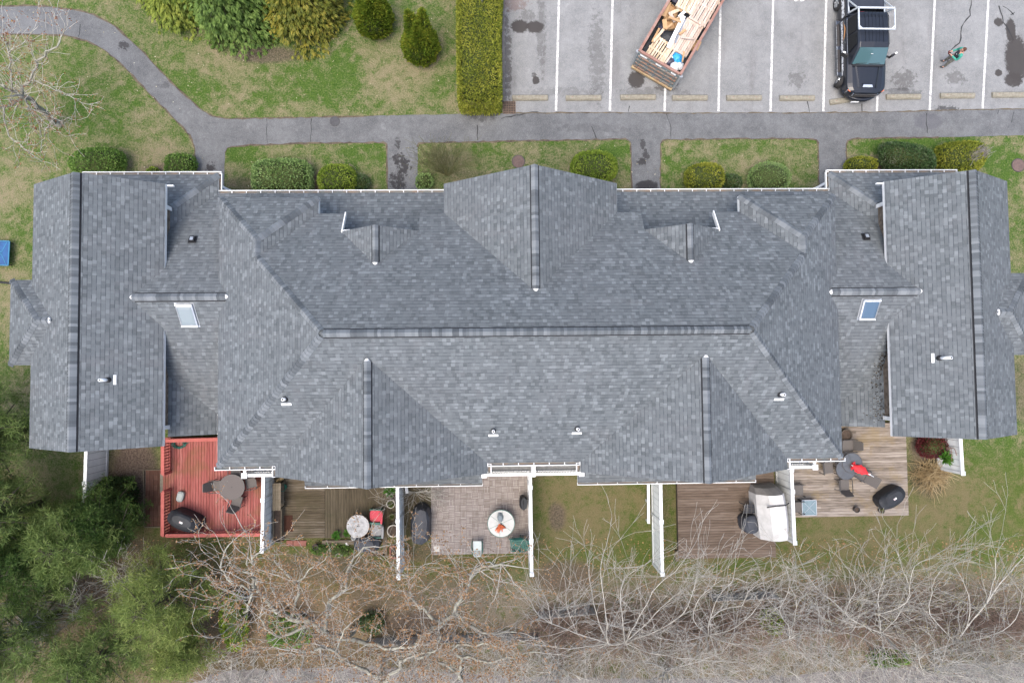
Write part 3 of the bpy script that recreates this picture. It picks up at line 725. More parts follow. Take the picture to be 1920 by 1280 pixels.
# front stoop railings by the inner corners (white, slanting out)
for s in (-1, 1):
    rl = MB(); q0 = P(411, 347, 1.0) if s < 0 else P(1549, 343, 1.0); q1 = P(430, 357, .8) if s < 0 else P(1528, 354, .8); x0, x1 = q0.x, q1.x
    for hh in (0, -.6): rl.bar((x0, q0.y, hh + 1.0), (x1, q1.y, hh + .8), .11, .07)
    rl.bar((x0, q0.y - .28, .98), (x1, q1.y - .28, .78), .11, .07)
    for i in range(9):
        t_ = i / 8; rl.box((x0 + (x1 - x0) * t_, q0.y + (q1.y - q0.y) * t_, .68 - .2 * t_), (.04, .04, .55))
    rl.box((x1, q1.y, .42), (.12, .12, .84)); rl.box((x0, q0.y, .52), (.12, .12, 1.04))
    rl.build('stair_railing', M['white'], bld, True)

# ---- skylights, roof vents, pipes
def on_plane(px, py, z_of):
    z = 5.0
    for _ in range(12):
        p = P(px, py, z); z = z_of(p.x, p.y)
    return P(px, py, z)
zD = lambda x, y: zk - ps * (3.17 - y); zC = lambda x, y: zl + ps * (YG - y)
zRear = lambda x, y: ze + pm * (y - YR)
zGin = lambda x, y: zg + pg * (abs(x - CX) - ui)
def skylight(cs, glass, rise):
    W_ = [on_plane(a, b, zD) for a, b in cs]; up = Vector((0, 0, 1)); mb = MB()
    ctr = sum(W_, Vector()) / 4
    nrm = Vector((0, -ps, 1)).normalized()
    ring = lambda k, h: [ctr + (p - ctr) * k + nrm * h for p in W_]
    mb.loft([ring(1.0, -.02), ring(1.0, rise), ring(.86, rise + .02), ring(.84, rise)], 0, False)
    sk = mb.build('skylight', M['galv'], bld, True)
    mb = MB(); mb.loft([ring(.85, rise - .04), ring(.84, rise + .012), ring(.6, rise + .03)], 0, True); mb.build('pane', glass, sk, True)
    mb = MB(); a_, b_ = (W_[3], W_[2]) ; d_ = (W_[2] - W_[3]).normalized()
    for k_ in (0, 2): MB().bar(W_[k_] + nrm * (rise + .02), W_[k_ + 1] + nrm * (rise + .02), .07, .03).build('frame', M['alu'], sk, True)
    fl = MB(); fl.loft([ring(1.02, .004), ring(1.14, .006)], 0, False); fl.build('flashing', M['galv'], sk, True)
skylight([(329, 570), (361, 570), (373, 610), (342, 610)], M['glassgrey'], .10)
skylight([(1618, 562), (1650, 562), (1639, 597), (1609, 597)], M['glass'], .10)
for px, py in ((362, 449), (1622.5, 444)):
    p = on_plane(px, py, zC); mt = Matrix.Rotation(-math.atan(ps), 3, 'X')
    mb = MB(); mb.box(p + Vector((0, 0, .04)), (.34, .38, .02), mat=mt); mb.box(p + Vector((0, 0, .10)), (.24, .27, .13), mat=mt)
    vv = mb.build('roof_vent', M['black'], bld, True)
    MB().box(p + Vector((0, .02, .17)), (.14, .17, .02), mat=mt).build('vent_hood', M['galv'], vv, True)
def pipe(px, py, fn, slope, h=.55):
    """plumbing vent: white pipe, dark collar, white flashing tongue down the slope"""
    p = on_plane(px, py, fn); s2 = Vector(slope); mb = MB()
    mb.tube([p - Vector((0, 0, .1)), p + Vector((0, 0, h))], .062, 12, 0)
    v = mb.build('vent_pipe', M['pvc'], bld, True, True)
    MB().tube([p + Vector((0, 0, h - .004)), p + Vector((0, 0, h + .004))], .038, 10).build('pipe_mouth', M['black'], v, True)
    MB().lathe([(.12, -.08), (.105, .05), (.066, .12), (.066, .05)], p, 14).build('collar', M['black'], v, True, True)
    q = p + s2 * .26; a = s2.cross(Vector((0, 0, 1))).normalized(); mt = Matrix((a, s2.normalized(), a.cross(s2.normalized()))).transposed()
    MB().box(q + Vector((0, 0, .022)), (.40, .11, .012), mat=mt).build('flashing', M['white'], v, True)
sR = Vector((0, -1, -pm)).normalized(); sL = Vector((1, 0, -pg)).normalized(); sRt = Vector((-1, 0, -pg)).normalized()
pipe(202, 712, zGin, sL, .6); pipe(1762, 671, zGin, sRt, .75); pipe(535, 748, zRear, sR, .35); pipe(1463, 739, zRear, sR, .4)
pipe(925, 807, zRear, sR, .45); pipe(1082, 803, zRear, sR, .45)
# ================================================================== YARDS: fences, decks, furniture
def woodmat(name, c1, c2, c3, along='x', stain=None):
    g = G(name); p = g.coord('Position'); x, y, z = g.sep(p)
    v = g.xyz(g.math('MULTIPLY', x, .7 if along == 'x' else 9), g.math('MULTIPLY', y, 9 if along == 'x' else .7), z)
    n = g.noise(v, 2.2, 6, .65); big = g.noise(p, .9, 4, .6)
    f = g.math('ADD', g.math('MULTIPLY', g.island(), .45), g.math('MULTIPLY', g.sm(n, .3, .7), .55))
    col = g.ramp(f, [(.1, c1), (.5, c2), (.9, c3)])
    if stain: col = g.mix(g.math('MULTIPLY', g.sm(big, .48, .68), .55), col, stain)
    g.bump(n, .25, .004)
    return g.done(col, .85, 0, .2)
M['reddeck'] = woodmat('red_deck_stain', (.185, .052, .045), (.25, .078, .068), (.31, .125, .108), 'y', (.145, .08, .036))
M['redrail'] = simple('red_rail_stain', (.36, .10, .085), (.29, .075, .062), 3, .75)
M['browndeck'] = woodmat('brown_deck_wood', (.052, .040, .024), (.092, .072, .046), (.150, .125, .092), 'x', (.06, .05, .024))
M['browndeck2'] = woodmat('brown_deck_wood_cross', (.050, .040, .024), (.082, .066, .042), (.110, .090, .058), 'y', (.055, .05, .024))
M['stainedeck'] = woodmat('stained_deck_wood', (.078, .056, .041), (.118, .088, .066), (.158, .124, .098), 'x')
M['weatherdeck'] = woodmat('weathered_deck_wood', (.105, .086, .068), (.205, .172, .142), (.30, .262, .225), 'x', (.20, .148, .072))
M['fencewhite'] = simple('white_vinyl', (.68, .70, .70), (.55, .58, .58), 1.5, .45)
M['fenceshade'] = simple('vinyl_panel', (.78, .80, .79), (.66, .69, .68), 1.8, .5)
M['greywood'] = woodmat('grey_fence_wood', (.20, .19, .175), (.30, .285, .265), (.38, .365, .34), 'x')
M['timber'] = woodmat('old_timber', (.075, .062, .042), (.12, .10, .07), (.16, .135, .1), 'x')

def fence(pa, pb, label, posts=(0, .5, 1), h=1.85, group='white vinyl privacy fences between the yards'):
    a = P(pa[0], pa[1], h); b = P(pb[0], pb[1], h); a.z = b.z = 0; o = (a + b) / 2
    t = thing('privacy_fence', label, 'fence', o, 0, group)
    L = (b - a).length; d = (b - a) / L; n = max(2, int(L / .30)); mb = MB()
    for i in range(n):
        q0 = a + d * (L * (i + .035) / n); q1 = a + d * (L * (i + .965) / n)
        mb.bar(q0 + Vector((0, 0, .93)), q1 + Vector((0, 0, .93)), .05, 1.72)
    mb.bar(a + Vector((0, 0, .93)), b + Vector((0, 0, .93)), .028, 1.70, 1)
    mb.build('panel', [M['fenceshade'], M['galv']], t, True)
    MB().bar(a + Vector((0, 0, h - .03)), b + Vector((0, 0, h - .03)), .15, .10).build('top_rail', M['fencewhite'], t, True)
    MB().bar(a + Vector((0, 0, .10)), b + Vector((0, 0, .10)), .10, .15).build('bottom_rail', M['fencewhite'], t, True)
    for k in posts:
        p = a + d * (L * k); pb_ = MB(); pb_.box(p + Vector((0, 0, .94)), (.13, .13, 1.88)); pb_.box(p + Vector((0, 0, 1.89)), (.20, .20, .04))
        pb_.add([p + Vector(v) for v in ((-.1, -.1, 1.91), (.1, -.1, 1.91), (.1, .1, 1.91), (-.1, .1, 1.91), (0, 0, 1.96))], [(0, 1, 4), (1, 2, 4), (2, 3, 4), (3, 0, 4)])
        pb_.build('post', M['fencewhite'], t, True)
    return t
fence((163, 800), (158, 942), 'white fence left of the red deck, below the left end gable', (0, .75, 1))
fence((494, 882), (491, 1032), 'white fence between the red deck and the brown wooden deck', (0, .37, 1))
fence((745, 900), (747, 1082), 'white fence between the brown wooden deck and the paved patio', (0, .42, 1))
fence((994, 880), (997, 1076), 'white fence between the paved patio and the bare lawn yard', (0, .17, .68, 1))
fence((1238, 880), (1242, 1076), 'white fence between the bare lawn yard and the stained brown deck', (0, .5, 1))
fence((1484, 880), (1490, 1017), 'white fence between the stained brown deck and the weathered deck with the red umbrella', (0, .30, 1))
fence((1799, 790), (1805, 887), 'white fence beside the red shrub below the right end gable', (0, 1))
a = P(1215.5, 900, .5); b = P(1216, 981, .5); t = thing('white_rail', 'narrow white rail running along the lawn side of the fence by the stained deck', 'rail', (a.x, (a.y + b.y) / 2, 0))
mb = MB(); mb.bar((a.x, a.y, .5), (b.x, b.y, .5), .13, .08); mb.build('rail', M['fencewhite'], t, True)
for yy in (a.y, (a.y + b.y) / 2, b.y + .08): MB().box((a.x, yy, .23), (.1, .1, .46)).build('post', M['fencewhite'], t, True)

# ---- decks
def deck(name, label, px, z, mat, along, w=.14, extra=None, joist=None):
    a = P(px[0], px[1], z); b = P(px[2], px[3], z); x0, x1 = sorted((a.x, b.x)); y0, y1 = sorted((a.y, b.y))
    t = thing(name, label, 'deck', ((x0 + x1) / 2, (y0 + y1) / 2, 0)); mb = MB()
    if along == 'y':
        n = max(1, round((x1 - x0) / w))
        for i in range(n):
            mb.box((x0 + (i + .5) * (x1 - x0) / n, (y0 + y1) / 2, z - .02), ((x1 - x0) / n - .017, y1 - y0, .04))
    else:
        n = max(1, round((y1 - y0) / w))
        for i in range(n):
            q = rr.uniform(.25, .75) if (x1 - x0) > 4 else 0; yy = y0 + (i + .5) * (y1 - y0) / n; h = (y1 - y0) / n - .012
            if q:
                xm = x0 + (x1 - x0) * q; mb.box(((x0 + xm) / 2, yy, z - .02), (xm - x0 - .004, h, .04)); mb.box(((xm + x1) / 2, yy, z - .02), (x1 - xm - .004, h, .04))
            else: mb.box(((x0 + x1) / 2, yy, z - .02), (x1 - x0, h, .04))
    mb.build('boards', mat, t, True)
    jb = MB(); jb.box(((x0 + x1) / 2, (y0 + y1) / 2, (z - .05) / 2), (x1 - x0 - .04, y1 - y0 - .04, z - .06)); jb.build('base', joist or M['barkdark'], t, True)
    return t, x0, x1, y0, y1
ZD_ = .40
rd, x0, x1, y0, y1 = deck('red_deck', 'red stained wooden deck with railings at the left of the back yards', (306, 820, 490, 1003), ZD_, M['reddeck'], 'y', .135)
zr_ = 1.25
def red_rail(a, b, first=True):
    a = Vector(a); b = Vector(b); mb = MB()
    mb.bar(a + Vector((0, 0, zr_)), b + Vector((0, 0, zr_)), .16, .05); mb.bar(a + Vector((0, 0, ZD_ + .12)), b + Vector((0, 0, ZD_ + .12)), .06, .07); mb.bar(a + Vector((0, 0, zr_ - .08)), b + Vector((0, 0, zr_ - .08)), .05, .08)
    L = (b - a).length; n = int(L / .14)
    for i in range(1, n): mb.box(a + (b - a) * (i / n) + Vector((0, 0, (zr_ + ZD_) / 2 + .02)), (.045, .045, zr_ - ZD_ - .12))
    for e in (a, b): mb.box(e + Vector((0, 0, zr_ / 2 - .02)), (.11, .11, zr_ - .03))
    mb.build('railing', M['redrail'], rd, True)
c0 = P(305, 827, zr_); c1 = P(305, 889, zr_); c2 = P(305, 922, zr_); c3 = P(304.5, 1004, zr_); c4 = P(490, 1002, zr_); c5 = P(420, 823, zr_)
for q in (c0, c1, c2, c3, c4, c5): q.z = 0
red_rail(c0, c1); red_rail(c2, c3); red_rail(c3 + Vector((.16, 0, 0)), c4); red_rail(c0 + Vector((.16, .02, 0)), c5)
# steps and brick landing beside the red deck
t = thing('step_block', 'grey step at the opening in the red deck railing', 'step', P(311, 904, 0)); MB().box((0.02, 0, .1), (.42, .95, .20)).build('step', M['concrete'], t)
bp = MB(); a = P(270, 881); b = P(303, 986)
for i in range(4):
    for j in range(11): bp.box((a.x + .1 + i * (b.x - a.x - .1) / 4 + .1, a.y - (j + .5) * (a.y - b.y) / 11, .012), ((b.x - a.x - .1) / 4 - .01, (a.y - b.y) / 11 - .01, .02))
M['brickpave'] = woodmat('brick_landing', (.07, .035, .024), (.10, .05, .035), (.135, .075, .055), 'y')
tag(bp.build('brick_path', M['brickpave']), kind='structure')
tb = MB(); z_ = .04
for p_, q_ in (((270, 880), (303, 880)), ((270, 880), (272, 987)), ((272, 987), (303, 987))): tb.bar(P(*p_) + Vector((0, 0, z_)), P(*q_) + Vector((0, 0, z_)), .05, .08)
tag(tb.build('path_edging', M['timber']), kind='structure')

bd, *_ = deck('brown_deck', 'old brown wooden deck with mixed board directions behind the left rear gable', (511, 875, 609, 1008), .30, M['browndeck'], 'x', .12)
a = P(609, 875, .30); b = P(749, 1006, .30); mb = MB(); n = 28
for i in range(n): mb.box((a.x + .01 + (i + .5) * (b.x - a.x) / n, (a.y + b.y) / 2, .28), ((b.x - a.x) / n - .012, a.y - b.y, .04))
mb.build('boards', M['browndeck2'], bd, True); MB().box(((a.x + b.x) / 2, (a.y + b.y) / 2, .12), (b.x - a.x - .02, a.y - b.y - .04, .24)).build('base', M['barkdark'], bd, True)
sdk, *_ = deck('stained_deck', 'reddish brown stained deck with no railing under the right rear gable', (1269, 880, 1455, 1044), .35, M['stainedeck'], 'x', .135)
wdk, *_ = deck('weathered_deck', 'pale weathered wooden deck with the red umbrella at the lower right', (1478, 795, 1704, 966), .30, M['weatherdeck'], 'x', .135)
t = thing('deck_step', 'small wooden step at the lower left corner of the stained brown deck', 'step', P(1268, 1040)); MB().box((0, 0, .12), (.18, .5, .24)).build('tread', M['timber'], t)

# ---- patio in basket weave
M['paver'] = woodmat('patio_pavers', (.185, .155, .135), (.265, .23, .205), (.34, .305, .28), 'x')
a = P(808, 890); b = P(996, 1036); U_ = .292; mb = MB()
nx = int((b.x - a.x) / U_); ny = int((a.y - b.y) / U_); dx = (b.x - a.x) / nx; dyy = (a.y - b.y) / ny
for i in range(nx):
    for j in range(ny):
        cx_, cy_ = a.x + (i + .5) * dx, a.y - (j + .5) * dyy
        for k in range(4):
            o_ = (k - 1.5) / 4
            if (i + j) % 2: mb.box((cx_ + o_ * dx, cy_, .035), (dx / 4 - .012, dyy - .012, .03))
            else: mb.box((cx_, cy_ + o_ * dyy, .035), (dx - .012, dyy / 4 - .012, .03))
tag(mb.build('patio', M['paver']), kind='structure')
tag(MB().box(((a.x + b.x) / 2, (a.y + b.y) / 2, .012), (b.x - a.x, a.y - b.y, .022)).build('patio_base', simple('paver_joint', (.09, .075, .06))), kind='structure')
bw = MB(); p = P(819, 1028); bw.box((p.x, p.y, .052), (.27, .27, .008)); t = thing('patio_tile', 'single pale tile lying at the lower left corner of the patio', 'tile', (p.x, p.y, .05)); 
bw.build('tile', M['pot'], t, True)

# ---- furniture builders (local coordinates, front towards -Y)
def ring(cx, cy, z, hx, hy, n=20, e=2.6, wob=0.0, rg=None):
    out = []
    for k in range(n):
        a_ = 2 * math.pi * k / n; c_, s_ = math.cos(a_), math.sin(a_)
        r_ = (abs(c_) ** e + abs(s_) ** e) ** (-1 / e); r_ *= 1 + (rg.uniform(-wob, wob) if rg else 0)
        out.append(Vector((cx + c_ * r_ * hx, cy + s_ * r_ * hy, z)))
    return out
def sling_chair(label, group, fab, frame, back=.62, arm=True, w=.54, d=.5):
    t = thing('patio_chair', label, 'chair', (0, 0, 0), 0, group)
    MB().loft([[(-w/2+.03, -d/2, .42), (w/2-.03, -d/2, .42), (w/2-.03, -d/2, .45), (-w/2+.03, -d/2, .45)], [(-w/2+.03, d/2, .39), (w/2-.03, d/2, .39), (w/2-.03, d/2, .42), (-w/2+.03, d/2, .42)]]).build('seat', fab, t)
    mb = MB(); rs = []
    for k in range(7):
        u = k / 6; zz = .42 + back * u; yy = d / 2 + .22 * u; hw = (w / 2 - .03) * (1 - .28 * u ** 5)
        rs.append([(-hw, yy - .015, zz), (hw, yy - .015, zz), (hw, yy + .015, zz), (-hw, yy + .015, zz)])
    mb.loft(rs).build('backrest', fab, t)
    for sx in (-1, 1):
        for yy in (-d / 2, d / 2): MB().tube([(sx * w / 2, yy, 0), (sx * w / 2, yy * .95, .44)], .016, 6).build('leg', frame, t)
        if arm:
            MB().tube([(sx * w / 2, -d / 2, .42), (sx * (w / 2 + .02), -d / 2 - .03, .62), (sx * (w / 2 + .03), -d / 2 + .08, .66), (sx * (w / 2 + .03), d / 2, .66), (sx * w / 2, d / 2 + .12, .70)], .02, 6).build('armrest', frame, t, False, True)
    return t
def round_table(label, r, top, frame, h=.72, hole=True, name='round_table', ribs=0, group=None):
    t = thing(name, label, 'table', (0, 0, 0), 0, group)
    MB().lathe([(r * .97, h - .03), (r, h - .025), (r, h - .005), (r * .985, h), (.001, h)], n=40).build('tabletop', top, t)
    MB().lathe([(r + .014, h - .035), (r + .014, h + .004), (r - .012, h + .004), (r - .012, h - .035)], n=40).build('rim', frame, t)
    if hole: MB().lathe([(.03, h), (.03, h + .006), (.001, h + .006)], n=12).build('umbrella_hole', M['black'], t)
    for k in range(4):
        a_ = math.pi / 4 + k * math.pi / 2; MB().tube([(r * .75 * math.cos(a_), r * .75 * math.sin(a_), 0), (r * .45 * math.cos(a_), r * .45 * math.sin(a_), h - .03)], .02, 6).build('leg', frame, t)
    if ribs:
        for k in range(ribs): 
            a_ = 2 * math.pi * k / ribs + .4; MB().bar((0, 0, h + .003), (r * .95 * math.cos(a_), r * .95 * math.sin(a_), h + .003), .014, .004).build('spoke', frame, t)
    return t
def grill(label, mat, w=.75, d=.34, h=1.12, patch=True, name='covered_grill', lean=.0):
    """barbecue under a fitted cover: broad skirt, shelves at the sides, domed lid"""
    rg = random.Random(label); t = thing(name, label, 'grill', (0, 0, 0)); n = 26
    rs = [ring(0, 0, 0.02, w * .95, d * .95, n, 3.4, .03, rg), ring(0, 0, .35, w * .97, d * .98, n, 3.4, .03, rg), ring(0, 0, .74, w, d, n, 3.2, .015, rg), ring(0, .0, .82, w * .98, d * .98, n, 3.0),
          ring(0, 0, .90, w * .80, d * .98, n, 2.8), ring(0, .03, h * .95, w * .66, d * .78, n, 2.6), ring(0, .05, h, w * .60, d * .5, n, 2.4), ring(0, .06, h + .012, w * .35, d * .18, n, 2.2)]
    MB().loft(rs).build('cover', mat, t, False, False)
    if patch:
        b_ = MB(); b_.box((0, .0, h + .016), (.16, .08, .008)); pt = b_.build('logo_patch', M['white'], t)
        MB().box((-.045, 0, h + .022), (.03, .05, .004)).build('logo_mark', M['redcloth'], pt)
    for sx in (-1, 1): MB().lathe([(.0, -.03), (.09, -.02), (.09, .02), (.0, .03)], (0, 0, 0), 12).build('wheel', M['black'], t).location = (sx * w * .7, d * .5, .1)
    return t
def planter(label, r, h, pot, plant, seed=1, tuft=.22, n=60, group=None, soilm=None):
    rg = np.random.RandomState(seed); t = thing('planter', label, 'planter', (0, 0, 0), 0, group)
    MB().lathe([(r * .72, 0), (r, h), (r, h + .02), (r * .86, h + .02), (r * .84, h - .05)], n=22).build('pot', pot, t, False, False)
    MB().lathe([(r * .85, h - .06), (r * .85, h - .04), (.001, h - .03)], n=18).build('soil', soilm or M['soil'], t)
    if plant:
        V = []; F = []
        for k in range(n):
            a_ = rg.uniform(0, 6.28); q = rg.uniform(0, r * .5); L = tuft * rg.uniform(.6, 1.2); w = .03 * rg.uniform(.7, 1.4); el = rg.uniform(.35, 1.2)
            b_ = np.array([q * math.cos(a_), q * math.sin(a_), h - .04]); d_ = np.array([math.cos(a_) * math.cos(el), math.sin(a_) * math.cos(el), math.sin(el)]); s_ = np.array([-math.sin(a_), math.cos(a_), 0])
            tip = b_ + d_ * L; tip[2] -= L * .15; m_ = b_ + d_ * L * .55
            o_ = len(V); V += [b_ - s_ * w * .3, m_ - s_ * w, tip, m_ + s_ * w]; F.append((o_, o_ + 1, o_ + 2, o_ + 3))
        fast('foliage', V, F, plant, t)
    return t
M['leafbright'] = leafmat('bright_leaves', [(.035, .12, .012), (.075, .20, .025), (.12, .26, .05)])
M['leafolive'] = leafmat('olive_leaves', [(.05, .075, .015), (.09, .12, .03), (.15, .17, .06)])

def put(o, px, py, ztop, zbase, rz=0.0, label=None):
    p = P(px, py, ztop); return move(o, (p.x, p.y, zbase), R_(rz), label)

# red deck: round mesh table and five chairs, covered grill, box, hose
M['meshtop'] = None
def mesh_top():
    g = G('perforated_metal_top'); p = g.coord('Object'); x, y, z = g.sep(p)
    fx = g.math('ABSOLUTE', g.math('SUBTRACT', g.math('FRACT', g.math('MULTIPLY', g.math('ADD', x, y), 14)), .5)); fy = g.math('ABSOLUTE', g.math('SUBTRACT', g.math('FRACT', g.math('MULTIPLY', g.math('SUBTRACT', x, y), 14)), .5))
    m_ = g.math('MULTIPLY', g.sm(fx, .34, .18), g.sm(fy, .34, .18))
    return g.done(g.mix(m_, (.060, .052, .050), (.035, .018, .016)), .55, 0, .4)
M['meshtop'] = mesh_top()
put(round_table('round brown perforated metal table on the red deck', .60, M['meshtop'], M['darkmetal']), 434.5, 913, 1.12, ZD_)
g1 = 'black and grey sling chairs round the table on the red deck'
ch = sling_chair('x', g1, M['sling'], M['darkmetal'])
put(ch, 408, 911, .85, ZD_, 90, 'sling chair left of the round table on the red deck')
put(dup(ch), 444, 939, .85, ZD_, 165, 'sling chair below the round table on the red deck')
put(dup(ch), 470, 905, .85, ZD_, -80, 'sling chair right of the round table, beside the white fence')
put(dup(ch), 442, 885, .85, ZD_, 0, 'sling chair above the round table, half under the eave')
put(grill('black covered grill in the lower left corner of the red deck', M['cover'], .80, .40, 1.05), 342, 978, 1.3, ZD_, -24)
t = thing('plastic_box', 'small grey plastic box lying on the red deck near the railing gap', 'box', (0, 0, 0)); mb = MB(); mb.loft([ring(0, 0, 0, .15, .24, 16, 4), ring(0, 0, .16, .17, .26, 16, 4), ring(0, 0, .20, .15, .23, 16, 4)]); mb.build('body', simple('grey_plastic', (.24, .27, .26), (.2, .22, .22)), t)
MB().box((0, .0, .21), (.22, .34, .015)).build('lid', simple('grey_plastic_lid', (.30, .33, .32)), t); put(t, 337, 931, .6, ZD_, -14)
t = thing('garden_hose', 'coiled green garden hose at the top corner of the red deck', 'hose', (0, 0, 0)); pts = []
for k in range(150):
    a_ = k * .29; r_ = .22 + .05 * math.sin(k * .37) + .02 * math.sin(k * 1.7); pts.append((r_ * math.cos(a_) * 1.25, r_ * math.sin(a_) * .8, .02 + .0006 * k))
pts += [(.5 + .1 * k, .1 + .03 * math.sin(k), .02) for k in range(4)]
MB().tube(pts, .014, 5).build('hose', M['green'], t, False, True); put(t, 336, 832, .45, ZD_ + .01)

# brown deck
t = thing('potting_bench', 'weathered wooden potting bench against the white fence on the brown deck', 'bench', (0, 0, 0)); mb = MB()
for k in range(3): mb.box(((k - 1) * .135, 0, .86), (.125, 1.30, .035))
mb.build('top', M['timber'], t)
for sx in (-.17, .17):
    for sy in (-.58, .58): MB().box((sx, sy, .42), (.07, .07, .84)).build('leg', M['timber'], t)
MB().box((0, 0, .3), (.36, 1.2, .03)).build('shelf', M['timber'], t); put(t, 519, 931, 1.15, .30, 0)
def bucket(label, col, r=.13, h=.26):
    t = thing('bucket', label, 'bucket', (0, 0, 0)); MB().lathe([(r * .8, 0), (r, h), (r * 1.06, h), (r * .95, h - .01), (r * .75, .03)], n=18).build('pail', col, t, False, False)
    MB().tube([(-r, 0, h), (-r * .6, .0, h + .08), (0, 0, h + .11), (r * .6, 0, h + .08), (r, 0, h)], .008, 5).build('handle', M['darkmetal'], t); return t
put(bucket('green tub half under the potting bench', M['brightgreen'], .17, .35), 529, 914, .65, .30); put(bucket('small pale pail beside the potting bench', M['pot'], .10, .22), 528, 941, .5, .30)
t = thing('log_pile', 'split pale log lying beside the house wall on the brown deck', 'log', (0, 0, 0)); MB().tube([(-.16, -.08, .1), (0, .02, .12), (.15, .1, .1)], [.08, .11, .07], 9).build('log', simple('cut_wood', (.45, .34, .17), (.3, .2, .1)), t); put(t, 526, 899, .4, .30)
t = thing('door_mat', 'dark brown mat lying on the brown deck', 'mat', (0, 0, 0)); MB().box((0, 0, .008), (.50, .80, .016)).build('mat', M['rug'], t); put(t, 539.5, 981, .31, .302, 2)
t = thing('raised_planter', 'narrow old wooden planter along the white fence on the brown deck', 'planter', (0, 0, 0))
for sx in (-.19, .19): MB().box((sx, 0, .22), (.04, 1.6, .44)).build('side_board', M['timber'], t)
for sy in (-.78, .78): MB().box((0, sy, .22), (.34, .04, .44)).build('end_board', M['timber'], t)
MB().box((0, 0, .18), (.34, 1.52, .3)).build('soil', M['soil'], t); put(t, 520, 985, .7, .28)
put(round_table('round mottled grey stone table on the brown deck', .53, M['marble'], M['rock'], .70), 671, 986, 1.0, .30)
def cushion_chair(label, cush):
    t = thing('armchair', label, 'chair', (0, 0, 0)); w = .58
    MB().loft([ring(0, 0, .30, w / 2, .27, 16, 5), ring(0, 0, .42, w / 2, .28, 16, 5), ring(0, 0, .44, w / 2 - .04, .24, 16, 5)]).build('seat', cush, t)
    MB().loft([ring(0, .27, .40, w / 2, .06, 16, 5), ring(0, .36, .86, w / 2, .06, 16, 5), ring(0, .37, .9, w / 2 - .05, .03, 16, 4)]).build('backrest', cush, t)
    for sx in (-1, 1):
        MB().box((sx * (w / 2 + .03), 0, .56), (.05, .55, .04)).build('armrest', M['green'], t)
        for sy in (-.24, .26): MB().box((sx * (w / 2 + .02), sy, .28), (.05, .05, .56)).build('leg', M['green'], t)
    return t
put(cushion_chair('chair with a pink red cushion beside the round grey table', M['pink']), 704, 967, .75, .30, -92)
put(cushion_chair('chair with a grey cushion beside the round grey table', M['greycush']), 706, 994, .75, .30, -92)
put(grill('dark grey covered grill at the lower right corner of the brown deck', M['covergrey'], .62, .36, 1.02, False), 686, 1022, 1.1, .12, -4)
put(planter('white planter full of bright green leaves by the white fence', .235, .40, M['pot'], M['leafbright'], 3, .30, 130), 730.5, 920, .72, .30)
put(planter('smaller pale planter with low green rosettes by the white fence', .21, .34, M['pot'], M['leafolive'], 4, .18, 60), 732.5, 944.5, .64, .30)
put(planter('mossy brown pot in front of the white fence on the brown deck', .15, .22, M['timber'], M['leafolive'], 5, .14, 40), 735, 968, .5, .30)
put(planter('large pale planter with bare stems beside the grey cushion chair', .30, .42, M['pot'], None), 737, 995, .72, .30)
put(planter('bright green plant left of the pair at the front edge of the brown deck', .13, .20, M['terracotta'], M['leafbright'], 6, .26, 70), 630, 1004, .55, .28)
put(planter('smaller bright green plant just left of the round grey table', .10, .18, M['terracotta'], M['leafbright'], 7, .22, 50), 650, 1000, .5, .28)
put(bucket('small white pail at the foot of the round grey table', M['white'], .13, .2), 663, 1007.5, .5, .29)
put(planter('dark pot standing on the ground among bare twigs below the brown deck', .14, .26, M['black'], None), 591, 1025, .28, 0)
for i, (px, py) in enumerate(((543, 1018), (556, 1018), (568, 1018))):
    t = thing('brick_paver', ('left', 'middle', 'right')[i] + ' one of the three red paving slabs in front of the brown deck', 'paver', (0, 0, 0), 0, 'red paving slabs in front of the brown deck'); MB().box((0, 0, .03), (.31, .27, .06)).build('slab', M['terracotta'], t); put(t, px, py, .06, 0)
for i, (px, py, r_, lb) in enumerate(((625, 1017, .13, 'tan rock on the edging below the brown deck'), (637, 1017, .10, 'small grey rock between two paler rocks below the brown deck'), (644, 1018, .09, 'narrow white rock below the brown deck'), (650, 1019, .13, 'largest white rock beside the grey covered grill'))):
    t = thing('garden_rock', lb, 'rock', (0, 0, 0), 0, 'rocks along the front of the brown deck'); rg = random.Random(i)
    MB().loft([ring(0, 0, 0, r_, r_ * .7, 9, 2, .12, rg), ring(0, 0, r_ * .5, r_ * 1.05, r_ * .75, 9, 2, .12, rg), ring(0, 0, r_ * .95, r_ * .5, r_ * .35, 9, 2, .2, rg)]).build('stone', simple('rock_%s' % ('tan', 'grey', 'pale', 'white')[i], ((.4, .3, .2), (.3, .29, .27), (.6, .58, .55), (.7, .68, .66))[i]), t); put(t, px, py, .1, .0, i * 40)
eb = MB()
for p_, q_, w_ in (((605, 1016), (665, 1015), .22), ((700, 1038), (722, 1038), .12), ((722, 1005), (723, 1040), .22), ((690, 1039), (716, 1039), .10)): eb.bar(P(*p_) + Vector((0, 0, .06)), P(*q_) + Vector((0, 0, .06)), w_, .12)
t = thing('timber_edging', 'old timber edging along the front of the brown deck', 'edging', P(665, 1020)); eb.build('timber', M['timber'], t, True)
t = thing('brick_planter', 'low red brick square against the white fence right of the brown deck', 'planter', P(742, 1033)); mb = MB()
for sx, sy, dx_, dy_ in ((0, .28, .5, .08), (0, -.28, .5, .08), (-.25, 0, .08, .5), (.25, 0, .08, .5)): mb.box((sx, sy, .1), (dx_, dy_, .2))
mb.build('brick_edge', M['terracotta'], t); MB().box((0, 0, .04), (.44, .48, .08)).build('soil', M['soil'], t)

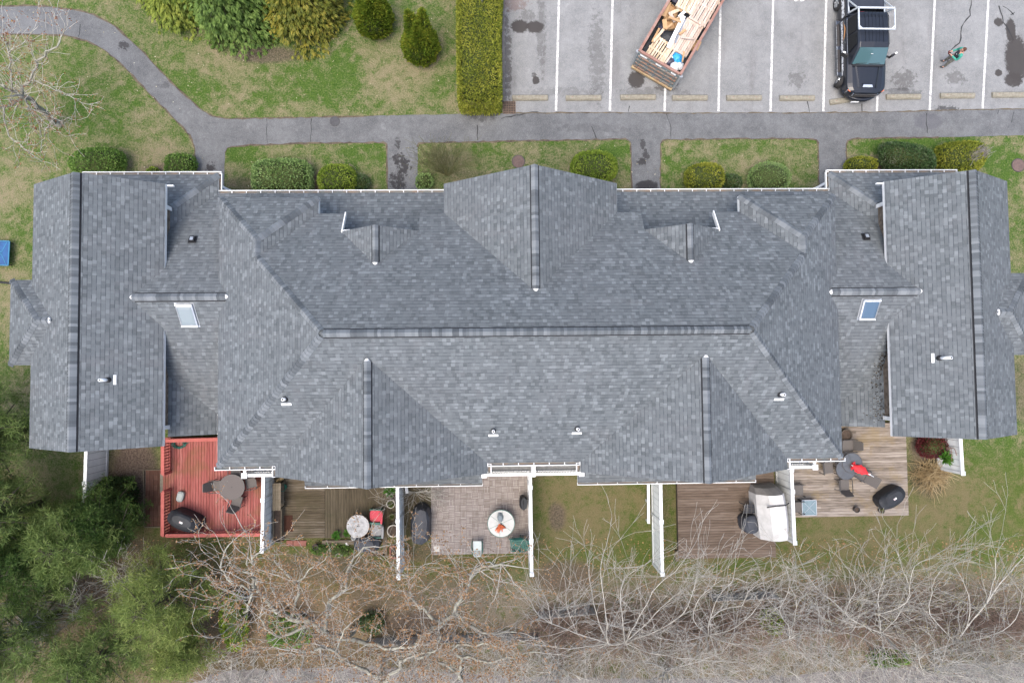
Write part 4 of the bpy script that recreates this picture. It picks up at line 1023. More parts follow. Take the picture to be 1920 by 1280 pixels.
# patio
put(round_table('round frosted glass table with an orange cloth on it', .66, M['glasstop'], M['green'], .70, True, 'round_table', 6), 939.5, 981, .74, .05)
t = thing('folded_umbrella', 'folded orange umbrella lying on the round glass table', 'umbrella', (0, 0, 0)); mb = MB(); rg = random.Random(5)
for k in range(9):
    a_ = -2.2 + k * .22 + rg.uniform(-.08, .08); L = rg.uniform(.25, .46); mb.loft([[(0, 0, .08), (.03, .02, .12), (-.03, .03, .1)], [(math.cos(a_) * L * .6 - .04, math.sin(a_) * L * .6, .09), (math.cos(a_) * L * .6 + .05, math.sin(a_) * L * .6, .14), (math.cos(a_) * L * .6, math.sin(a_) * L * .6 + .05, .04)], [(math.cos(a_) * L, math.sin(a_) * L, .02), (math.cos(a_) * L + .03, math.sin(a_) * L, .04), (math.cos(a_) * L, math.sin(a_) * L + .03, .02)]])
mb.build('canopy', M['orangecloth'], t); MB().tube([(0, .1, .06), (.04, -.42, .03)], .02, 6).build('pole', M['galv'], t)
put(t, 937, 982, .76, .752)
t = thing('grey_bag', 'crumpled grey bag beside the orange cloth on the glass table', 'bag', (0, 0, 0)); rg = random.Random(9); MB().loft([ring(0, 0, 0, .13, .2, 14, 2.2, .1, rg), ring(0, 0, .1, .15, .22, 14, 2.2, .1, rg), ring(0, 0, .2, .08, .12, 14, 2.2, .15, rg)]).build('bag', simple('grey_fabric', (.13, .16, .17), (.2, .23, .24)), t); put(t, 938, 969, .8, .75)
ch2 = sling_chair('green metal chair with a pale cushion near the bottom edge of the patio', None, M['palecush'], M['green'], .3, True, .46, .46); put(ch2, 895, 1023, .5, .05, 180)
def resin_stack():
    t = thing('chair_stack_chair', 'x', 'chair', (0, 0, 0), 0, 'stack of green plastic chairs on the patio')
    mb = MB()
    for k in range(5): mb.box((-.2 + k * .1, 0, .43), (.06, .46, .02))
    for k in range(4): mb.box((0, -.2 + k * .13, .425), (.46, .05, .02))
    mb.build('seat', M['green'], t); mb = MB()
    for k in range(5): mb.bar((-.2 + k * .1, .25, .43), (-.2 + k * .1, .40, .88), .05, .02)
    mb.bar((-.26, .40, .88), (.26, .40, .88), .06, .05); mb.build('backrest', M['green'], t)
    for sx in (-1, 1):
        MB().tube([(sx * .28, -.26, .0), (sx * .29, -.25, .62), (sx * .29, 0, .65), (sx * .27, .3, .62), (sx * .26, .32, .0)], .025, 6).build('side_frame', M['green'], t)
    return t
rs_ = resin_stack()
for k in range(4):
    o = rs_ if k == 0 else dup(rs_); p = P(966, 1021, .8)
    o.name = 'plastic_chair' if k == 0 else o.name.replace('chair_stack_chair', 'plastic_chair')
    move(o, (p.x + .09 * k, p.y, .05 + .11 * k), R_(-82), ('bottom', 'second from bottom', 'third from bottom', 'topmost')[k] + ' chair of the green plastic stack by the white fence')
t = thing('black_bag', 'black folded bag leaning on the white fence beside the patio', 'bag', (0, 0, 0)); rg = random.Random(2); MB().loft([ring(0, 0, 0, .16, .30, 16, 3, .06, rg), ring(.02, 0, .5, .19, .33, 16, 3, .05, rg), ring(.05, 0, .8, .14, .28, 16, 2.5, .1, rg)]).build('bag', M['cover'], t); MB().tube([(.0, -.2, .8), (0, 0, .9), (0, .2, .8)], .015, 5).build('strap', M['black'], t); put(t, 981, 944, .8, .05)
t = thing('covered_furniture', 'long black plastic covered heap between the fence and the patio', 'cover', (0, 0, 0)); rg = random.Random(4); MB().loft([ring(0, 0, 0, .50, .98, 26, 3, .05, rg), ring(0, 0, .5, .48, .96, 26, 3, .04, rg), ring(.02, 0, .85, .42, .88, 26, 3, .05, rg), ring(.04, .1, .98, .30, .7, 26, 2.5, .06, rg), ring(.06, .2, 1.0, .12, .4, 26, 2.2, .1, rg)]).build('tarp', M['covergrey'], t)
MB().tube([(-.5, .55, .3), (-.2, .62, .95), (.3, .6, .9), (.5, .55, .3)], .012, 5).build('rope', M['black'], t); put(t, 788, 985, .7, 0, -3)
t = thing('garden_light', 'small white box light beside the bare shrub by the patio', 'light', (0, 0, 0)); MB().box((0, 0, .3), (.14, .36, .14)).build('box', M['white'], t); MB().box((0, 0, .12), (.05, .05, .24)).build('stake', M['white'], t); put(t, 762, 918, .4, 0, 8)

# stained deck: big white covered swing and a grill
t = thing('covered_swing', 'big white tarp covered patio swing on the stained deck', 'patio cover', (0, 0, 0)); mb = MB()
def arch(y, hw, h, lean):
    hw *= .86
    return [Vector((-hw, y, 0)), Vector((-hw, y, h * .55)), Vector((-hw * .55 + lean, y, h * .92)), Vector((-hw * .15 + lean, y, h)), Vector((hw * .45 + lean, y, h * .98)), Vector((hw, y, h * .72)), Vector((hw * 1.02, y, 0))]
mb.loft([arch(-1.30, .72, 1.62, .1), arch(-1.22, .76, 1.72, .1), arch(-.4, .80, 1.80, .1), arch(.45, .78, 1.80, .1)], 0); tp = mb.build('cover', M['whitetarp'], t)
mb = MB(); mb.loft([arch(.452, .775, 1.79, .1), arch(.9, .74, 1.70, .08)], 0); mb.loft([arch(.902, .73, 1.69, .08), arch(1.16, .62, 1.1, 0), arch(1.22, .6, .5, 0)], 1); mb.build('end_panel', [M['whitetarp'], M['tarpgrey']], t)
MB().tube([(-.46, .40, 1.74), (-.02, .44, 1.83), (.42, .42, 1.80), (.78, .40, 1.34)], .03, 6).build('strap', M['black'], t); put(t, 1448, 960, 1.5, .35, 5)
put(grill('black kettle grill with side tray in front of the white covered swing', M['covergrey'], .40, .44, 1.0, False), 1409, 983, 1.2, .35, 8)
t = thing('wire_rack', 'dark folding rack standing above the black grill on the stained deck', 'rack', (0, 0, 0)); mb = MB()
for k in range(6): mb.bar((-.28, -.2 + k * .08, .72), (.28, -.2 + k * .08, .72), .03, .02)
for k in range(4): mb.bar((-.26 + k * .17, -.22, .70), (-.26 + k * .17, .22, .70), .03, .02)
mb.build('grid', M['darkmetal'], t)
for sx in (-.26, .26):
    for sy in (-.2, .2): MB().box((sx, sy, .35), (.03, .03, .7)).build('leg', M['darkmetal'], t)
MB().box((0, 0, .66), (.54, .42, .02)).build('tray', simple('navy_tray', (.02, .03, .05)), t); put(t, 1405, 953, 1.0, .35, 2)

# weathered deck
g2 = 'grey sling chairs on the weathered deck'; ch = sling_chair('x', g2, M['sling'], M['darkmetal'], .55, True, .56, .54)
put(ch, 1553, 877, .75, .30, 4, 'grey sling chair left of the two round tables, just below the eave')
put(dup(ch), 1583, 909, .75, .30, 182, 'grey sling chair below the two round tables on the weathered deck')
put(dup(ch), 1590, 835, .75, .30, -90, 'grey sling chair half under the right hand roof edge')
put(dup(ch), 1496, 919, .75, .30, 90, 'upper one of two grey chairs tucked behind the white fence post')
put(dup(ch), 1495, 951, .75, .30, 90, 'lower one of two grey chairs beside the square glass table')
tb_ = round_table('round dark glass table hidden halfway by the roof corner', .50, simple('dark_glass', (.075, .08, .085), (.06, .065, .07), 3, .2, 0, 0, .6), M['darkmetal'], .70, False, 'round_table', 4, 'round dark tables on the weathered deck')
put(tb_, 1598, 868, 1.0, .30); put(dup(tb_), 1587, 876 + 4, 1.0, .28, 30, 'round dark glass table under the furled red umbrella'); 
t = thing('lounge_chair', 'grey reclining lounge chair pointing down right of the red umbrella', 'lounger', (0, 0, 0)); 
MB().box((0, .1, .36), (.56, .62, .03)).build('seat', M['sling'], t); mb = MB(); mb.loft([[(-.28, -.22, .36), (.28, -.22, .36), (.28, -.22, .39), (-.28, -.22, .39)], [(-.27, -.82, .66), (.27, -.82, .66), (.27, -.82, .69), (-.27, -.82, .69)]]); mb.build('backrest', M['sling'], t)
for sx in (-1, 1):
    MB().tube([(sx * .29, .42, .0), (sx * .3, .4, .37), (sx * .3, -.2, .37), (sx * .29, -.3, 0)], .018, 6).build('side_frame', M['darkmetal'], t); MB().bar((sx * .31, .3, .56), (sx * .31, -.25, .58), .05, .03).build('armrest', M['darkmetal'], t)
put(t, 1617, 889, .7, .30, 56)
t = thing('red_umbrella', 'furled bright red umbrella lying across the tables on the weathered deck', 'umbrella', (0, 0, 0)); mb = MB(); rg = random.Random(8); rs = []
for k in range(9):
    u = k / 8; r_ = (.05 + .16 * math.sin(math.pi * min(1, u * 1.15)) ** .8) if u < .85 else .05
    rs.append([Vector((-.42 + .95 * u + .0, r_ * math.cos(a_) * rg.uniform(.65, 1.25), .10 + .6 * r_ * math.sin(a_))) for a_ in [2 * math.pi * q / 14 for q in range(14)]])
mb.loft(rs)
for k in range(7):
    a_ = 2.2 + k * .32; mb.loft([[(-.3, .03, .1), (-.28, -.03, .16), (-.26, .0, .06)], [(-.30 + .22 * math.cos(a_), .26 * math.sin(a_), .05), (-.26 + .22 * math.cos(a_), .26 * math.sin(a_), .09), (-.28 + .2 * math.cos(a_), .04 + .26 * math.sin(a_), .04)]])
mb.build('canopy', M['redcloth'], t); MB().tube([(-.5, 0, .1), (.75, 0, .1)], .02, 8).build('pole', M['alu'], t)
MB().box((.46, 0, .17), (.12, .05, .1)).build('tie', M['white'], t); put(t, 1612, 880, 1.1, 1.06, -28)
t = thing('square_table', 'square blue grey glass table beside the lower white fence', 'table', (0, 0, 0)); MB().loft([ring(0, 0, .49, .36, .37, 24, 9), ring(0, 0, .51, .36, .37, 24, 9)]).build('tabletop', M['blueglass'], t)
mb = MB()
for k in range(4):
    a_, b_ = [((-.36, -.37), (.36, -.37)), ((.36, -.37), (.36, .37)), ((.36, .37), (-.36, .37)), ((-.36, .37), (-.36, -.37))][k]; mb.bar((a_[0], a_[1], .50), (b_[0], b_[1], .50), .03, .04)
mb.bar((-.3, -.3, .516), (.3, .3, .516), .012, .006); mb.bar((-.3, .3, .516), (.3, -.3, .516), .012, .006); mb.build('frame', M['galv'], t)
for sx in (-.33, .33):
    for sy in (-.34, .34): MB().box((sx, sy, .245), (.03, .03, .49)).build('leg', M['darkmetal'], t)
put(t, 1517.5, 951.5, .81, .30, 0)
put(grill('black covered grill with a white patch at the right corner of the weathered deck', M['cover'], .72, .40, 1.05), 1679, 935, 1.2, .12, 33)
put(planter('dark pot standing left of the pair at the bottom edge of the weathered deck', .15, .24, M['darkmetal'], None), 1606, 955, .5, .3); put(planter('dark pot next to the covered grill at the bottom edge of the weathered deck', .14, .22, M['darkmetal'], M['leafolive'], 8, .1, 20), 1653, 957, .5, .3)
t = thing('dark_basket', 'dark basket tucked under the right hand roof edge', 'basket', (0, 0, 0)); MB().lathe([(.22, 0), (.3, .3), (.26, .3), (.2, .05)], n=16).build('basket', M['barkdark'], t, False, False); MB().lathe([(.25, .22), (.001, .26)], n=12).build('filling', M['soil'], t); put(t, 1586, 815, .5, .3)

# hanging fern on the right fence (bracket > fern)
t = thing('wall_trellis', 'wire trellis hanging on the white fence beside the red shrub', 'trellis', (0, 0, 0)); mb = MB(); p = P(1770, 858, .9)
for k in range(5): mb.tube([(-.0, -.30 + k * .15, .35), (0, -.30 + k * .15, 1.35)], .012, 5)
for k in range(6): mb.tube([(0, -.30, .4 + k * .18), (0, .30, .4 + k * .18)], .012, 5)
mb.tube([(0, .34, .3), (0, .34, 1.5), (0, .2, 1.62), (0, 0, 1.66)], .016, 5); mb.build('wires', M['rust'], t); q = P(1801, 845, 1.85); t.location = (q.x - .08, q.y - .25, 0)
fe = planter('bright green fern hanging on the white fence near the red shrub', .11, .12, M['black'], M['leafbright'], 12, .42, 130); fe.name = 'hanging_fern'; fe['category'] = 'fern'; fe.location = (q.x - .22, q.y - .45, .95)

# blue mesh table at the left frame edge
t = thing('blue_table', 'blue mesh folding table standing on the grass at the left edge of the photo', 'table', (0, 0, 0)); hw, hl = .72, .60
MB().box((0, 0, .36), (hw * 2 - .06, hl * 2 - .06, .012)).build('mesh_top', M['blue'], t)
mb = MB()
for a_, b_ in (((-hw, -hl), (hw, -hl)), ((-hw, hl), (hw, hl))): mb.bar((a_[0], a_[1], .37), (b_[0], b_[1], .37), .045, .05)
mb.build('end_rail', M['bluelight'], t); mb = MB()
for a_, b_ in (((-hw, -hl), (-hw, hl)), ((hw, -hl), (hw, hl))): mb.bar((a_[0], a_[1], .365), (b_[0], b_[1], .365), .05, .04)
for s_ in (-1, 1): mb.bar((.36 - .30 , s_ * hl * .95, .374), (.36 + .25, -s_ * hl * .95, .374), .03, .006); mb.bar((-.36 - .30, s_ * hl * .95, .374), (-.36 + .25, -s_ * hl * .95, .374), .03, .006)
mb.build('side_rail', M['bluelight'], t)
for sx in (-1, 1):
    for sy in (-1, 1): MB().bar((sx * hw * .9, sy * hl * .9, .0), (sx * hw * .9, sy * hl * .9, .36), .04, .04, up=(1, 0, 0)).build('leg', M['black'], t)
p = P(17, 474, .36); t.location = (p.x - hw, p.y, 0); t.rotation_euler = (0, 0, R_(-2))
t = thing('downspout', 'thin dark pipe lying on the grass left of the bay roof', 'pipe', P(8, 529)); MB().tube([P(-12, 528) + Vector((0, 0, .05)), P(18, 531) + Vector((0, 0, .06)), P(34, 533) + Vector((0, 0, .3))], .05, 8).build('pipe', M['black'], t, True)

# grey wooden fences behind the yards
def wood_fence(pts, h, label):
    W_ = [P(a, b) for a, b in pts]; t = thing('wooden_fence', label, 'fence', W_[0], 0, 'weathered wooden fences behind the yards'); mb = MB(); rb = MB()
    for i in range(len(W_) - 1):
        a, b = W_[i], W_[i + 1]; L = (b - a).length; n = int(L / .145)
        for k in range(n):
            q = a + (b - a) * ((k + .5) / n); d = (b - a).normalized(); hh = h + rr.uniform(-.03, .02)
            mb.bar(q - d * .066 + Vector((0, 0, hh / 2)), q + d * .066 + Vector((0, 0, hh / 2)), .022, hh)
        for z in (.35, h - .3): rb.bar(a + Vector((0, -.03, z)), b + Vector((0, -.03, z)), .04, .09)
        m = max(1, int(L / 2.4))
        for k in range(m + 1): MB().box(a + (b - a) * (k / m) + Vector((0, -.08, h / 2)), (.1, .1, h)).build('post', M['timber'], t, True)
    mb.build('boards', M['greywood'], t, True); rb.build('rail', M['greywood'], t, True); return t
wood_fence([(1008, 1146), (1112, 1138)], 1.0, 'grey wooden fence section below the lawn yard, left of the fan shaped tree')
wood_fence([(1328, 1114), (1448, 1109)], 1.0, 'grey wooden fence section below the stained brown deck')
wood_fence([(690, 1196), (860, 1190), (1006, 1186)], .9, 'short grey wooden fence below the paved patio, under the bare branches')
# ================================================================== PICKUP, SKIP, PERSON
tk = thing('pickup_truck', 'black pickup with a white ladder rack parked nose in by the crooked wheel stop', 'pickup', (19.05, 16.74, 0), R_(-.6))
def sec(y, pts): return [Vector((x, y, z)) for x, z in pts]
def body_sec(y, hw, z0, zb, zt, tw):
    h = [(hw * .93, z0), (hw, z0 + .12), (hw * 1.0, zb - .1), (hw * .97, zb), (tw, zt), (tw * .5, zt + .025)]
    return sec(y, h + [(0, zt + .03)] + [(-x, z) for x, z in h[::-1]])
mb = MB()
mb.loft([body_sec(-3.04, .58, .50, .80, .92, .42), body_sec(-2.98, .76, .45, .95, 1.06, .55), body_sec(-2.86, .90, .42, 1.05, 1.13, .66), body_sec(-2.70, .98, .42, 1.06, 1.15, .72), body_sec(-2.5, 1.01, .42, 1.08, 1.17, .74), body_sec(-1.62, 1.02, .42, 1.14, 1.24, .78), body_sec(-1.5, 1.02, .42, 1.15, 1.22, .80), body_sec(.88, 1.02, .42, 1.16, 1.22, .84)], 0)
# cabin
def cab_sec(y, hw, z, ztop, tw): return sec(y, [(hw, z), (hw * .985, z + .1), (tw + .03, ztop - .08), (tw - .06, ztop), (0, ztop + .02), (-tw + .06, ztop), (-tw - .03, ztop - .08), (-hw * .985, z + .1), (-hw, z)])
mb.loft([cab_sec(-1.58, .94, 1.1, 1.26, .86), cab_sec(-1.0, .95, 1.1, 1.86, .76), cab_sec(-.75, .95, 1.1, 1.93, .76), cab_sec(.45, .95, 1.1, 1.93, .76), cab_sec(.80, .95, 1.1, 1.86, .76), cab_sec(.90, .94, 1.1, 1.3, .84)], 0)
# bed
for sx in (-1, 1): mb.box((sx * .97, 2.05, .84), (.11, 2.28, .80))
mb.box((0, .98, .86), (1.9, .08, .76)); mb.box((0, 3.18, .86), (2.0, .08, .76)); mb.box((0, 2.05, .58), (1.9, 2.28, .1))
bodyo = mb.build('body', M['carpaint'], tk, False, False)
bv = bodyo.modifiers.new('bevel', 'BEVEL'); bv.width = .025; bv.segments = 2; bv.limit_method = 'ANGLE'
mb = MB()      # roof ribs, hood ridges
for k in range(6): mb.box((-.45 + k * .18, .0, 1.955), (.03, 1.5, .012))
mb.build('roof_rib', M['carpaint'], tk)
mb = MB()
for sx in (-1, 1): mb.loft([[Vector((sx * .44 - .05, -2.75, 1.17)), Vector((sx * .44 + .05, -2.75, 1.17)), Vector((sx * .42, -2.75, 1.22))], [Vector((sx * .60 - .05, -1.66, 1.25)), Vector((sx * .60 + .05, -1.66, 1.25)), Vector((sx * .58, -1.66, 1.29))]])
mb.loft([ring(0, -2.62, 1.16, .30, .14, 18, 4), ring(0, -2.60, 1.225, .26, .10, 18, 4)]); mb.build('hood_ridge', M['carpaint'], tk)
MB().loft([[Vector((-.26, -2.74, 1.205)), Vector((.26, -2.74, 1.205)), Vector((.22, -2.62, 1.235)), Vector((-.22, -2.62, 1.235))], [Vector((-.26, -2.74, 1.225)), Vector((.26, -2.74, 1.225)), Vector((.22, -2.62, 1.25)), Vector((-.22, -2.62, 1.25))]]).build('hood_scoop', M['rim'], tk)
ws_ = MB(); ws_.loft([[Vector((x_, -1.60 - .02 * (1 - abs(x_)), 1.32)) for x_ in (-.82, -.4, 0, .4, .82)] + [Vector((x_, -1.56 - .02 * (1 - abs(x_)), 1.28)) for x_ in (.82, .4, 0, -.4, -.82)], [Vector((x_, -1.02 - .02 * (1 - abs(x_)), 1.92)) for x_ in (-.70, -.35, 0, .35, .70)] + [Vector((x_, -1.0, 1.86)) for x_ in (.70, .35, 0, -.35, -.70)]])
ws_.build('windshield', M['carglass'], tk)
MB().bar((-.80, -1.66, 1.30), (.80, -1.66, 1.30), .10, .03).build('cowl', M['black'], tk)
for x_ in (-.35, .3): MB().bar((x_ - .3, -1.60, 1.345), (x_ + .25, -1.57, 1.365), .025, .02).build('wiper', M['black'], tk)
MB().box((-.02, -1.25, 1.715), (.10, .07, .012), mat=Matrix.Rotation(R_(-43), 3, 'X')).build('inspection_sticker', M['white'], tk)
for sx in (-1, 1):
    for y0_, y1_ in ((-1.02, -.2), (-.12, .72)):
        MB().loft([[Vector((sx * .955, y0_, 1.24)), Vector((sx * .955, y1_, 1.24)), Vector((sx * .80, y1_ - .02, 1.80)), Vector((sx * .80, y0_ + (.24 if y0_ < -.5 else .02), 1.80))], [Vector((sx * .975, y0_, 1.25)), Vector((sx * .975, y1_, 1.25)), Vector((sx * .825, y1_ - .02, 1.80)), Vector((sx * .825, y0_ + (.24 if y0_ < -.5 else .02), 1.80))]]).build('side_window', M['tint'], tk)
    MB().bar((sx * .99, -1.2, 1.215), (sx * .985, .75, 1.225), .025, .03).build('window_trim', M['chrome'], tk)
    for yy in (-.28, .62): MB().tube([(sx * 1.03, yy - .1, 1.05), (sx * 1.055, yy - .05, 1.065), (sx * 1.055, yy + .05, 1.065), (sx * 1.03, yy + .1, 1.05)], .016, 6).build('door_handle', M['chrome'], tk)
    rb = MB(); rb.box((sx * 1.08, -.35, .47), (.19, 2.9, .06)); r_o = rb.build('running_board', M['darkmetal'], tk)
    for yy in (-1.76, -.4, .92): MB().box((sx * 1.10, yy, .503), (.17, .18, .012)).build('step_pad', M['chrome'], r_o)
    MB().bar((sx * 1.17, -1.75, .505), (sx * 1.17, 1.05, .505), .02, .02).build('trim', M['chrome'], r_o)
    # mirrors
    m_ = MB(); m_.bar((sx * .98, -1.16, 1.25), (sx * 1.16, -1.24, 1.30), .07, .06); m_.loft([[Vector((sx * 1.10, -1.18, 1.18)), Vector((sx * 1.36, -1.06, 1.18)), Vector((sx * 1.36, -1.06, 1.52)), Vector((sx * 1.10, -1.18, 1.52))], [Vector((sx * 1.12, -1.27, 1.2)), Vector((sx * 1.37, -1.13, 1.2)), Vector((sx * 1.37, -1.13, 1.5)), Vector((sx * 1.12, -1.27, 1.5))]])
    mo = m_.build('wing_mirror', M['black'], tk); MB().bar((sx * 1.26, -1.135, 1.53), (sx * 1.37, -1.085, 1.53), .08, .02).build('mirror_cap', M['white'], mo)
    # wheels
    for yy, st in ((-2.07, -33), (2.03, 0)):
        mt = Matrix.Rotation(R_(st), 4, 'Z')
        ty = MB(); prof = [(.24, -.13), (.36, -.14), (.40, -.10), (.405, 0), (.40, .10), (.36, .14), (.24, .13)]; n = 28
        ty.loft([[mt @ Vector((z_, r_ * math.cos(2 * math.pi * k / n), r_ * math.sin(2 * math.pi * k / n))) for k in range(n)] for r_, z_ in prof], 0, False)
        wo = ty.build('wheel', M['tyre'], tk, False, True); wo.location = (sx * .95, yy, .41)
        rm = MB(); n = 20; rm.loft([[mt @ Vector((sx * z_, r_ * math.cos(2 * math.pi * k / n), r_ * math.sin(2 * math.pi * k / n))) for k in range(n)] for r_, z_ in ((.245, .13), (.235, .05), (.06, .08))], 0, False)
        for k in range(6):
            a_ = 2 * math.pi * k / 6; rm.bar(mt @ Vector((sx * .10, .05 * math.cos(a_), .05 * math.sin(a_))), mt @ Vector((sx * .125, .24 * math.cos(a_), .24 * math.sin(a_))), .075, .05, up=tuple(mt @ Vector((1, 0, 0))))
        rm.build('rim', M['rim'], wo)
        MB().loft([[mt @ Vector((-sx * .02, .23 * math.cos(2 * math.pi * k / 16), .23 * math.sin(2 * math.pi * k / 16))) for k in range(16)], [mt @ Vector((sx * .02, .23 * math.cos(2 * math.pi * k / 16), .23 * math.sin(2 * math.pi * k / 16))) for k in range(16)]]).build('brake_disc', M['darkmetal'], wo)
    # lamps at the nose
    MB().loft([[Vector((sx * .60, -2.99, .80)), Vector((sx * .90, -2.80, .80)), Vector((sx * .90, -2.78, 1.02)), Vector((sx * .60, -2.95, 1.02))], [Vector((sx * .60, -3.05, .82)), Vector((sx * .95, -2.83, .82)), Vector((sx * .95, -2.8, 1.02)), Vector((sx * .60, -3.0, 1.02))]]).build('headlight', M['chrome'], tk)
    MB().box((sx * .84, -2.83, 1.04), (.15, .09, .03), R_(sx * 32)).build('turn_lamp', M['orange'], tk)
mb = MB()
for k in range(3): mb.bar((-.56, -3.02 - .012 * k, .99 - .09 * k), (.56, -3.02 - .012 * k, .99 - .09 * k), .05, .03)
mb.build('grille', M['darkmetal'], tk)
mb = MB(); rsx = []
for k in range(9):
    x_ = -1 + k / 4; rsx.append([Vector((x_ * 1.0, -3.20 + .46 * abs(x_) ** 2.2, .42)), Vector((x_ * 1.0, -3.22 + .46 * abs(x_) ** 2.2, .66)), Vector((x_ * .98, -3.08 + .42 * abs(x_) ** 2.2, .70)), Vector((x_ * .98, -2.9 + .28 * abs(x_) ** 2.2, .42))])
mb.loft(rsx); mb.build('front_bumper', M['carpaint'], tk, False, True)
MB().box((-.28, -3.21, .47), (.40, .03, .12)).build('licence_plate', M['white'], tk)
for sx in (-1, 1): MB().bar((sx * .92, -2.80, .71), (sx * .62, -3.02, .71), .05, .02).build('bumper_trim', M['rim'], tk)
# ladder rack
mb = MB(); zr2 = 2.16
for a_, b_, w_ in (((-.92, .84), (.92, .84), .075), ((-.92, -.22), (.92, -.22), .065), ((-.90, .84), (-.90, -.22), .055), ((.90, .84), (.90, -.22), .055)): mb.bar((a_[0], a_[1], zr2), (b_[0], b_[1], zr2), w_, .06)
mb.bar((-.9, -.05, zr2), (-.74, -.2, zr2), .05, .04); mb.bar((.9, -.05, zr2), (.74, -.2, zr2), .05, .04)
for sx in (-1, 1):
    mb.bar((sx * .92, 1.05, 1.24), (sx * .9, .86, zr2), .07, .07); mb.bar((sx * .92, 1.9, 1.27), (sx * .92, 1.05, 1.27), .06, .05); mb.bar((sx * .92, 1.7, 1.27), (sx * .9, .9, zr2 - .1), .05, .05)
mb.build('ladder_rack', M['alu'], tk)
tn = MB(); tn.loft([[Vector((-.92, 1.35, 1.27)), Vector((.92, 1.35, 1.27)), Vector((.92, 1.35, 1.30)), Vector((-.92, 1.35, 1.30))], [Vector((-.92, 3.14, 1.27)), Vector((.92, 3.14, 1.27)), Vector((.92, 3.14, 1.30)), Vector((-.92, 3.14, 1.30))]]); tn.build('bed_cover', simple('bed_cover', (.02, .024, .034), (.026, .03, .04), 4, .55), tk)
MB().box((.1, 1.14, 1.0), (.8, .14, .2)).build('red_toolbox', M['redcloth'], tk)
# lettering on the near side doors and bed (reads from rear to front), with the orange roof shaped mark
def side_text(txt, size, y, z, m, name, bold=.012):
    V, F = text_mesh(txt, size, bold); b_ = MB()
    b_.add([(-1.034, y - v[0], z + v[1]) for v in V], F); b_.build(name, m, tk, recalc=False)
side_text('LIGHTHOUSE', .24, .10, .78, M['white'], 'door_lettering'); side_text('HOMES INC', .22, -1.18, .78, M['white'], 'door_lettering'); side_text('ROOFING', .34, 1.75, .92, M['white'], 'bed_lettering', .02)
ob = MB(); pts = [(-.55, .0), (-.1, .20), (.25, .10), (.45, -.02), (.2, .02), (-.12, .08)]; ob.poly([(-1.0345, .2 - a_, .95 + b_) for a_, b_ in pts]); ob.build('orange_emblem', simple('emblem_orange', (.62, .30, .12)), tk)
MB().bar((-1.035, -1.35, .74), (-1.035, -1.95, .74), .008, .04).build('white_stripe', M['white'], tk)

# ---- roll-off skip
sk = thing('waste_skip', 'rusty open topped skip full of pallets and scrap wood standing across the bays', 'skip', (8.36, 14.99, 0), R_(-30.6))
Wd, Ld, Hd = 2.44, 6.2, 1.72; M['ribsteel'] = simple('rib_steel', (.15, .175, .17), (.22, .115, .075), 2.6, .7, .3)
mb = MB()
for sx in (-1, 1):
    mb.box((sx * (Wd / 2 - .07), Ld / 2, Hd / 2 + .1), (.06, Ld, Hd - .2)); 
    for k in range(9): mb.box((sx * (Wd / 2 - .02), .35 + k * .68, Hd / 2 + .05), (.07, .10, Hd - .25))
mb.box((0, Ld - .04, Hd / 2 + .1), (Wd - .1, .06, Hd - .2)); mb.box((0, Ld / 2, .24), (Wd - .16, Ld - .05, .08)); mb.build('tub', M['bluesteel'], sk)
mb = MB()
for sx in (-1, 1): mb.box((sx * (Wd / 2 - .06), Ld / 2, Hd), (.13, Ld, .12))
mb.box((0, .02, Hd), (Wd - .24, .12, .12)); mb.box((0, Ld - .04, Hd), (Wd - .24, .12, .12)); mb.build('rim', M['rust'], sk)
mb = MB(); mb.box((0, -.02, .95), (Wd - .1, .07, 1.44)); mb.build('tailgate', M['bluesteel'], sk)
mb = MB()
for k in range(4): mb.box((0, -.085, .40 + k * .34), (Wd - .2, .07, .09))
mb.build('gate_rib', M['ribsteel'], sk)
mb = MB()
for k in range(5): mb.box((-.96 + k * .48, -.08, .92), (.07, .055, 1.3))
mb.build('gate_post', M['bluesteel'], sk)
MB().box((0, -.10, .22), (Wd - .06, .16, .12)).build('sill_beam', M['tansteel'], sk)
for k, x_ in enumerate((-.85, .0, .85)): MB().box((x_, -.075, 1.60), (.38 - .05 * k, .02, .09)).build('reflector', M['white'], sk)
for sx in (-1, 1):
    mb = MB(); mb.box((sx * (Wd / 2 + .01), .03, .9), (.10, .16, 1.45)); mb.box((sx * (Wd / 2 + .07), .12, 1.3), (.08, .08, .3)); mb.build('hinge_post', M['galv'], sk)
    for yy in (.5, Ld - .5): MB().tube([(sx * .95 - .09, yy, .12), (sx * .95 + .09, yy, .12)], .12, 14).build('roller', M['rust'], sk)
mb = MB()
for sx in (-.5, .5): mb.box((sx, Ld / 2, .13), (.12, Ld - .1, .14))
mb.build('skid_rail', M['rust'], sk)
SKM = Matrix.Translation((8.36, 14.99, 0)) @ Matrix.Rotation(R_(-30.6), 4, 'Z')
def inskip(o, x, y, z, rz=0, tilt=(0, 0)):
    o.location = SKM @ Vector((x, y, z)); o.rotation_euler = (R_(tilt[0]), R_(tilt[1]), R_(-30.6 + rz)); return o
M['palletwood'] = woodmat('pallet_wood', (.33, .24, .15), (.48, .38, .27), (.62, .53, .42), 'y')
M['palletgrey'] = woodmat('pallet_wood_grey', (.30, .23, .18), (.42, .34, .28), (.56, .47, .40), 'y')
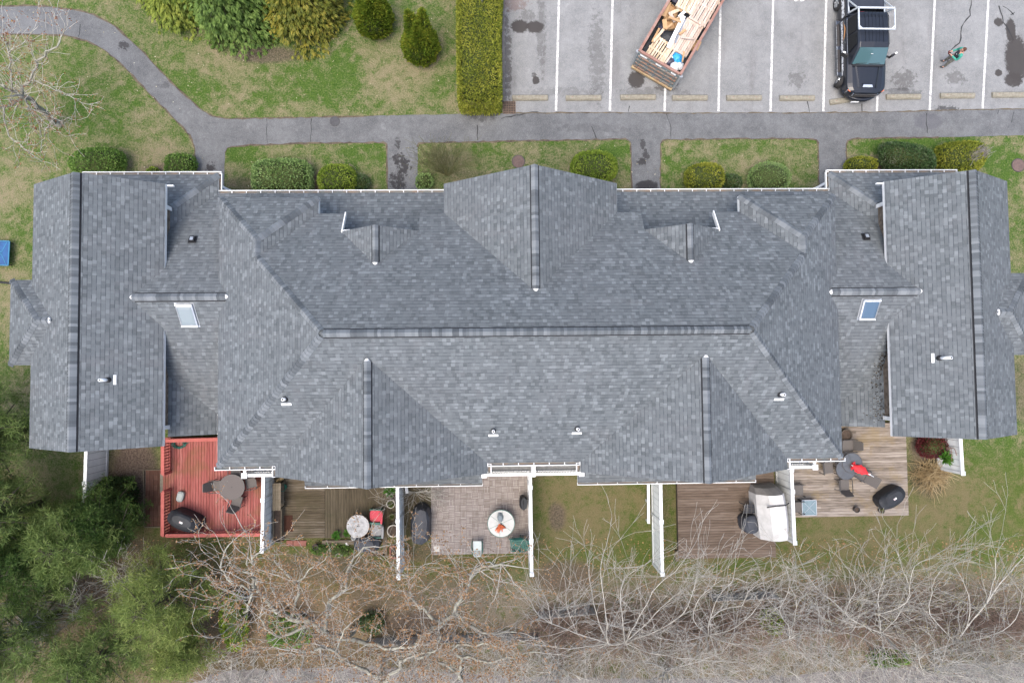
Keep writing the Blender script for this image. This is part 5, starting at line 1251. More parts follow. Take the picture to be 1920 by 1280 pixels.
def pallet(label, mat, w=1.1, l=1.15, n=9, gap=.35, group='wooden pallets in the skip'):
    t = thing('wooden_pallet', label, 'pallet', (0, 0, 0), 0, group); mb = MB()
    for k in range(n):
        mb.box((-w / 2 + (k + .5) * w / n, rr.uniform(-.02, .02), .125), (w / n * (1 - gap * rr.uniform(.5, 1.2)), l, .02), rr.uniform(-.008, .008))
    mb.build('deck_board', mat, t); mb = MB()
    for yy in (-l / 2 + .06, 0, l / 2 - .06): mb.box((0, yy, .07), (w, .09, .09))
    mb.build('stringer', mat, t); mb = MB()
    for k in range(4): mb.box((-w / 2 + (k + .5) * w / 4, 0, .012), (w / 10, l, .02))
    mb.build('bottom_board', mat, t); return t
# heap that carries everything: dark liner
rg = random.Random(3); lm = MB(); gx, gy_ = 9, 20
Z_ = {}
for i in range(gx + 1):
    for j in range(gy_ + 1): Z_[i, j] = Vector((-1.06 + 2.12 * i / gx, .1 + (Ld - .25) * j / gy_, .82 + .10 * rg.random() + .12 * (j / gy_)))
for i in range(gx):
    for j in range(gy_): lm.poly([Z_[i, j], Z_[i + 1, j], Z_[i + 1, j + 1], Z_[i, j + 1]])
ln_ = thing('black_felt', 'torn black roofing felt covering the heap inside the skip', 'roofing felt', (0, 0, 0)); lm.build('felt', M['covergrey'], ln_); inskip(ln_, 0, 0, 0)
inskip(pallet('yellowish slatted pallet lying at the gate end of the skip', M['palletwood'], .98, 1.30, 7, .50), -.40, .78, 1.05, -4, (3, -2))
inskip(pallet('greyish pink pallet in the middle of the skip, right of the white plank', M['palletgrey'], .95, 1.75, 9, .22), .52, 2.02, 1.25, 0, (3, 2))
inskip(pallet('large pale pallet at the far end of the skip, left half', M['palletwood'], 1.0, 1.9, 8, .25), -.30, 4.0, 1.42, 2, (1, 1)); inskip(pallet('large greyish pallet at the far end of the skip, against the right rim', M['palletgrey'], .95, 1.9, 8, .35), .58, 3.78, 1.44, 0, (2, 1))
def slabthing(name, label, cat, d, mat, x, y, z, rz, tilt=(0, 0), group=None, part='board'):
    t = thing(name, label, cat, (0, 0, 0), 0, group); MB().box((0, 0, 0), d).build(part, mat, t); return inskip(t, x, y, z, rz, tilt)
slabthing('white_plank', 'long white plank lying lengthwise in the middle of the skip', 'plank', (.20, 1.75, .04), M['white'], -.08, 1.95, 1.42, 4, (4, 0))
slabthing('white_plank', 'short white plank sticking up near the black felt in the skip', 'plank', (.14, .75, .04), M['white'], -.22, 3.05, 1.45, -18, (5, 0)); slabthing('grey_plank', 'dark grey folded sheet beside the long white plank in the skip', 'sheet', (.16, 1.3, .03), M['galv'], .10, 2.1, 1.40, 8, (3, 30), None, 'sheet')
def carton(label, d, x, y, z, rz, tilt=(0, 0)):
    t = thing('cardboard_box', label, 'box', (0, 0, 0), 0, 'cardboard in the skip'); mb = MB(); a_, b_, c_ = d[0] / 2, d[1] / 2, d[2]
    for sx in (-1, 1): mb.box((sx * a_, 0, c_ / 2), (.015, d[1], c_)); mb.box((0, sx * b_, c_ / 2), (d[0], .015, c_))
    mb.box((0, 0, .01), (d[0], d[1], .015)); mb.build('carton', M['cardboard'], t)
    for sx in (-1, 1): MB().box((sx * (a_ + .10), 0, c_ + .03), (.22, d[1], .012), mat=Matrix.Rotation(R_(sx * 18), 3, 'Y')).build('flap', M['cardboard'], t)
    return inskip(t, x, y, z, rz, tilt)
carton('open cardboard box in the middle left of the skip', (.55, .45, .3), -.55, 2.22, 1.1, 40, (8, 10)); carton('flattened cardboard box against the left rim of the skip', (.4, .8, .12), -.86, 2.75, 1.15, 8, (0, 25)); carton('small cardboard box by the right rim of the skip', (.28, .5, .2), 1.0, 1.95, 1.05, 6, (0, -10))
for i, (x, y, rz_a, L, m_, lb) in enumerate(((-.88, 1.35, 2, .8, 'cardboard', 'cardboard tube lying upright against the left side near the gate of the skip'), (-.75, 1.40, -10, .8, 'palletwood', 'broken board leaning beside the cardboard tube in the skip'), (-.55, 3.0, -38, .9, 'palletwood', 'broken plank pointing at the upper left corner of the scrap in the skip'), (-.32, 2.75, -20, .7, 'palletwood', 'yellowish block of split wood left of the long white plank'),
        (.12, .62, -2, 1.3, 'palletwood', 'long loose slat right of the slatted pallet at the gate end'), (-.62, 2.55, 62, .55, 'palletgrey', 'short crosswise board by the open cardboard box in the skip'), (.30, .95, -6, 1.2, 'palletgrey', 'pinkish loose board between the two front pallets in the skip'))):
    slabthing('scrap_board', lb, 'board', (.10 + .03 * (i % 3), L, .05), M[m_], x, y, 1.30 + .02 * (i % 3), rz_a, (4 * (i % 3), 3), 'loose scrap boards in the skip')
for i, (x, y, r_, m_, lb) in enumerate(((.62, .98, .30, 'bluebag', 'bright blue wrapping in the right front part of the skip'), (.40, .62, .26, 'purplebag', 'dark plastic bag left of the white bag at the gate end of the skip'), (.70, .45, .25, 'whitebag', 'white plastic bag at the gate end of the skip'), (.92, .72, .20, 'whitebag', 'small white bag pressed against the right rim of the skip'), (.86, .16, .17, 'purplebag', 'small black bag in the right corner at the gate of the skip'), (-.92, 3.6, .28, 'purplebag', 'dark bag by the left rim at the far end of the skip'), (-.75, 1.95, .25, 'purplebag', 'dark bag under the open cardboard box in the skip'), (.42, .85, .15, 'whitebag', 'crumpled white scrap on the dark bags beside the blue wrapping'))):
    t = thing('plastic_bag', lb, 'bag', (0, 0, 0), 0, 'plastic bags in the skip'); rg = random.Random(i + 20)
    MB().loft([ring(0, 0, .0, r_, r_ * .8, 13, 2, .18, rg), ring(0, 0, r_ * .5, r_ * 1.05, r_ * .9, 13, 2, .22, rg), ring(0, 0, r_ * .9, r_ * .6, r_ * .5, 13, 2, .3, rg), ring(.03, 0, r_ * 1.05, r_ * .2, r_ * .15, 13, 2, .3, rg)]).build('bag', M[m_], t); inskip(t, x, y, 1.02 + .04 * (i % 3), i * 37)
for i in range(16):
    slabthing('splintered_offcut', 'short splintered offcut strewn over the scrap in the skip', 'offcut', (rr.uniform(.05, .13), rr.uniform(.25, .75), .04), M[rr.choice(['palletwood', 'palletgrey', 'cardboard'])], rr.uniform(-.95, .95), rr.uniform(.5, 5.2), rr.uniform(1.36, 1.56), rr.uniform(-80, 80), (rr.uniform(-14, 14), rr.uniform(-14, 14)), 'splintered offcuts in the skip')
t = thing('stray_offcut', 'pale offcut sticking out below the skip gate', 'offcut', (0, 0, 0)); MB().box((0, 0, .05), (.14, .22, .1)).build('wood', M['palletwood'], t); t.location = P(1236, 152); t.rotation_euler = (0, 0, .4)

# ---- the person (faces the building's left: towards -X), holding a remote controller
def skin_body(name, chain, mat, parent, levels=2, root=0):
    """chain: list of (co, radius, parent index)"""
    me = bpy.data.meshes.new(name); me.from_pydata([c[0] for c in chain], [(c[2], i) for i, c in enumerate(chain) if c[2] is not None], [])
    ob = bpy.data.objects.new(name, me); COL.objects.link(ob); md = ob.modifiers.new('skin', 'SKIN'); md.use_smooth_shade = True
    sv = me.skin_vertices[0].data
    for i, c in enumerate(chain):
        r_ = c[1] if hasattr(c[1], '__len__') else (c[1], c[1]); sv[i].radius = r_; sv[i].use_root = (i == root)
    ss = ob.modifiers.new('sub', 'SUBSURF'); ss.levels = levels; ss.render_levels = levels
    bpy.context.view_layer.update(); m2 = bpy.data.meshes.new_from_object(ob.evaluated_get(bpy.context.evaluated_depsgraph_get())); m2.name = name
    bpy.data.objects.remove(ob); o = bpy.data.objects.new(name, m2); COL.objects.link(o); m2.materials.clear(); m2.materials.append(mat)
    m2.polygons.foreach_set('use_smooth', [True] * len(m2.polygons)); o.parent = parent; return o
# local frame: x = left-right (left +), y = back (front = -Y); turned so the front looks to -X
f1 = P(1762, 114.5, 0); f2 = P(1764.5, 128, 0); fm = (f1 + f2) / 2
pe = thing('person', 'person in a green hoodie and dark vest standing in the car park with a controller', 'person', (fm.x + .12, fm.y, .01), R_(-90 - 8))
hipz, shz = .92, 1.42
ch_ = [((0, .02, hipz), (.15, .11), None), ((0, .03, 1.1), (.14, .105), 0), ((0, .02, 1.28), (.165, .115), 1), ((0, .01, 1.42), (.13, .09), 2), ((0, -.01, 1.51), .058, 3), ((0, -.05, 1.60), (.085, .10), 4), ((0, -.06, 1.70), (.083, .098), 5), ((0, -.06, 1.77), (.05, .06), 6)]
def limb(side):
    b_ = len(ch_); s_ = side
    ch_.extend([((s_ * .19, .01, 1.41), .062, 3), ((s_ * .25, .02, 1.27), .052, b_), ((s_ * .27, -.01, 1.10), .043, b_ + 1), ((s_ * .19, -.20, 1.13), .037, b_ + 2), ((s_ * .10, -.33, 1.18), .027, b_ + 3), ((s_ * .075, -.39, 1.195), (.038, .018), b_ + 4)])
    for k, (dx_, dz_, L) in enumerate(((.025, .025, .062), (.012, .03, .070), (-.002, .028, .066), (-.016, .02, .052))):
        i0 = len(ch_); ch_.append(((s_ * (.075 - .3 * dx_), -.42 - .004 * k, 1.20 + dz_ * .5), .0095, b_ + 5)); ch_.append(((s_ * (.06 - .8 * dx_), -.42 - L * .55, 1.19 + dz_ * .6 - .01 * k), .0085, i0)); ch_.append(((s_ * (.035 - .6 * dx_), -.425 - L * .6, 1.17 + dz_ * .4 - .012 * k), .0075, i0 + 1))
    i0 = len(ch_); ch_.append(((s_ * .085, -.40, 1.225), .012, b_ + 5)); ch_.append(((s_ * .065, -.43, 1.242), .0095, i0))
    b_ = len(ch_); ch_.extend([((s_ * .10, .02, .84), .088, 0), ((s_ * .13, -.01, .48), .062, b_), ((s_ * .16, .02, .10), .043, b_ + 1), ((s_ * .165, -.05, .05), (.042, .035), b_ + 2), ((s_ * .17, -.14, .035), (.042, .025), b_ + 3)])
limb(1); limb(-1)
bo = skin_body('body', ch_, M['skin'], pe)
skin_body('hoodie', [((0, .02, .90), (.175, .135), None), ((0, .03, 1.1), (.165, .125), 0), ((0, .02, 1.28), (.185, .13), 1), ((0, .015, 1.43), (.14, .10), 2), ((0, .02, 1.50), (.075, .07), 3)] +
    [q for s_, b_ in ((1, 5), (-1, 9)) for q in (((s_ * .195, .01, 1.41), .078, 3), ((s_ * .255, .02, 1.27), .068, b_), ((s_ * .275, -.01, 1.10), .060, b_ + 1), ((s_ * .12, -.30, 1.17), .046, b_ + 2))], M['hoodie'], pe)
skin_body('vest', [((0, .02, .98), (.20, .16), None), ((0, .03, 1.12), (.19, .152), 0), ((0, .02, 1.28), (.205, .16), 1), ((0, .02, 1.40), (.185, .13), 2), ((0, .03, 1.47), (.12, .10), 3)], M['vest'], pe)
skin_body('trousers', [((0, .02, .95), (.165, .125), None), ((0, .02, .88), (.16, .125), 0)] + [q for s_, b_ in ((1, 2), (-1, 5)) for q in (((s_ * .105, .02, .80), .102, 1), ((s_ * .132, -.01, .48), .082, b_), ((s_ * .16, .02, .11), .070, b_ + 1))], M['camo'], pe)
for s_ in (1, -1): skin_body('shoe', [((s_ * .16, .04, .055), (.05, .05), None), ((s_ * .165, -.06, .05), (.052, .045), 0), ((s_ * .17, -.17, .04), (.048, .034), 1)], M['shoe'], pe)
hb = MB(); rs = []
for k in range(7):
    u = k / 6; rs.append(ring(0, -.045 + .012 * u, 1.60 + .215 * u, .098 * math.sqrt(max(.02, 1 - (u * 1.0) ** 3)), .118 * math.sqrt(max(.02, 1 - u ** 3)), 18, 2))
hb.loft(rs); 
hb.v = [(x, y + (.035 if (z < 1.72 and y < -.05) else 0), z) for x, y, z in hb.v]
hb.build('hair', M['hair'], pe, False, True)
fb = MB()
for s_ in (1, -1): fb.lathe([(.001, -.012), (.012, 0), (.001, .012)], (s_ * .033, -.155, 1.665), 8)
fb.build('eyes', M['black'], bo); nb = MB(); nb.loft([[(-.012, -.15, 1.66), (.012, -.15, 1.66), (0, -.158, 1.67)], [(-.016, -.155, 1.625), (.016, -.155, 1.625), (0, -.182, 1.63)]]); nb.build('nose', M['skin'], bo)
MB().box((0, -.148, 1.595), (.045, .012, .01)).build('mouth', simple('lips', (.35, .13, .11)), bo)
for s_ in (1, -1): MB().loft([ring(s_ * .086, -.05, 1.62, .01, .018, 8, 2), ring(s_ * .094, -.045, 1.65, .012, .024, 8, 2), ring(s_ * .09, -.045, 1.685, .008, .014, 8, 2)]).build('ear', M['skin'], bo)
MB().box((.08, -.15, 1.30), (.04, .01, .03)).build('vest_badge', M['white'], pe)
rc = thing('remote_controller', 'dark remote controller held by the person in the green hoodie', 'controller', (0, 0, 0)); MB().loft([ring(0, 0, 0, .10, .06, 16, 4), ring(0, 0, .04, .105, .065, 16, 4)]).build('case', M['black'], rc); MB().box((0, -.07, .06), (.16, .02, .09)).build('screen', simple('dark_red_phone', (.12, .02, .02)), rc)
for s_ in (-1, 1): MB().tube([(s_ * .05, .01, .04), (s_ * .05, .01, .06)], .009, 6).build('stick', M['galv'], rc)
rc.rotation_euler = (0, 0, R_(-98)); rc.location = Matrix.Translation(pe.location) @ Matrix.Rotation(R_(-98), 4, 'Z') @ Vector((0, -.44, 1.165))
# ================================================================== VEGETATION
def unit(v): return v / np.maximum(1e-9, np.linalg.norm(v, axis=1, keepdims=True))
def leaves(pts, dirs, L, W, rg, spread=.8):
    """rhombus leaves at pts growing roughly along dirs"""
    n = len(pts); d = unit(dirs + rg.normal(0, spread, (n, 3))); u = unit(np.cross(d, rg.normal(0, 1, (n, 3)))); l = (L * rg.uniform(.6, 1.35, n))[:, None]; w = (W * rg.uniform(.6, 1.3, n))[:, None]
    V = np.stack([pts, pts + d * l * .5 - u * w * .5, pts + d * l, pts + d * l * .5 + u * w * .5], 1).reshape(-1, 3)
    return V, np.arange(n * 4).reshape(-1, 4)
def blob_noise(p, rg, k=9, amp=.12):
    c = rg.normal(0, 1, (k, 3)); c = unit(c); a = rg.uniform(-1, 1, k); f = rg.uniform(2, 5, k)
    return 1 + amp * np.sum(a[None] * np.exp(-f[None] * (1 - p @ c.T) * 2), 1)
def sq(p, e):
    s = (np.abs(p) ** e).sum(1) ** (-1 / e); return p * s[:, None]
def shrub(name, label, cat, px, py, rx, ry, h, mat, group=None, e=2.4, dens=430, L=.10, W=.062, seed=1, amp=.10, rz=0.0, core=None, zc=.42, holes=0, parts=True):
    """clipped shrub: thousands of small leaves through an uneven shell over a twiggy core"""
    rg = np.random.RandomState(seed); c = P(px, py, h * .5); rx /= 37.; ry /= 37.
    area = 2 * math.pi * ((rx * ry) + (rx + ry) * .5 * h); n = int(area * dens)
    if e >= 8:          # long clipped hedge: spread the leaves evenly over the faces of the block
        n *= 2; A_ = np.array([rx * ry * 4, ry * h * 2, ry * h * 2, rx * h * 2, rx * h * 2]); f_ = rg.choice(5, n, p=A_ / A_.sum()); a_, b_ = rg.uniform(-1, 1, n), rg.uniform(-1, 1, n); s = np.zeros((n, 3))
        s[f_ == 0] = np.stack([a_, b_, np.ones(n)], 1)[f_ == 0]
        for q_, (ax_, sg_) in enumerate(((0, 1), (0, -1), (1, 1), (1, -1))):
            m_ = f_ == q_ + 1; v_ = np.stack([a_, a_, b_], 1); v_[:, ax_] = sg_; s[m_] = v_[m_]
        d = unit(s); s = s / (np.sum(np.abs(s) ** 14, 1) ** (1 / 14))[:, None]; k = blob_noise(unit(s * np.array([1, 3, 1])), np.random.RandomState(seed + 999), 30, amp)
    else:
        d = unit(rg.normal(0, 1, (n, 3))); d[:, 2] = np.abs(d[:, 2]) * 1.0 - .25; d = unit(d); s = sq(d, e); k = blob_noise(d, np.random.RandomState(seed + 999), 14, amp)
    depth = 1 - np.abs(rg.normal(0, .055, n)) + .02
    if holes:
        hc = unit(rg.normal(0, 1, (holes, 3)) + np.array([0, 0, .5])); dd = (d @ hc.T).max(1); depth = np.where(dd > .965, depth - .28 * rg.uniform(.3, 1, n), depth)
    p = s * (k * depth)[:, None] * np.array([rx, ry, h * (1 - zc)]); p[:, 2] += h * zc; ok = p[:, 2] > .03; p = p[ok]; d = d[ok]
    cz, sz = math.cos(rz), math.sin(rz); Rm = np.array([[cz, -sz, 0], [sz, cz, 0], [0, 0, 1]]); p = p @ Rm.T; d = d @ Rm.T
    t = thing(name, label, cat, (c.x, c.y, 0), 0, group)
    V, F = leaves(p, d + np.array([0, 0, .25]), L, W, rg, .75); fast('foliage', V, F, mat, t)
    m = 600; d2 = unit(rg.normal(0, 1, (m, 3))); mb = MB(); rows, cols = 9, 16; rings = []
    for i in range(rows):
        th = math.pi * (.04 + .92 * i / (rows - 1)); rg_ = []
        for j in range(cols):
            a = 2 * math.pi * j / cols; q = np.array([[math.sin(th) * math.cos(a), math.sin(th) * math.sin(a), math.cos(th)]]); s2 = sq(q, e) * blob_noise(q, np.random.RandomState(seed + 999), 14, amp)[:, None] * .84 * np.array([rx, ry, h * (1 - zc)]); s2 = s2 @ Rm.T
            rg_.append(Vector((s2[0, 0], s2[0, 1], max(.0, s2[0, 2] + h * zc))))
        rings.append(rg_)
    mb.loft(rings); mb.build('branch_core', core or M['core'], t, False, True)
    return t
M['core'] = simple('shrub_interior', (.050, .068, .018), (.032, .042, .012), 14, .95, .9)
M['boxwood'] = leafmat('boxwood_leaves', [(0.071, 0.139, 0.026), (0.136, 0.238, 0.048), (0.229, 0.337, 0.085)])
M['yewgreen'] = leafmat('grey_green_leaves', [(0.126, 0.217, 0.058), (0.217, 0.318, 0.108), (0.332, 0.437, 0.184)])
M['yewdark'] = leafmat('dark_shrub_leaves', [(0.035, 0.080, 0.025), (0.075, 0.131, 0.043), (0.170, 0.174, 0.123)])
M['yellowgreen'] = leafmat('yellow_green_leaves', [(0.101, 0.172, 0.020), (0.199, 0.279, 0.036), (0.334, 0.395, 0.070)])
M['goldhedge'] = leafmat('golden_hedge_leaves', [(0.107, 0.143, 0.018), (0.223, 0.250, 0.032), (0.383, 0.366, 0.062)])
M['arbor'] = leafmat('arborvitae_leaves', [(0.059, 0.114, 0.011), (0.144, 0.206, 0.022), (0.276, 0.285, 0.033)])
M['redleaf'] = leafmat('red_leaves', [(0.068, 0.012, 0.015), (0.128, 0.024, 0.027), (0.195, 0.060, 0.068)])
G_ = 'clipped shrubs along the front of the building'
shrub('clipped_shrub', 'rounded dark green shrub at the left end of the front wall', 'shrub', 187, 306, 45, 25, 1.15, M['boxwood'], G_, 2.5, 330, seed=2, amp=.2)
shrub('clipped_shrub', 'small square dark shrub against the left edge of the path stub', 'shrub', 339, 312, 24, 20, .95, M['boxwood'], G_, 4, 330, seed=3)
shrub('clipped_shrub', 'widest flat topped grey green shrub left of the second path stub', 'shrub', 530, 333, 52, 31, 1.25, M['yewgreen'], G_, 4, 330, seed=4, amp=.06)
shrub('clipped_shrub', 'round yellow green shrub right of the wide flat topped one', 'shrub', 632, 337, 34, 27, 1.15, M['yellowgreen'], G_, 2.4, 330, seed=5)
shrub('clipped_shrub', 'small dark leafy shrub tucked right of the round yellow green one', 'shrub', 676, 344, 15, 14, .7, M['yewdark'], G_, 2.2, 300, seed=6, amp=.2)
shrub('clipped_shrub', 'bright green domed shrub right of the middle front gable', 'shrub', 1114, 314, 42, 29, 1.25, M['yellowgreen'], G_, 2.4, 330, seed=7)
shrub('clipped_shrub', 'round yellowish shrub with a sparse crown in the right middle lawn', 'shrub', 1321, 332, 36, 27, 1.1, M['goldhedge'], G_, 2.4, 260, seed=8, amp=.14, holes=6)
shrub('clipped_shrub', 'little dark shrub between the yellowish one and the pale wispy one', 'shrub', 1374, 343, 17, 14, .6, M['yewdark'], G_, 2.2, 260, seed=9, amp=.25)
shrub('clipped_shrub', 'pale wispy grey green shrub at the right of the right middle lawn', 'shrub', 1441, 333, 40, 29, 1.05, M['yewgreen'], G_, 2.3, 230, .11, .03, 10, .14)
shrub('clipped_shrub', 'low yellow green shrub right of the rightmost path stub', 'shrub', 1615, 309, 29, 13, .75, M['goldhedge'], G_, 3, 330, seed=11)
shrub('clipped_shrub', 'large dark grey green shrub leaning left of the hollowed yellow one', 'shrub', 1698, 297, 52, 27, 1.45, M['yewdark'], G_, 2.6, 340, seed=12, amp=.16, rz=-.2)
hs = shrub('clipped_shrub', 'yellow green shrub with a bare woody hollow near the right end', 'shrub', 1800, 294, 49, 30, 1.4, M['goldhedge'], G_, 2.6, 330, seed=13, amp=.12)
shrub('clipped_shrub', 'tiny yellow green sprout beside the small square shrub', 'shrub', 287, 323, 10, 9, .45, M['yellowgreen'], G_, 2, 280, seed=14, amp=.3)
shrub('clipped_shrub', 'small speckled pale shrub at the left of the middle lawn', 'shrub', 797, 340, 14, 14, .5, M['yewgreen'], G_, 2, 240, seed=15, amp=.3)
shrub('clipped_hedge', 'tall golden green clipped hedge beside the car park', 'hedge', 899, 66, 39, 140, 1.75, M['goldhedge'], None, 12, 300, .11, .055, 16, .04, holes=0)
shrub('red_shrub', 'dark red leaved shrub between the weathered deck and the right white fence', 'shrub', 1748, 832, 30, 24, 1.1, M['redleaf'], None, 2, 300, .09, .05, 17, .3)
shrub('low_groundcover', 'low green clump in front of the brown deck beside the red slabs', 'plant', 680 - 60, 1030, 34, 9, .3, M['boxwood'], None, 2.2, 260, seed=18, amp=.3)
shrub('dark_rhododendron', 'dark leafy shrub growing over the lower end of the leftmost white fence', 'shrub', 213, 935, 36, 42, 1.7, leafmat('rhododendron_leaves', [(.012, .030, .008), (.026, .052, .014), (.055, .085, .028)]), None, 2.1, 170, .17, .06, 19, .3)
shrub('ivy_mound', 'low yellowish green mound under the bare trees left of the tan leaved branches', 'shrub', 440, 1165, 28, 48, 1.0, M['yellowgreen'], None, 2.1, 160, .12, .07, 20, .35)

GU = 'low evergreen shrubs under the bare trees'
shrub('understory_shrub', 'dark green shrub under the thick limb of the largest tan leaved tree', 'shrub', 545, 1178, 34, 26, 1.0, M['boxwood'], GU, 2.1, 170, .14, .07, 31, .35)
shrub('understory_shrub', 'small dark shrub between the two big tan leaved trees', 'shrub', 700, 1165, 22, 18, .7, M['yewdark'], GU, 2.1, 170, .13, .06, 32, .35)
shrub('understory_shrub', 'fresh green shrub just behind the wooden fence below the stained deck', 'shrub', 1442, 1165, 22, 22, .8, M['yellowgreen'], GU, 2.1, 170, .13, .06, 33, .35)
shrub('understory_shrub', 'green clump among the grey twigs at the lower right', 'shrub', 1668, 1232, 40, 16, .6, M['boxwood'], GU, 2.1, 130, .13, .06, 34, .35)
# ---- bare shrubs: bundles of thin stems
def segs_to_mesh(S, R0, R1, n=3):
    """S (k,2,3) segments -> prism tubes"""
    a = S[:, 0]; b = S[:, 1]; d = unit(b - a); ref = np.where(np.abs(d[:, 2:3]) > .9, np.array([[1., 0, 0]]), np.array([[0, 0, 1.]])); u = unit(np.cross(d, ref)); v = np.cross(d, u); k = len(S); V = np.zeros((k, 2 * n, 3))
    for i in range(n):
        c, s = math.cos(2 * math.pi * i / n), math.sin(2 * math.pi * i / n); o = u * c + v * s
        V[:, i] = a + o * R0[:, None]; V[:, n + i] = b + o * R1[:, None]
    F = np.zeros((k, n, 4), dtype=np.int64); base = (np.arange(k) * 2 * n)[:, None]
    for i in range(n):
        j = (i + 1) % n; F[:, i] = np.concatenate([base + i, base + j, base + n + j, base + n + i], 1)
    return V.reshape(-1, 3), F.reshape(-1, 4)
def grow(rg, p, d, L, r, lev, maxlev, S, tips, wig=.22, up=.1, nsub=4, kids=(2, 4), ang=(.35, .9), decay=.66, minr=.006):
    """recursive branching; S collects (a, b, ra, rb, level)"""
    n = nsub; q = np.array(p, float); d = np.array(d, float); d /= np.linalg.norm(d); rr_ = r; starts = []
    for i in range(n):
        d = d + rg.normal(0, wig, 3) * (.6 if lev == 0 else 1); d[2] += up; d /= np.linalg.norm(d); q2 = q + d * L / n; r2 = max(minr, r * (1 - .62 * (i + 1) / n)); S.append((q, q2, rr_, r2, lev)); q = q2; rr_ = r2
        if i >= 1 or lev > 0: starts.append((q.copy(), d.copy(), rr_))
    if lev >= maxlev: tips.append((q, d)); return
    k = rg.randint(kids[0], kids[1] + 1) + (1 if lev < 2 else 0)
    for i in range(k):
        st = starts[-1] if i == 0 else starts[rg.randint(0, len(starts))]; a = rg.uniform(*ang) * (.55 if i == 0 else 1); ax = np.cross(st[1], rg.normal(0, 1, 3)); ax /= np.linalg.norm(ax) + 1e-9
        nd = st[1] * math.cos(a) + ax * math.sin(a); grow(rg, st[0], nd, L * decay * rg.uniform(.75, 1.2), max(minr, st[2] * (.85 if i == 0 else .66)), lev + 1, maxlev, S, tips, wig, up * .8, nsub, kids, ang, decay, minr)
M['debris'] = leafmat('dark_debris', [(.016, .012, .009), (.04, .03, .02), (.10, .07, .04)])
M['budleaf'] = leafmat('tan_bud_leaves', [(.16, .085, .042), (.29, .165, .08), (.42, .27, .14)])
M['redbud'] = leafmat('reddish_buds', [(.14, .05, .03), (.26, .10, .05), (.32, .18, .06)])
M['palebud'] = leafmat('pale_buds', [(.20, .17, .07), (.28, .25, .12), (.32, .30, .18)])
M['lichen'] = simple('pale_lichen_bark', (.30, .305, .25), (.15, .13, .105), 5.5, .9, .6)
def smooth3(pts, k=3):
    out = []
    for i in range(len(pts) - 1):
        p0 = pts[max(i - 1, 0)]; p1 = pts[i]; p2 = pts[i + 1]; p3 = pts[min(i + 2, len(pts) - 1)]
        for j in range(k):
            t = j / k; out.append(.5 * (2 * p1 + (p2 - p0) * t + (2 * p0 - 5 * p1 + 4 * p2 - p3) * t * t + (3 * p1 - p0 - 3 * p2 + p3) * t ** 3))
    out.append(pts[-1]); return out
rg = np.random.RandomState(77); S = []
for k in range(260):
    t_ = rg.uniform(0, 1); a = np.array([.15 + .85 * t_ + rg.normal(0, .10), -.42 + .62 * math.sin(t_ * 2.6) + rg.normal(0, .08), 1.30 - .25 * abs(t_ - .4) + rg.normal(0, .06)]); d = np.array([.8, .35, .12]) * rg.choice([-1, 1]) + rg.normal(0, .3, 3); S.append((a, a + d * rg.uniform(.12, .34)))
S = np.array(S); V, F = segs_to_mesh(S, np.full(len(S), .014), np.full(len(S), .009), 4); fast('dead_wood', V, F, M['bark'], hs)
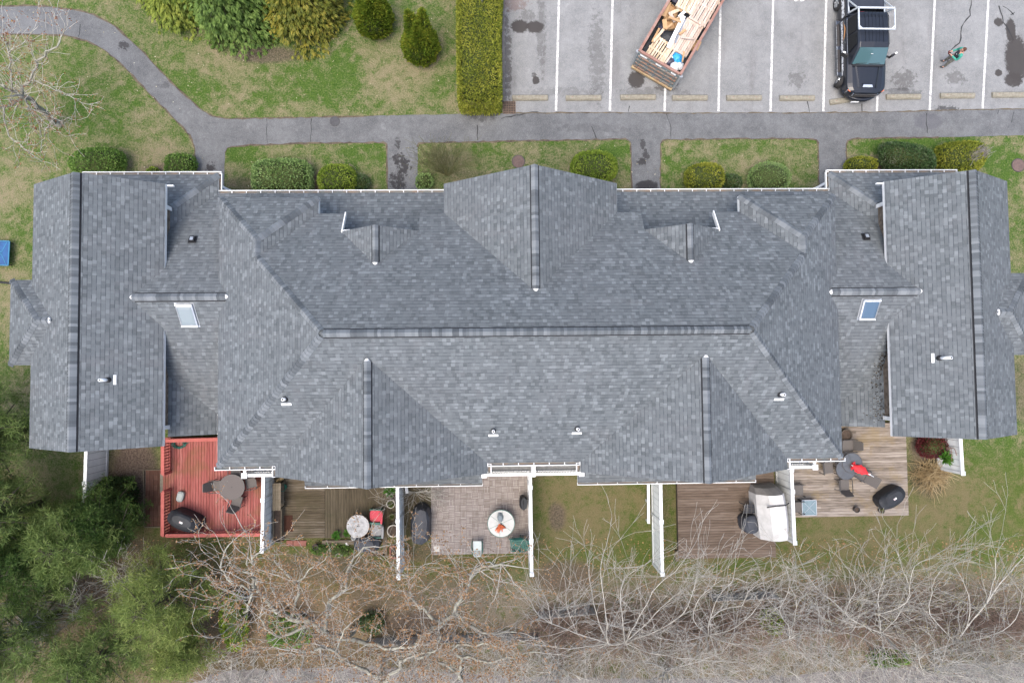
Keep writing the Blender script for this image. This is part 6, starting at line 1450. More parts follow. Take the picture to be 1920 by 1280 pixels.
def bare_tree(label, base, stems, maxlev=5, seed=1, bark='lichen', twig='twig', bud=None, budn=2, budL=.10, r0=.16, kids=(2, 3), wig=.2, up=.06, group='bare trees at the back of the yards', name='bare_tree', decay=.7, minr=.008, ang=(.3, .85), limbs=(), lk=2, ll=1.5, lr=.8, jit=.05):
    """stems: list of (direction, length, radius) leaving the base"""
    rg = np.random.RandomState(seed); t = thing(name, label, 'tree' if name.endswith('tree') else 'shrub', base, 0, group); S = []; tips = []
    for st_ in stems:
        d, L, r = st_[:3]; grow(rg, st_[3] if len(st_) > 3 else (0, 0, 0), d, L, r, 0, maxlev, S, tips, wig, up, 5, kids, ang, decay, minr)
    for pts, ra, rb in limbs:                # main limbs, each with its own height in metres
        W_ = smooth3([np.array(P(*q)) - np.array(base) for q in pts]); W_ = [w_ + (rg.normal(0, jit, 3) if 0 < i_ < len(W_) - 1 else 0) for i_, w_ in enumerate(W_)]; n = len(W_) - 1
        for i in range(n):
            t0, t1 = i / n, (i + 1) / n; S.append((W_[i], W_[i + 1], (ra + (rb - ra) * t0) * lr, (ra + (rb - ra) * t1) * lr, 0))
            if t0 < .12 and ra > .07: continue
            for _ in range(lk if rg.uniform() < .62 else lk - 1):
                d_ = (W_[i + 1] - W_[i]); d_ = d_ / (np.linalg.norm(d_) + 1e-9) * .75 + rg.normal(0, .62, 3); d_[2] = abs(d_[2]) * .6 + .12
                grow(rg, W_[i], d_, ll * rg.uniform(.55, 1.25), max(minr, .40 * (ra + (rb - ra) * t0)) if ra < .09 else .03, 2, maxlev, S, tips, wig, up, 4, kids, ang, decay, minr)
        d_ = W_[-1] - W_[-2]; grow(rg, W_[-1], d_, ll, rb, 2, maxlev, S, tips, wig, up, 4, kids, ang, decay, minr)
    A = np.array([[s[0], s[1]] for s in S]); r_a = np.array([s[2] for s in S]); r_b = np.array([s[3] for s in S]); lev = np.array([s[4] for s in S])
    big = lev <= 1
    V, F = segs_to_mesh(A[big], r_a[big], r_b[big] , 7); fast('trunk', V, F, M[bark], t, None, True)
    mid = (lev > 1)
    V, F = segs_to_mesh(A[mid], r_a[mid], r_b[mid], 3)
    V2 = F2 = None
    if bud:
        q = []; dd = []
        T = A[lev >= maxlev - 1]; n = len(T) * budn; idx = rg.randint(0, len(T), n); u = rg.uniform(0, 1, (n, 1)); q = T[idx, 0] * (1 - u) + T[idx, 1] * u + rg.normal(0, .04, (n, 3)); V2, F2 = leaves(q, rg.normal(0, 1, (n, 3)), budL, budL * .55, rg, .5)
        k = len(V); mi = np.concatenate([np.zeros(len(F), int), np.ones(len(F2), int)]); V = np.concatenate([V, V2]); F = np.concatenate([F, F2 + k]); fast('crown', V, F, [M[twig], M[bud]], t, mi)
    else: fast('crown', V, F, M[twig], t)
    return t
fan = lambda rg_, n, y0, sp, L, r: [((rg_.uniform(-sp, sp), rg_.uniform(y0 - .25, y0 + .35), rg_.uniform(.45, .85)), L * rg_.uniform(.75, 1.15), r * rg_.uniform(.7, 1.1)) for _ in range(n)]
def B_(px, py): p = P(px, py); return (p.x, p.y, 0)
# tan-leaved oaks at the lower left, limbs placed one by one
TAN = dict(bark='lichen', twig='twig', bud='budleaf', budn=2, budL=.095, kids=(2, 2), wig=.24, decay=.66, maxlev=4, ll=1.3, minr=.0065, lr=1.25)
bare_tree('largest bare tree with tan leaves, its thick limbs reaching left under the red deck', B_(662, 1178), [], seed=5, limbs=[
    ([(662, 1178, 0), (655, 1190, 1.6), (640, 1196, 3.0), (606, 1184, 4.2), (585, 1166, 4.8), (545, 1160, 5.2), (512, 1138, 5.7), (482, 1108, 6.2), (470, 1075, 6.6), (478, 1040, 6.9)], .15, .035),
    ([(606, 1184, 4.2), (612, 1150, 4.8), (622, 1120, 5.2), (648, 1105, 5.5), (652, 1072, 5.9), (664, 1048, 6.2), (690, 1025, 6.5)], .075, .025), ([(545, 1160, 5.2), (560, 1115, 5.6), (560, 1090, 5.9), (590, 1060, 6.3)], .055, .02), ([(560, 1095, 5.9), (530, 1072, 6.2), (515, 1050, 6.5)], .035, .018),
    ([(585, 1166, 4.8), (530, 1195, 5.0), (500, 1180, 5.3), (488, 1150, 5.7)], .06, .025), ([(640, 1196, 3.0), (690, 1205, 4.0), (735, 1214, 4.8), (775, 1212, 5.3)], .09, .03), ([(482, 1108, 6.2), (440, 1095, 6.5), (415, 1060, 6.9), (430, 1020, 7.1)], .035, .02)], **TAN)
bare_tree('bare tree with tan leaves whose limbs fork below the paved patio', B_(752, 1205), [], seed=11, limbs=[
    ([(752, 1205, 0), (756, 1220, 1.8), (768, 1224, 3.2), (800, 1185, 4.2), (832, 1168, 4.7), (852, 1148, 5.1), (872, 1108, 5.6), (888, 1078, 6.0), (915, 1062, 6.4), (945, 1058, 6.7)], .13, .03),
    ([(832, 1168, 4.7), (800, 1148, 5.1), (780, 1130, 5.4), (768, 1112, 5.7), (770, 1085, 6.0), (785, 1065, 6.4)], .06, .022), ([(852, 1148, 5.1), (880, 1172, 5.4), (920, 1186, 5.6), (965, 1184, 5.9)], .06, .025), ([(768, 1224, 3.2), (795, 1232, 4.2), (812, 1215, 4.8), (826, 1190, 5.3)], .06, .03),
    ([(872, 1108, 5.6), (860, 1075, 6.1), (850, 1055, 6.4)], .035, .018), ([(770, 1085, 6.0), (745, 1068, 6.3), (735, 1055, 6.6)], .03, .018)], **TAN)
bare_tree('tan leaved bare tree at the bottom edge under the brown deck', B_(712, 1240), [], seed=23, limbs=[
    ([(712, 1240, 0), (716, 1262, 1.6), (718, 1278, 2.8), (695, 1262, 3.6), (660, 1246, 4.3), (628, 1222, 5.0), (600, 1214, 5.4), (560, 1222, 5.9)], .10, .03), ([(718, 1278, 2.8), (742, 1256, 3.8), (758, 1236, 4.4), (788, 1226, 5.0), (820, 1215, 5.5)], .085, .025), ([(628, 1222, 5.0), (640, 1190, 5.6), (655, 1170, 6.0)], .04, .02)], **TAN)
bare_tree('reddish budded bare tree below the lower left corner of the red deck', B_(462, 1140), [], seed=31, limbs=[
    ([(452, 1135, 0), (462, 1150, 1.8), (470, 1120, 3.2), (478, 1085, 4.2), (462, 1055, 5.0), (470, 1020, 5.6), (455, 990, 6.0)], .085, .022), ([(478, 1085, 4.2), (440, 1060, 4.9), (420, 1035, 5.3)], .045, .02), ([(470, 1120, 3.2), (430, 1110, 4.0), (395, 1085, 4.7)], .045, .02), ([(462, 1150, 1.8), (430, 1180, 3.0), (400, 1195, 4.0)], .05, .02)], **{**TAN, 'lk': 1, 'lr': .8})
bare_tree('bare tree with tan leaves at the bottom edge below the middle lawn yard', B_(868, 1245), [], seed=37, limbs=[
    ([(868, 1245, 0), (865, 1270, 1.8), (860, 1262, 3.0), (868, 1232, 4.0), (852, 1216, 4.6), (890, 1205, 5.2), (940, 1212, 5.6)], .08, .025), ([(868, 1232, 4.0), (920, 1238, 4.8), (965, 1228, 5.4), (1010, 1222, 5.8)], .05, .02), ([(860, 1262, 3.0), (820, 1240, 4.0), (790, 1246, 4.8)], .05, .02)], **TAN)
# grey leafless trees right of centre
GREY = dict(bark='twig', twig='twig', bud=None, kids=(2, 2), wig=.09, up=.03, decay=.68, ang=(.18, .55), maxlev=4, lk=2, ll=1.45, minr=.0065, lr=.58, jit=.015)
bare_tree('grey leafless tree fanning up beside the fence of the stained deck', B_(1168, 1192), [], seed=41, limbs=[
    ([(1168, 1192, 0), (1172, 1204, 1.2), (1140, 1206, 2.2), (1138, 1168, 3.0), (1130, 1110, 4.2), (1127, 1058, 5.2), (1137, 1022, 5.8)], .06, .016), ([(1140, 1206, 2.2), (1118, 1150, 3.4), (1108, 1098, 4.4), (1102, 1056, 5.2)], .035, .013), ([(1172, 1204, 1.2), (1166, 1150, 2.8), (1164, 1110, 3.8), (1172, 1082, 4.6), (1196, 1066, 5.2)], .05, .014),
    ([(1172, 1204, 1.2), (1192, 1170, 2.6), (1212, 1132, 3.6), (1232, 1098, 4.4), (1266, 1070, 5.2), (1290, 1040, 5.9)], .05, .014), ([(1172, 1204, 1.2), (1210, 1170, 2.6), (1240, 1138, 3.6), (1272, 1112, 4.6)], .04, .013), ([(1172, 1204, 1.2), (1240, 1178, 2.8), (1284, 1146, 3.8), (1300, 1106, 4.8), (1306, 1074, 5.4)], .045, .014),
    ([(1140, 1206, 2.2), (1082, 1186, 3.2), (1034, 1168, 4.0), (1008, 1150, 4.6), (990, 1118, 5.2)], .045, .014), ([(1172, 1204, 1.2), (1215, 1222, 2.6), (1275, 1232, 3.6), (1338, 1238, 4.6)], .05, .016), ([(1034, 1168, 4.0), (1026, 1130, 4.7), (1012, 1095, 5.3)], .022, .012), ([(1140, 1206, 2.2), (1070, 1215, 3.4), (1010, 1208, 4.4)], .04, .014), ([(1082, 1186, 3.2), (1064, 1140, 4.3), (1060, 1090, 5.2)], .025, .012)], **GREY)
bare_tree('grey leafless tree fanning up right below the stained deck', B_(1322, 1180), [], seed=43, limbs=[
    ([(1322, 1180, 0), (1328, 1190, 1.0), (1332, 1160, 2.0), (1362, 1140, 3.0), (1392, 1134, 3.6), (1402, 1110, 4.4), (1424, 1094, 5.0)], .05, .014), ([(1328, 1190, 1.0), (1300, 1160, 2.4), (1312, 1120, 3.6), (1340, 1096, 4.4), (1344, 1072, 5.0)], .04, .013), ([(1328, 1190, 1.0), (1370, 1180, 2.4), (1410, 1150, 3.4), (1430, 1120, 4.2)], .04, .013), ([(1328, 1190, 1.0), (1280, 1200, 2.4), (1240, 1196, 3.4), (1206, 1180, 4.4)], .04, .013), ([(1332, 1160, 2.0), (1345, 1120, 3.4), (1372, 1090, 4.4), (1378, 1066, 5.0)], .035, .012), ([(1328, 1190, 1.0), (1372, 1206, 2.6), (1420, 1214, 3.8)], .04, .013)], **GREY)
bare_tree('pale twisted leafless tree at the bottom, right of the stained deck', B_(1470, 1172), [], seed=47, limbs=[
    ([(1470, 1172, 0), (1480, 1196, 1.4), (1478, 1172, 2.4), (1462, 1146, 3.2), (1478, 1110, 4.2), (1480, 1086, 4.8)], .06, .016), ([(1480, 1196, 1.4), (1490, 1160, 2.8), (1494, 1126, 3.8), (1484, 1104, 4.4)], .04, .014), ([(1480, 1196, 1.4), (1502, 1186, 2.6), (1494, 1208, 3.4), (1504, 1226, 4.2)], .04, .014), ([(1480, 1196, 1.4), (1450, 1210, 2.8), (1440, 1236, 4.0)], .04, .014), ([(1462, 1146, 3.2), (1438, 1120, 4.2), (1432, 1096, 4.9)], .026, .012)], **{**GREY, 'wig': .24})
PB = {**GREY, 'bud': 'palebud', 'budn': 1, 'budL': .055}
bare_tree('leafless tree with pale buds in front of the right hand lawn', B_(1640, 1180), [], seed=53, limbs=[
    ([(1640, 1180, 0), (1652, 1186, 1.2), (1648, 1150, 2.6), (1646, 1118, 3.6), (1656, 1086, 4.6), (1660, 1056, 5.4)], .06, .015), ([(1652, 1186, 1.2), (1690, 1222, 3.0)], .06, .04), ([(1652, 1186, 1.2), (1590, 1156, 2.8), (1592, 1130, 3.8), (1604, 1104, 4.6), (1596, 1076, 5.2)], .045, .014), ([(1648, 1150, 2.6), (1700, 1130, 3.6), (1706, 1090, 4.6), (1716, 1060, 5.4), (1752, 1042, 6.0)], .045, .014), ([(1590, 1156, 2.8), (1566, 1130, 3.6), (1528, 1100, 4.6), (1506, 1062, 5.4)], .035, .013), ([(1652, 1186, 1.2), (1680, 1160, 2.6), (1704, 1110, 4.0), (1694, 1070, 5.0), (1682, 1034, 5.8)], .04, .013)], **PB)
bare_tree('leafless tree with pale buds at the lower right edge of the photo', B_(1790, 1196), [], seed=59, limbs=[
    ([(1790, 1196, 0), (1792, 1204, .8), (1812, 1176, 2.0), (1850, 1128, 3.4), (1890, 1076, 4.6), (1925, 1036, 5.6)], .075, .03), ([(1792, 1204, .8), (1744, 1150, 2.8), (1748, 1110, 3.8), (1752, 1086, 4.6), (1776, 1056, 5.2)], .045, .014), ([(1812, 1176, 2.0), (1820, 1130, 3.2), (1806, 1090, 4.2), (1790, 1060, 5.0)], .04, .013), ([(1850, 1128, 3.4), (1866, 1080, 4.6), (1868, 1040, 5.4), (1876, 1024, 5.9)], .035, .013), ([(1792, 1204, .8), (1860, 1190, 2.4), (1904, 1160, 3.6), (1916, 1110, 4.6)], .045, .014), ([(1792, 1204, .8), (1740, 1226, 3.0), (1790, 1240, 4.0)], .05, .016)], **PB)
bare_tree('leafless sapling between the twisted tree and the budded tree at the lower right', B_(1560, 1178), fan(random.Random(3), 9, .35, .7, 2.8, .04), 4, 61, 'twig', 'twig', None, kids=(2, 3), wig=.13, decay=.62)
bare_tree('grey leafless tree at the bottom edge below the fan shaped ones', B_(1250, 1256), fan(random.Random(4), 9, .25, 1.0, 3.0, .045), 4, 67, 'twig', 'twig', None, kids=(2, 3), wig=.15, decay=.64)
bare_tree('grey leafless tree at the bottom right below the budded ones', B_(1730, 1256), fan(random.Random(6), 10, .3, 1.0, 2.8, .045), 4, 71, 'twig', 'twig', None, kids=(2, 3), wig=.16, decay=.64)
bare_tree('grey leafless tree at the bottom edge left of the fan shaped ones', B_(1050, 1254), fan(random.Random(7), 9, .25, .9, 2.6, .04), 4, 73, 'twig', 'twig', None, kids=(2, 3), wig=.15, decay=.64)
bare_tree('small bare tree with reddish leaves at the upper left beside the curved path', B_(113, 234), [], 4, 79, 'lichen', 'twig', 'redbud', 1, .085, kids=(1, 2), group=None, wig=.17, ang=(.35, .9), decay=.66, lk=2, ll=1.0, lr=1.25, limbs=[
    ([(113, 234, 0), (82, 211, 1.4), (45, 183, 2.9)], .15, .08), ([(45, 183, 2.9), (42, 168, 3.2), (55, 152, 3.5), (68, 125, 4.0), (86, 98, 4.5), (110, 80, 4.9), (122, 52, 5.4)], .06, .014), ([(45, 183, 2.9), (22, 170, 3.3), (-10, 155, 3.8), (-50, 130, 4.4)], .06, .02), ([(22, 170, 3.3), (18, 125, 4.0), (14, 95, 4.5), (5, 62, 5.0)], .035, .013), ([(15, 100, 4.4), (40, 80, 4.8), (62, 58, 5.2)], .022, .012), ([(55, 152, 3.5), (92, 160, 3.9), (122, 176, 4.3), (148, 186, 4.6)], .028, .012),
    ([(45, 183, 2.9), (58, 204, 3.0), (80, 228, 3.2), (98, 240, 3.4)], .04, .014), ([(60, 205, 3.0), (100, 222, 3.0), (136, 224, 3.2)], .025, .012), ([(45, 183, 2.9), (10, 198, 3.4), (-30, 215, 4.0)], .045, .016), ([(8, 200, 3.4), (14, 245, 3.9), (36, 272, 4.3), (76, 300, 4.8)], .03, .012), ([(58, 204, 3.0), (74, 245, 3.6), (80, 290, 4.3)], .022, .012)])
for i, (px, py, s_, lb) in enumerate(((242, 1090, .75, 'grey twiggy bush between the dark evergreens and the red deck'), (160, 1150, .8, 'grey twiggy bush deep among the pines at the lower left'), (310, 1075, .6, 'small grey twiggy bush just below the red deck'), (95, 1190, .7, 'leftmost grey twiggy bush among the pines'))):
    bare_tree(lb, B_(px, py), [((c[0][0], c[0][1], c[0][2]), c[1] * s_, .03) for c in fan(random.Random(10 + i), 9, .2, .8, 2.6, .04)], 3, 83 + i, 'twig', 'twig', None, kids=(2, 3), wig=.15, group='grey twiggy bushes', name='twiggy_bush', decay=.62)
# bare arching shrub by the patio, ornamental grass, wispy shrub
bare_tree('bare arching shrub between the white fence and the top left corner of the patio', B_(778, 922), [((c[0][0] * 1.2, c[0][1] - .35, c[0][2] * .8), c[1] * .42, .016) for c in fan(random.Random(21), 16, .2, 1.0, 2.6, .02)], 2, 91, 'twig', 'twig', None, kids=(2, 3), wig=.16, group=None, name='bare_shrub', minr=.006)
bare_tree('wispy brown green shrub left of the middle front gable', B_(838, 330), [((c[0][0] * .9, c[0][1] + .1, c[0][2]), c[1] * .45, .014) for c in fan(random.Random(22), 40, .2, 1.0, 2.6, .02)], 2, 93, 'wispy', 'wispy', None, kids=(2, 3), wig=.10, group=None, name='wispy_shrub', minr=.006) if M.setdefault('wispy', simple('wispy_stems', (.13, .125, .055), (.075, .08, .03), 2, .9)) else None
def grass_clump(label, px, py, n, L, mat, seed, spread=(.2, .2), lean=(0, 0)):
    rg = np.random.RandomState(seed); t = thing('ornamental_grass', label, 'grass clump', P(px, py)); V = []; F = []
    for k in range(n):
        a = rg.uniform(0, 6.28); el = rg.uniform(.15, .9); l = L * rg.uniform(.5, 1.15); b = np.array([rg.normal(0, spread[0]), rg.normal(0, spread[1]), .02]); d = np.array([math.cos(a) * math.cos(el) + lean[0], math.sin(a) * math.cos(el) + lean[1], math.sin(el)]); d /= np.linalg.norm(d); s = np.array([-d[1], d[0], 0]); s /= np.linalg.norm(s) + 1e-6; w = .014
        pts = [b, b + d * l * .5, b + d * l - np.array([0, 0, l * .25])]; o = len(V); V += [pts[0] - s * w, pts[0] + s * w, pts[1] - s * w, pts[1] + s * w, pts[2] - s * w * .3, pts[2] + s * w * .3]; F += [(o, o + 1, o + 3, o + 2), (o + 2, o + 3, o + 5, o + 4)]
    V = np.array(V); V[:, 2] = np.maximum(V[:, 2], .02); fast('blades', V, F, mat, t); return t
M['straw'] = leafmat('straw_blades', [(.19, .13, .06), (.30, .22, .11), (.42, .34, .20)])
grass_clump('straw coloured ornamental grass flopped beside the weathered deck', 1742, 889, 330, 1.05, M['straw'], 5, (.34, .26), (.0, -.25))
# reddish undergrowth along the back fence: one uncountable tangle
rg = np.random.RandomState(5); S = []; 
for k in range(3400):
    px = rg.uniform(1000, 1960); py = rg.normal(0, 17) + (1172 if px < 1400 else 1160); c = P(px, py); a = np.array([c.x, c.y, rg.uniform(0, .3)]); d = rg.normal(0, 1, 3); d[2] = abs(d[2]) * .8 + .2; d /= np.linalg.norm(d); L = rg.uniform(.5, 1.3); b = a + d * L; b2 = b + (d + rg.normal(0, .5, 3)) * L * .5
    S += [(a, b), (b, b2)]
S = np.array(S); V, F = segs_to_mesh(S, np.full(len(S), .011), np.full(len(S), .007)); tag(fast('brush_thicket', V, F, M['twigred']), 'tangle of reddish brown brush along the wooden fence', 'brush', None, 'stuff')
S = []
for k in range(3000):
    px = rg.uniform(380, 1960); py = rg.uniform(1205, 1345); c = P(px, py); a = np.array([c.x, c.y, rg.uniform(0, .2)]); d = rg.normal(0, 1, 3); d[2] = abs(d[2]) * .7 + .1; d /= np.linalg.norm(d); L = rg.uniform(.4, 1.5); b = a + d * L; b2 = b + (d + rg.normal(0, .5, 3)) * L * .5
    S += [(a, b), (b, b2)]
S = np.array(S); V, F = segs_to_mesh(S, np.full(len(S), .012), np.full(len(S), .007)); tag(fast('dry_undergrowth', V, F, M['twig']), 'dry grey undergrowth along the bottom of the photo', 'undergrowth', None, 'stuff')
# leaf debris caught on the right link roof against the end wall
n = 420; yy = rg.uniform(-2.6, 1.5, n); uu = 16.0 - np.abs(rg.normal(0, .28, n)) * np.clip((1.6 - yy) / 2.5, .3, 1); zz = np.minimum(zl + ps * (uu - UB), 99); zz = np.maximum(zz, zk - ps * (3.17 - yy)); Q = np.stack([CX + uu, yy, zz + .02], 1); V, F = leaves(Q, np.tile([[1., 0, .1]], (n, 1)), .09, .05, rg, .5)
tag(fast('roof_debris', V, F, M['debris']), 'dark leaf debris lying along the wall on the right link roof', 'debris', None, 'stuff')
# fallen leaves in the yards
n = 5200; px = rg.uniform(150, 1920, n); py = 1010 + np.abs(rg.normal(0, 1, n)) * 110; ok = py < 1290; px, py = px[ok], py[ok]; Q = np.array([tuple(P(a, b, .03)) for a, b in zip(px, py)]); V, F = leaves(Q, np.tile([[1., 0, .1]], (len(Q), 1)) * rg.choice([-1, 1], (len(Q), 1)), .10, .07, rg, .6); V[:, 2] = .02 + np.abs(V[:, 2] - .03) * .25
tag(fast('fallen_leaves', V, F, M['budleaf']), 'fallen tan leaves scattered over the back yards', 'leaves', None, 'stuff')

n = 900; px = rg.uniform(0, 1920, n); py = rg.uniform(0, 350, n); Q = np.array([tuple(P(a, b, .03)) for a, b in zip(px, py)]); ok = (py > 268) | ((px < 860) & (py < 215)); Q = Q[ok]; V, F = leaves(Q, np.tile([[1., 0, .1]], (len(Q), 1)), .07, .05, rg, .6); V[:, 2] = .02 + np.abs(V[:, 2] - .03) * .25
tag(fast('lawn_litter', V, F, leafmat('litter_flecks', [(.10, .07, .04), (.30, .26, .15), (.55, .52, .42)])), 'small dry leaves and pale flecks scattered over the front lawns', 'leaves', None, 'stuff')

# ---- evergreens
M['conifer_dark'] = leafmat('conifer_dark', [(0.045, 0.093, 0.015), (0.105, 0.177, 0.033), (0.203, 0.285, 0.068)])
M['conifer_yellow'] = leafmat('conifer_yellow', [(0.064, 0.087, 0.012), (0.144, 0.159, 0.020), (0.310, 0.256, 0.037)])
M['conifer_olive'] = leafmat('conifer_olive', [(0.090, 0.143, 0.018), (0.180, 0.232, 0.033), (0.307, 0.338, 0.060)])
M['pine'] = leafmat('pine_needles', [(0.075, 0.121, 0.027), (0.144, 0.206, 0.055), (0.240, 0.302, 0.103)])
M['pine_light'] = leafmat('pine_needles_light', [(0.093, 0.142, 0.032), (0.179, 0.236, 0.059), (0.314, 0.350, 0.114)])
M['spruce'] = leafmat('spruce_needles', [(0.030, 0.069, 0.015), (0.066, 0.120, 0.027), (0.128, 0.192, 0.051)])
def spray_tree(name, label, px, py, h, R0, mat, seed=1, nb=120, droop=.35, group=None, z0=.3, sprayL=.30, per=26, shape=1.0, w=.05, bias=None):
    """conifer: trunk, boughs in whorls and flat feathery sprays along each bough"""
    rg = np.random.RandomState(seed); c = P(px, py); t = thing(name, label, 'tree', (c.x, c.y, 0), 0, group); pts = []; dirs = []; S = []
    for k in range(nb):
        u = (k + rg.uniform(0, 1)) / nb; z = z0 + (h - z0) * u; a = k * 2.39996 + rg.normal(0, .15); L = R0 * (1 - u ** 1.25) ** shape * rg.uniform(.78, 1.15) + .12; d = np.array([math.cos(a), math.sin(a), 0]); lift = .55 * u - .05
        b0 = np.array([0, 0, z]); prev = b0
        m = max(4, int(per * (.35 + L / R0)))
        for i in range(m):
            v = (i + rg.uniform(0, 1)) / m; v = v ** .65; q = b0 + d * L * v; q[2] += L * (lift * v - droop * v * v); side = np.array([-d[1], d[0], 0]) * rg.normal(0, .22 * L * (1 - v * .45) + .05); q = q + side; q[2] += rg.normal(0, .05)
            pts.append(q); dirs.append(d * .9 + side / (np.linalg.norm(side) + .01) * .55 + np.array([0, 0, -droop * 1.1 + .25 * u]))
        e = b0 + d * L * .9; e[2] += L * (lift - droop) * .8; S.append((b0, e))
    pts = np.array(pts); dirs = unit(np.array(dirs)); V = []; F = []; k0 = 0; Vs = []; Fs = []
    for off, ls in ((0, 1.0), (.55, .62), (-.55, .62), (.3, .8), (-.3, .8)):           # five leaflets make one feathery spray
        up = np.array([0, 0, 1.]); sd = unit(np.cross(dirs, up)); dd = unit(dirs + sd * off + rg.normal(0, .10, dirs.shape)); l = (sprayL * ls * rg.uniform(.7, 1.25, len(pts)))[:, None]; sw = unit(np.cross(dd, up + rg.normal(0, .35, dd.shape))) * w
        vv = np.stack([pts, pts + dd * l * .55 - sw, pts + dd * l - up * l * .12, pts + dd * l * .55 + sw], 1).reshape(-1, 3); Vs.append(vv); Fs.append(np.arange(len(vv)).reshape(-1, 4) + k0); k0 += len(vv)
    fast('crown', np.concatenate(Vs), np.concatenate(Fs), mat, t)
    mb = MB(); mb.tube([(0, 0, 0), (0, 0, h * .5), (0, 0, h * .95)], [.05 + h * .022, .03 + h * .012, .015], 9); mb.build('trunk', M['barkdark'], t, False, True)
    S = np.array(S); V, F = segs_to_mesh(S, np.full(len(S), .022), np.full(len(S), .008)); fast('branch', V, F, M['barkdark'], t); return t
gC = 'conifers on the lawn at the top left'
spray_tree('conifer_tree', 'dark green drooping conifer at the top, middle of the group of three', 452, 18, 6.6, 2.75, M['conifer_dark'], 3, 190, .42, gC, .4, .27, 44, w=.038)
spray_tree('conifer_tree', 'golden tipped conifer at the top, right one of the group of three', 572, 18, 5.2, 2.35, M['conifer_yellow'], 4, 170, .30, gC, .3, .27, 42, w=.036)
spray_tree('conifer_tree', 'olive green feathery conifer at the top, left one of the group of three', 352, 10, 4.4, 1.65, M['conifer_olive'], 5, 130, .35, gC, .25, .25, 36, w=.036)
spray_tree('conifer_tree', 'small pale green conifer at the top edge, left of the group of three', 300, -18, 3.0, 1.1, M['conifer_olive'], 6, 70, .30, gC, .2, .28, 22)
def arbor(label, px, py, h, r, seed, tips):
    rg = np.random.RandomState(seed); c = P(px, py); t = thing('arborvitae', label, 'shrub', (c.x, c.y, 0), 0, 'egg shaped arborvitae on the lawn'); n = 9500
    P_ = []; D_ = []
    for (ox, oy, hh, rr_) in tips:
        m = int(n * rr_ * rr_ * hh); u = rg.uniform(0, 1, m) ** .9; a = rg.uniform(0, 6.283, m); prof = np.sin(np.pi * (u * .86 + .14) ** .75) ** .8 * (1 - .15 * u); k = 1 + .10 * np.sin(a * 7 + u * 9 + seed) * np.sin(a * 3 - u * 5)
        R_1 = r * rr_ * prof * k * (1 - np.abs(rg.normal(0, .05, m))); lean = u ** 1.6
        P_.append(np.stack([np.cos(a) * R_1 + ox * r * lean, np.sin(a) * R_1 + oy * r * lean, .05 + u * h * hh], 1)); D_.append(np.stack([np.cos(a) * .55, np.sin(a) * .55, np.full(m, .85)], 1))
    P1 = np.concatenate(P_); D1 = np.concatenate(D_); V, F = leaves(P1, D1, .17, .07, rg, .30); fast('foliage', V, F, M['arbor'], t)
    mb = MB()
    for (ox, oy, hh, rr_) in tips:
        rs = []
        for i in range(9):
            u = i / 8; q = r * rr_ * .82 * math.sin(math.pi * (u * .86 + .14) ** .75) ** .8; rs.append(ring(ox * r * u ** 1.6, oy * r * u ** 1.6, .03 + u * h * hh * .95, max(.02, q), max(.02, q), 14, 2))
        mb.loft(rs)
    mb.build('branch_core', M['core'], t, False, True); return t
arbor('egg shaped arborvitae with split tips next to the tall golden hedge', 792, 100, 3.3, .92, 3, [(0, 0, .80, 1.0), (-.40, .45, .98, .62), (.38, .50, 1.0, .60), (.05, .1, .86, .72)])
arbor('egg shaped arborvitae nearer the conifers, its top cut by the frame', 707, 50, 3.2, .95, 8, [(0, 0, .85, 1.0), (-.3, .3, 1.0, .66), (.3, .35, .95, .66), (.1, .0, .95, .7)])

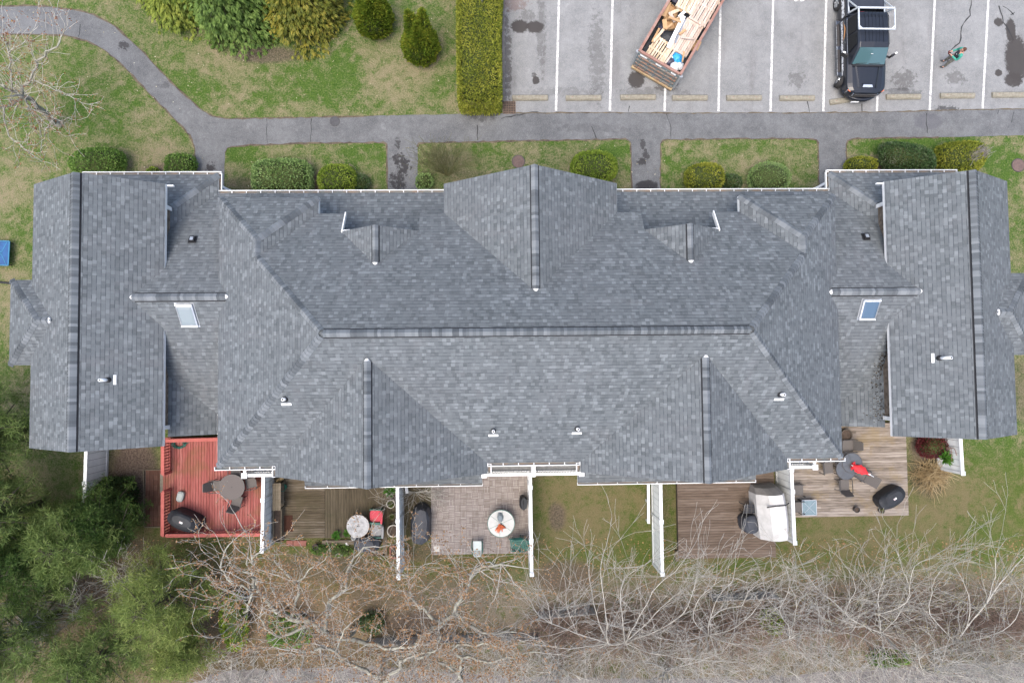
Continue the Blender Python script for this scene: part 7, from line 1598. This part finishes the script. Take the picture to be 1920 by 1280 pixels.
def pine_tree(name, label, px, py, h, R0, mat, seed=1, clumps=130, group='pines and firs at the lower left', tuft=26, nl=.30, z0=.25, flat=.8):
    """pine: limbs carrying rounded clumps of long needles"""
    rg = np.random.RandomState(seed); c = P(px, py); t = thing(name, label, 'tree', (c.x, c.y, 0), 0, group); S = []; ra = []; rb = []; cl = []
    for k in range(clumps):
        u = z0 + (1 - z0) * ((k + rg.uniform(0, 1)) / clumps); a = k * 2.39996 + rg.normal(0, .25); L = R0 * (max(.0, 1 - ((u - .35) / .68) ** 2 if u > .35 else .8 + .2 * u / .35)) ** .7 * rg.uniform(.45, 1.1) + .1
        b0 = np.array([0, 0, h * u * .93]); e = b0 + np.array([math.cos(a) * L, math.sin(a) * L, L * (.28 * u + .02)]); S.append((b0, e)); ra.append(.02 + .02 * L); rb.append(.01); cl.append(e)
        if L > R0 * .5:
            m_ = b0 * .45 + e * .55 + rg.normal(0, .25, 3); cl.append(m_); S.append((b0 * .7 + e * .3, m_)); ra.append(.016); rb.append(.008)
            e2 = e + rg.normal(0, .45, 3) * np.array([1, 1, .4]); cl.append(e2); S.append((e * .8 + b0 * .2, e2)); ra.append(.014); rb.append(.008)
    S = np.array(S); V, F = segs_to_mesh(S, np.array(ra), np.array(rb), 4); k0 = len(V); mb = MB()
    fast('branch', V, F, M['barkdark'], t); mb.tube([(0, 0, 0), (.05, .03, h * .5), (0, 0, h * .97)], [.06 + h * .022, .04 + h * .013, .02], 9); mb.build('trunk', M['barkdark'], t, False, True)
    cl = np.array(cl); n = len(cl) * tuft; ci = np.repeat(np.arange(len(cl)), tuft); rad = rg.uniform(.24, .52, len(cl))[ci]; o = rg.normal(0, 1, (n, 3)); o = unit(o) * (rg.uniform(0, 1, (n, 1)) ** .45); pos = cl[ci] + o * rad[:, None] * np.array([1, 1, flat * .6]); Vs = []; Fs = []; k0 = 0
    for _ in range(5):                                   # each shoot a small brush of needles
        V, F = leaves(pos, o * .6 + np.array([0, 0, .55]), nl, .022, rg, .65); Vs.append(V); Fs.append(F + k0); k0 += len(V)
    fast('crown', np.concatenate(Vs), np.concatenate(Fs), mat, t); return t
pine_tree('pine_tree', 'tall soft green pine beside the left end gable', 42, 805, 8.0, 2.7, M['pine'], 3, 100)
pine_tree('pine_tree', 'tall soft green pine at the left edge, below the leftmost white fence', 205, 990, 5.2, 1.75, M['pine'], 4, 70)
pine_tree('pine_tree', 'broad soft green pine in the left corner between the two dark firs', 75, 945, 8.0, 2.3, M['pine'], 14, 85)
pine_tree('fir_tree', 'dark fir between the left pines and the red deck', 238, 962, 4.6, 1.35, M['spruce'], 5, 80, tuft=34, nl=.16)
pine_tree('fir_tree', 'dark fir at the left edge below the tall pines', 120, 1025, 6.0, 1.75, M['spruce'], 6, 90, tuft=34, nl=.18)
pine_tree('pine_tree', 'yellowish green pine at the bottom left, nearest the tan leaved trees', 362, 1082, 5.8, 1.85, M['pine_light'], 7, 62)
pine_tree('pine_tree', 'dark green pine in the lower left corner of the photo', 110, 1150, 7.0, 2.1, M['pine'], 8, 70)
pine_tree('pine_tree', 'pine at the bottom edge between the corner pine and the yellowish one', 245, 1190, 5.5, 1.7, M['pine'], 9, 55)
pine_tree('pine_tree', 'small pine at the bottom edge right of the yellowish pine', 372, 1196, 3.6, 1.0, M['pine_light'], 10, 30)

# lamp post rising out of the hedge
lp = thing('lamp_post', 'thin grey lamp post rising out of the golden hedge', 'lamp post', P(905, 36)); MB().tube([(0, 0, 0), (0, 0, 3.9)], [.055, .045], 10).build('pole', M['galv'], lp, False, True)
MB().lathe([(.05, 3.88), (.16, 3.95), (.2, 4.15), (.12, 4.3), (.001, 4.34)], n=16).build('lantern', M['galv'], lp, False, True)
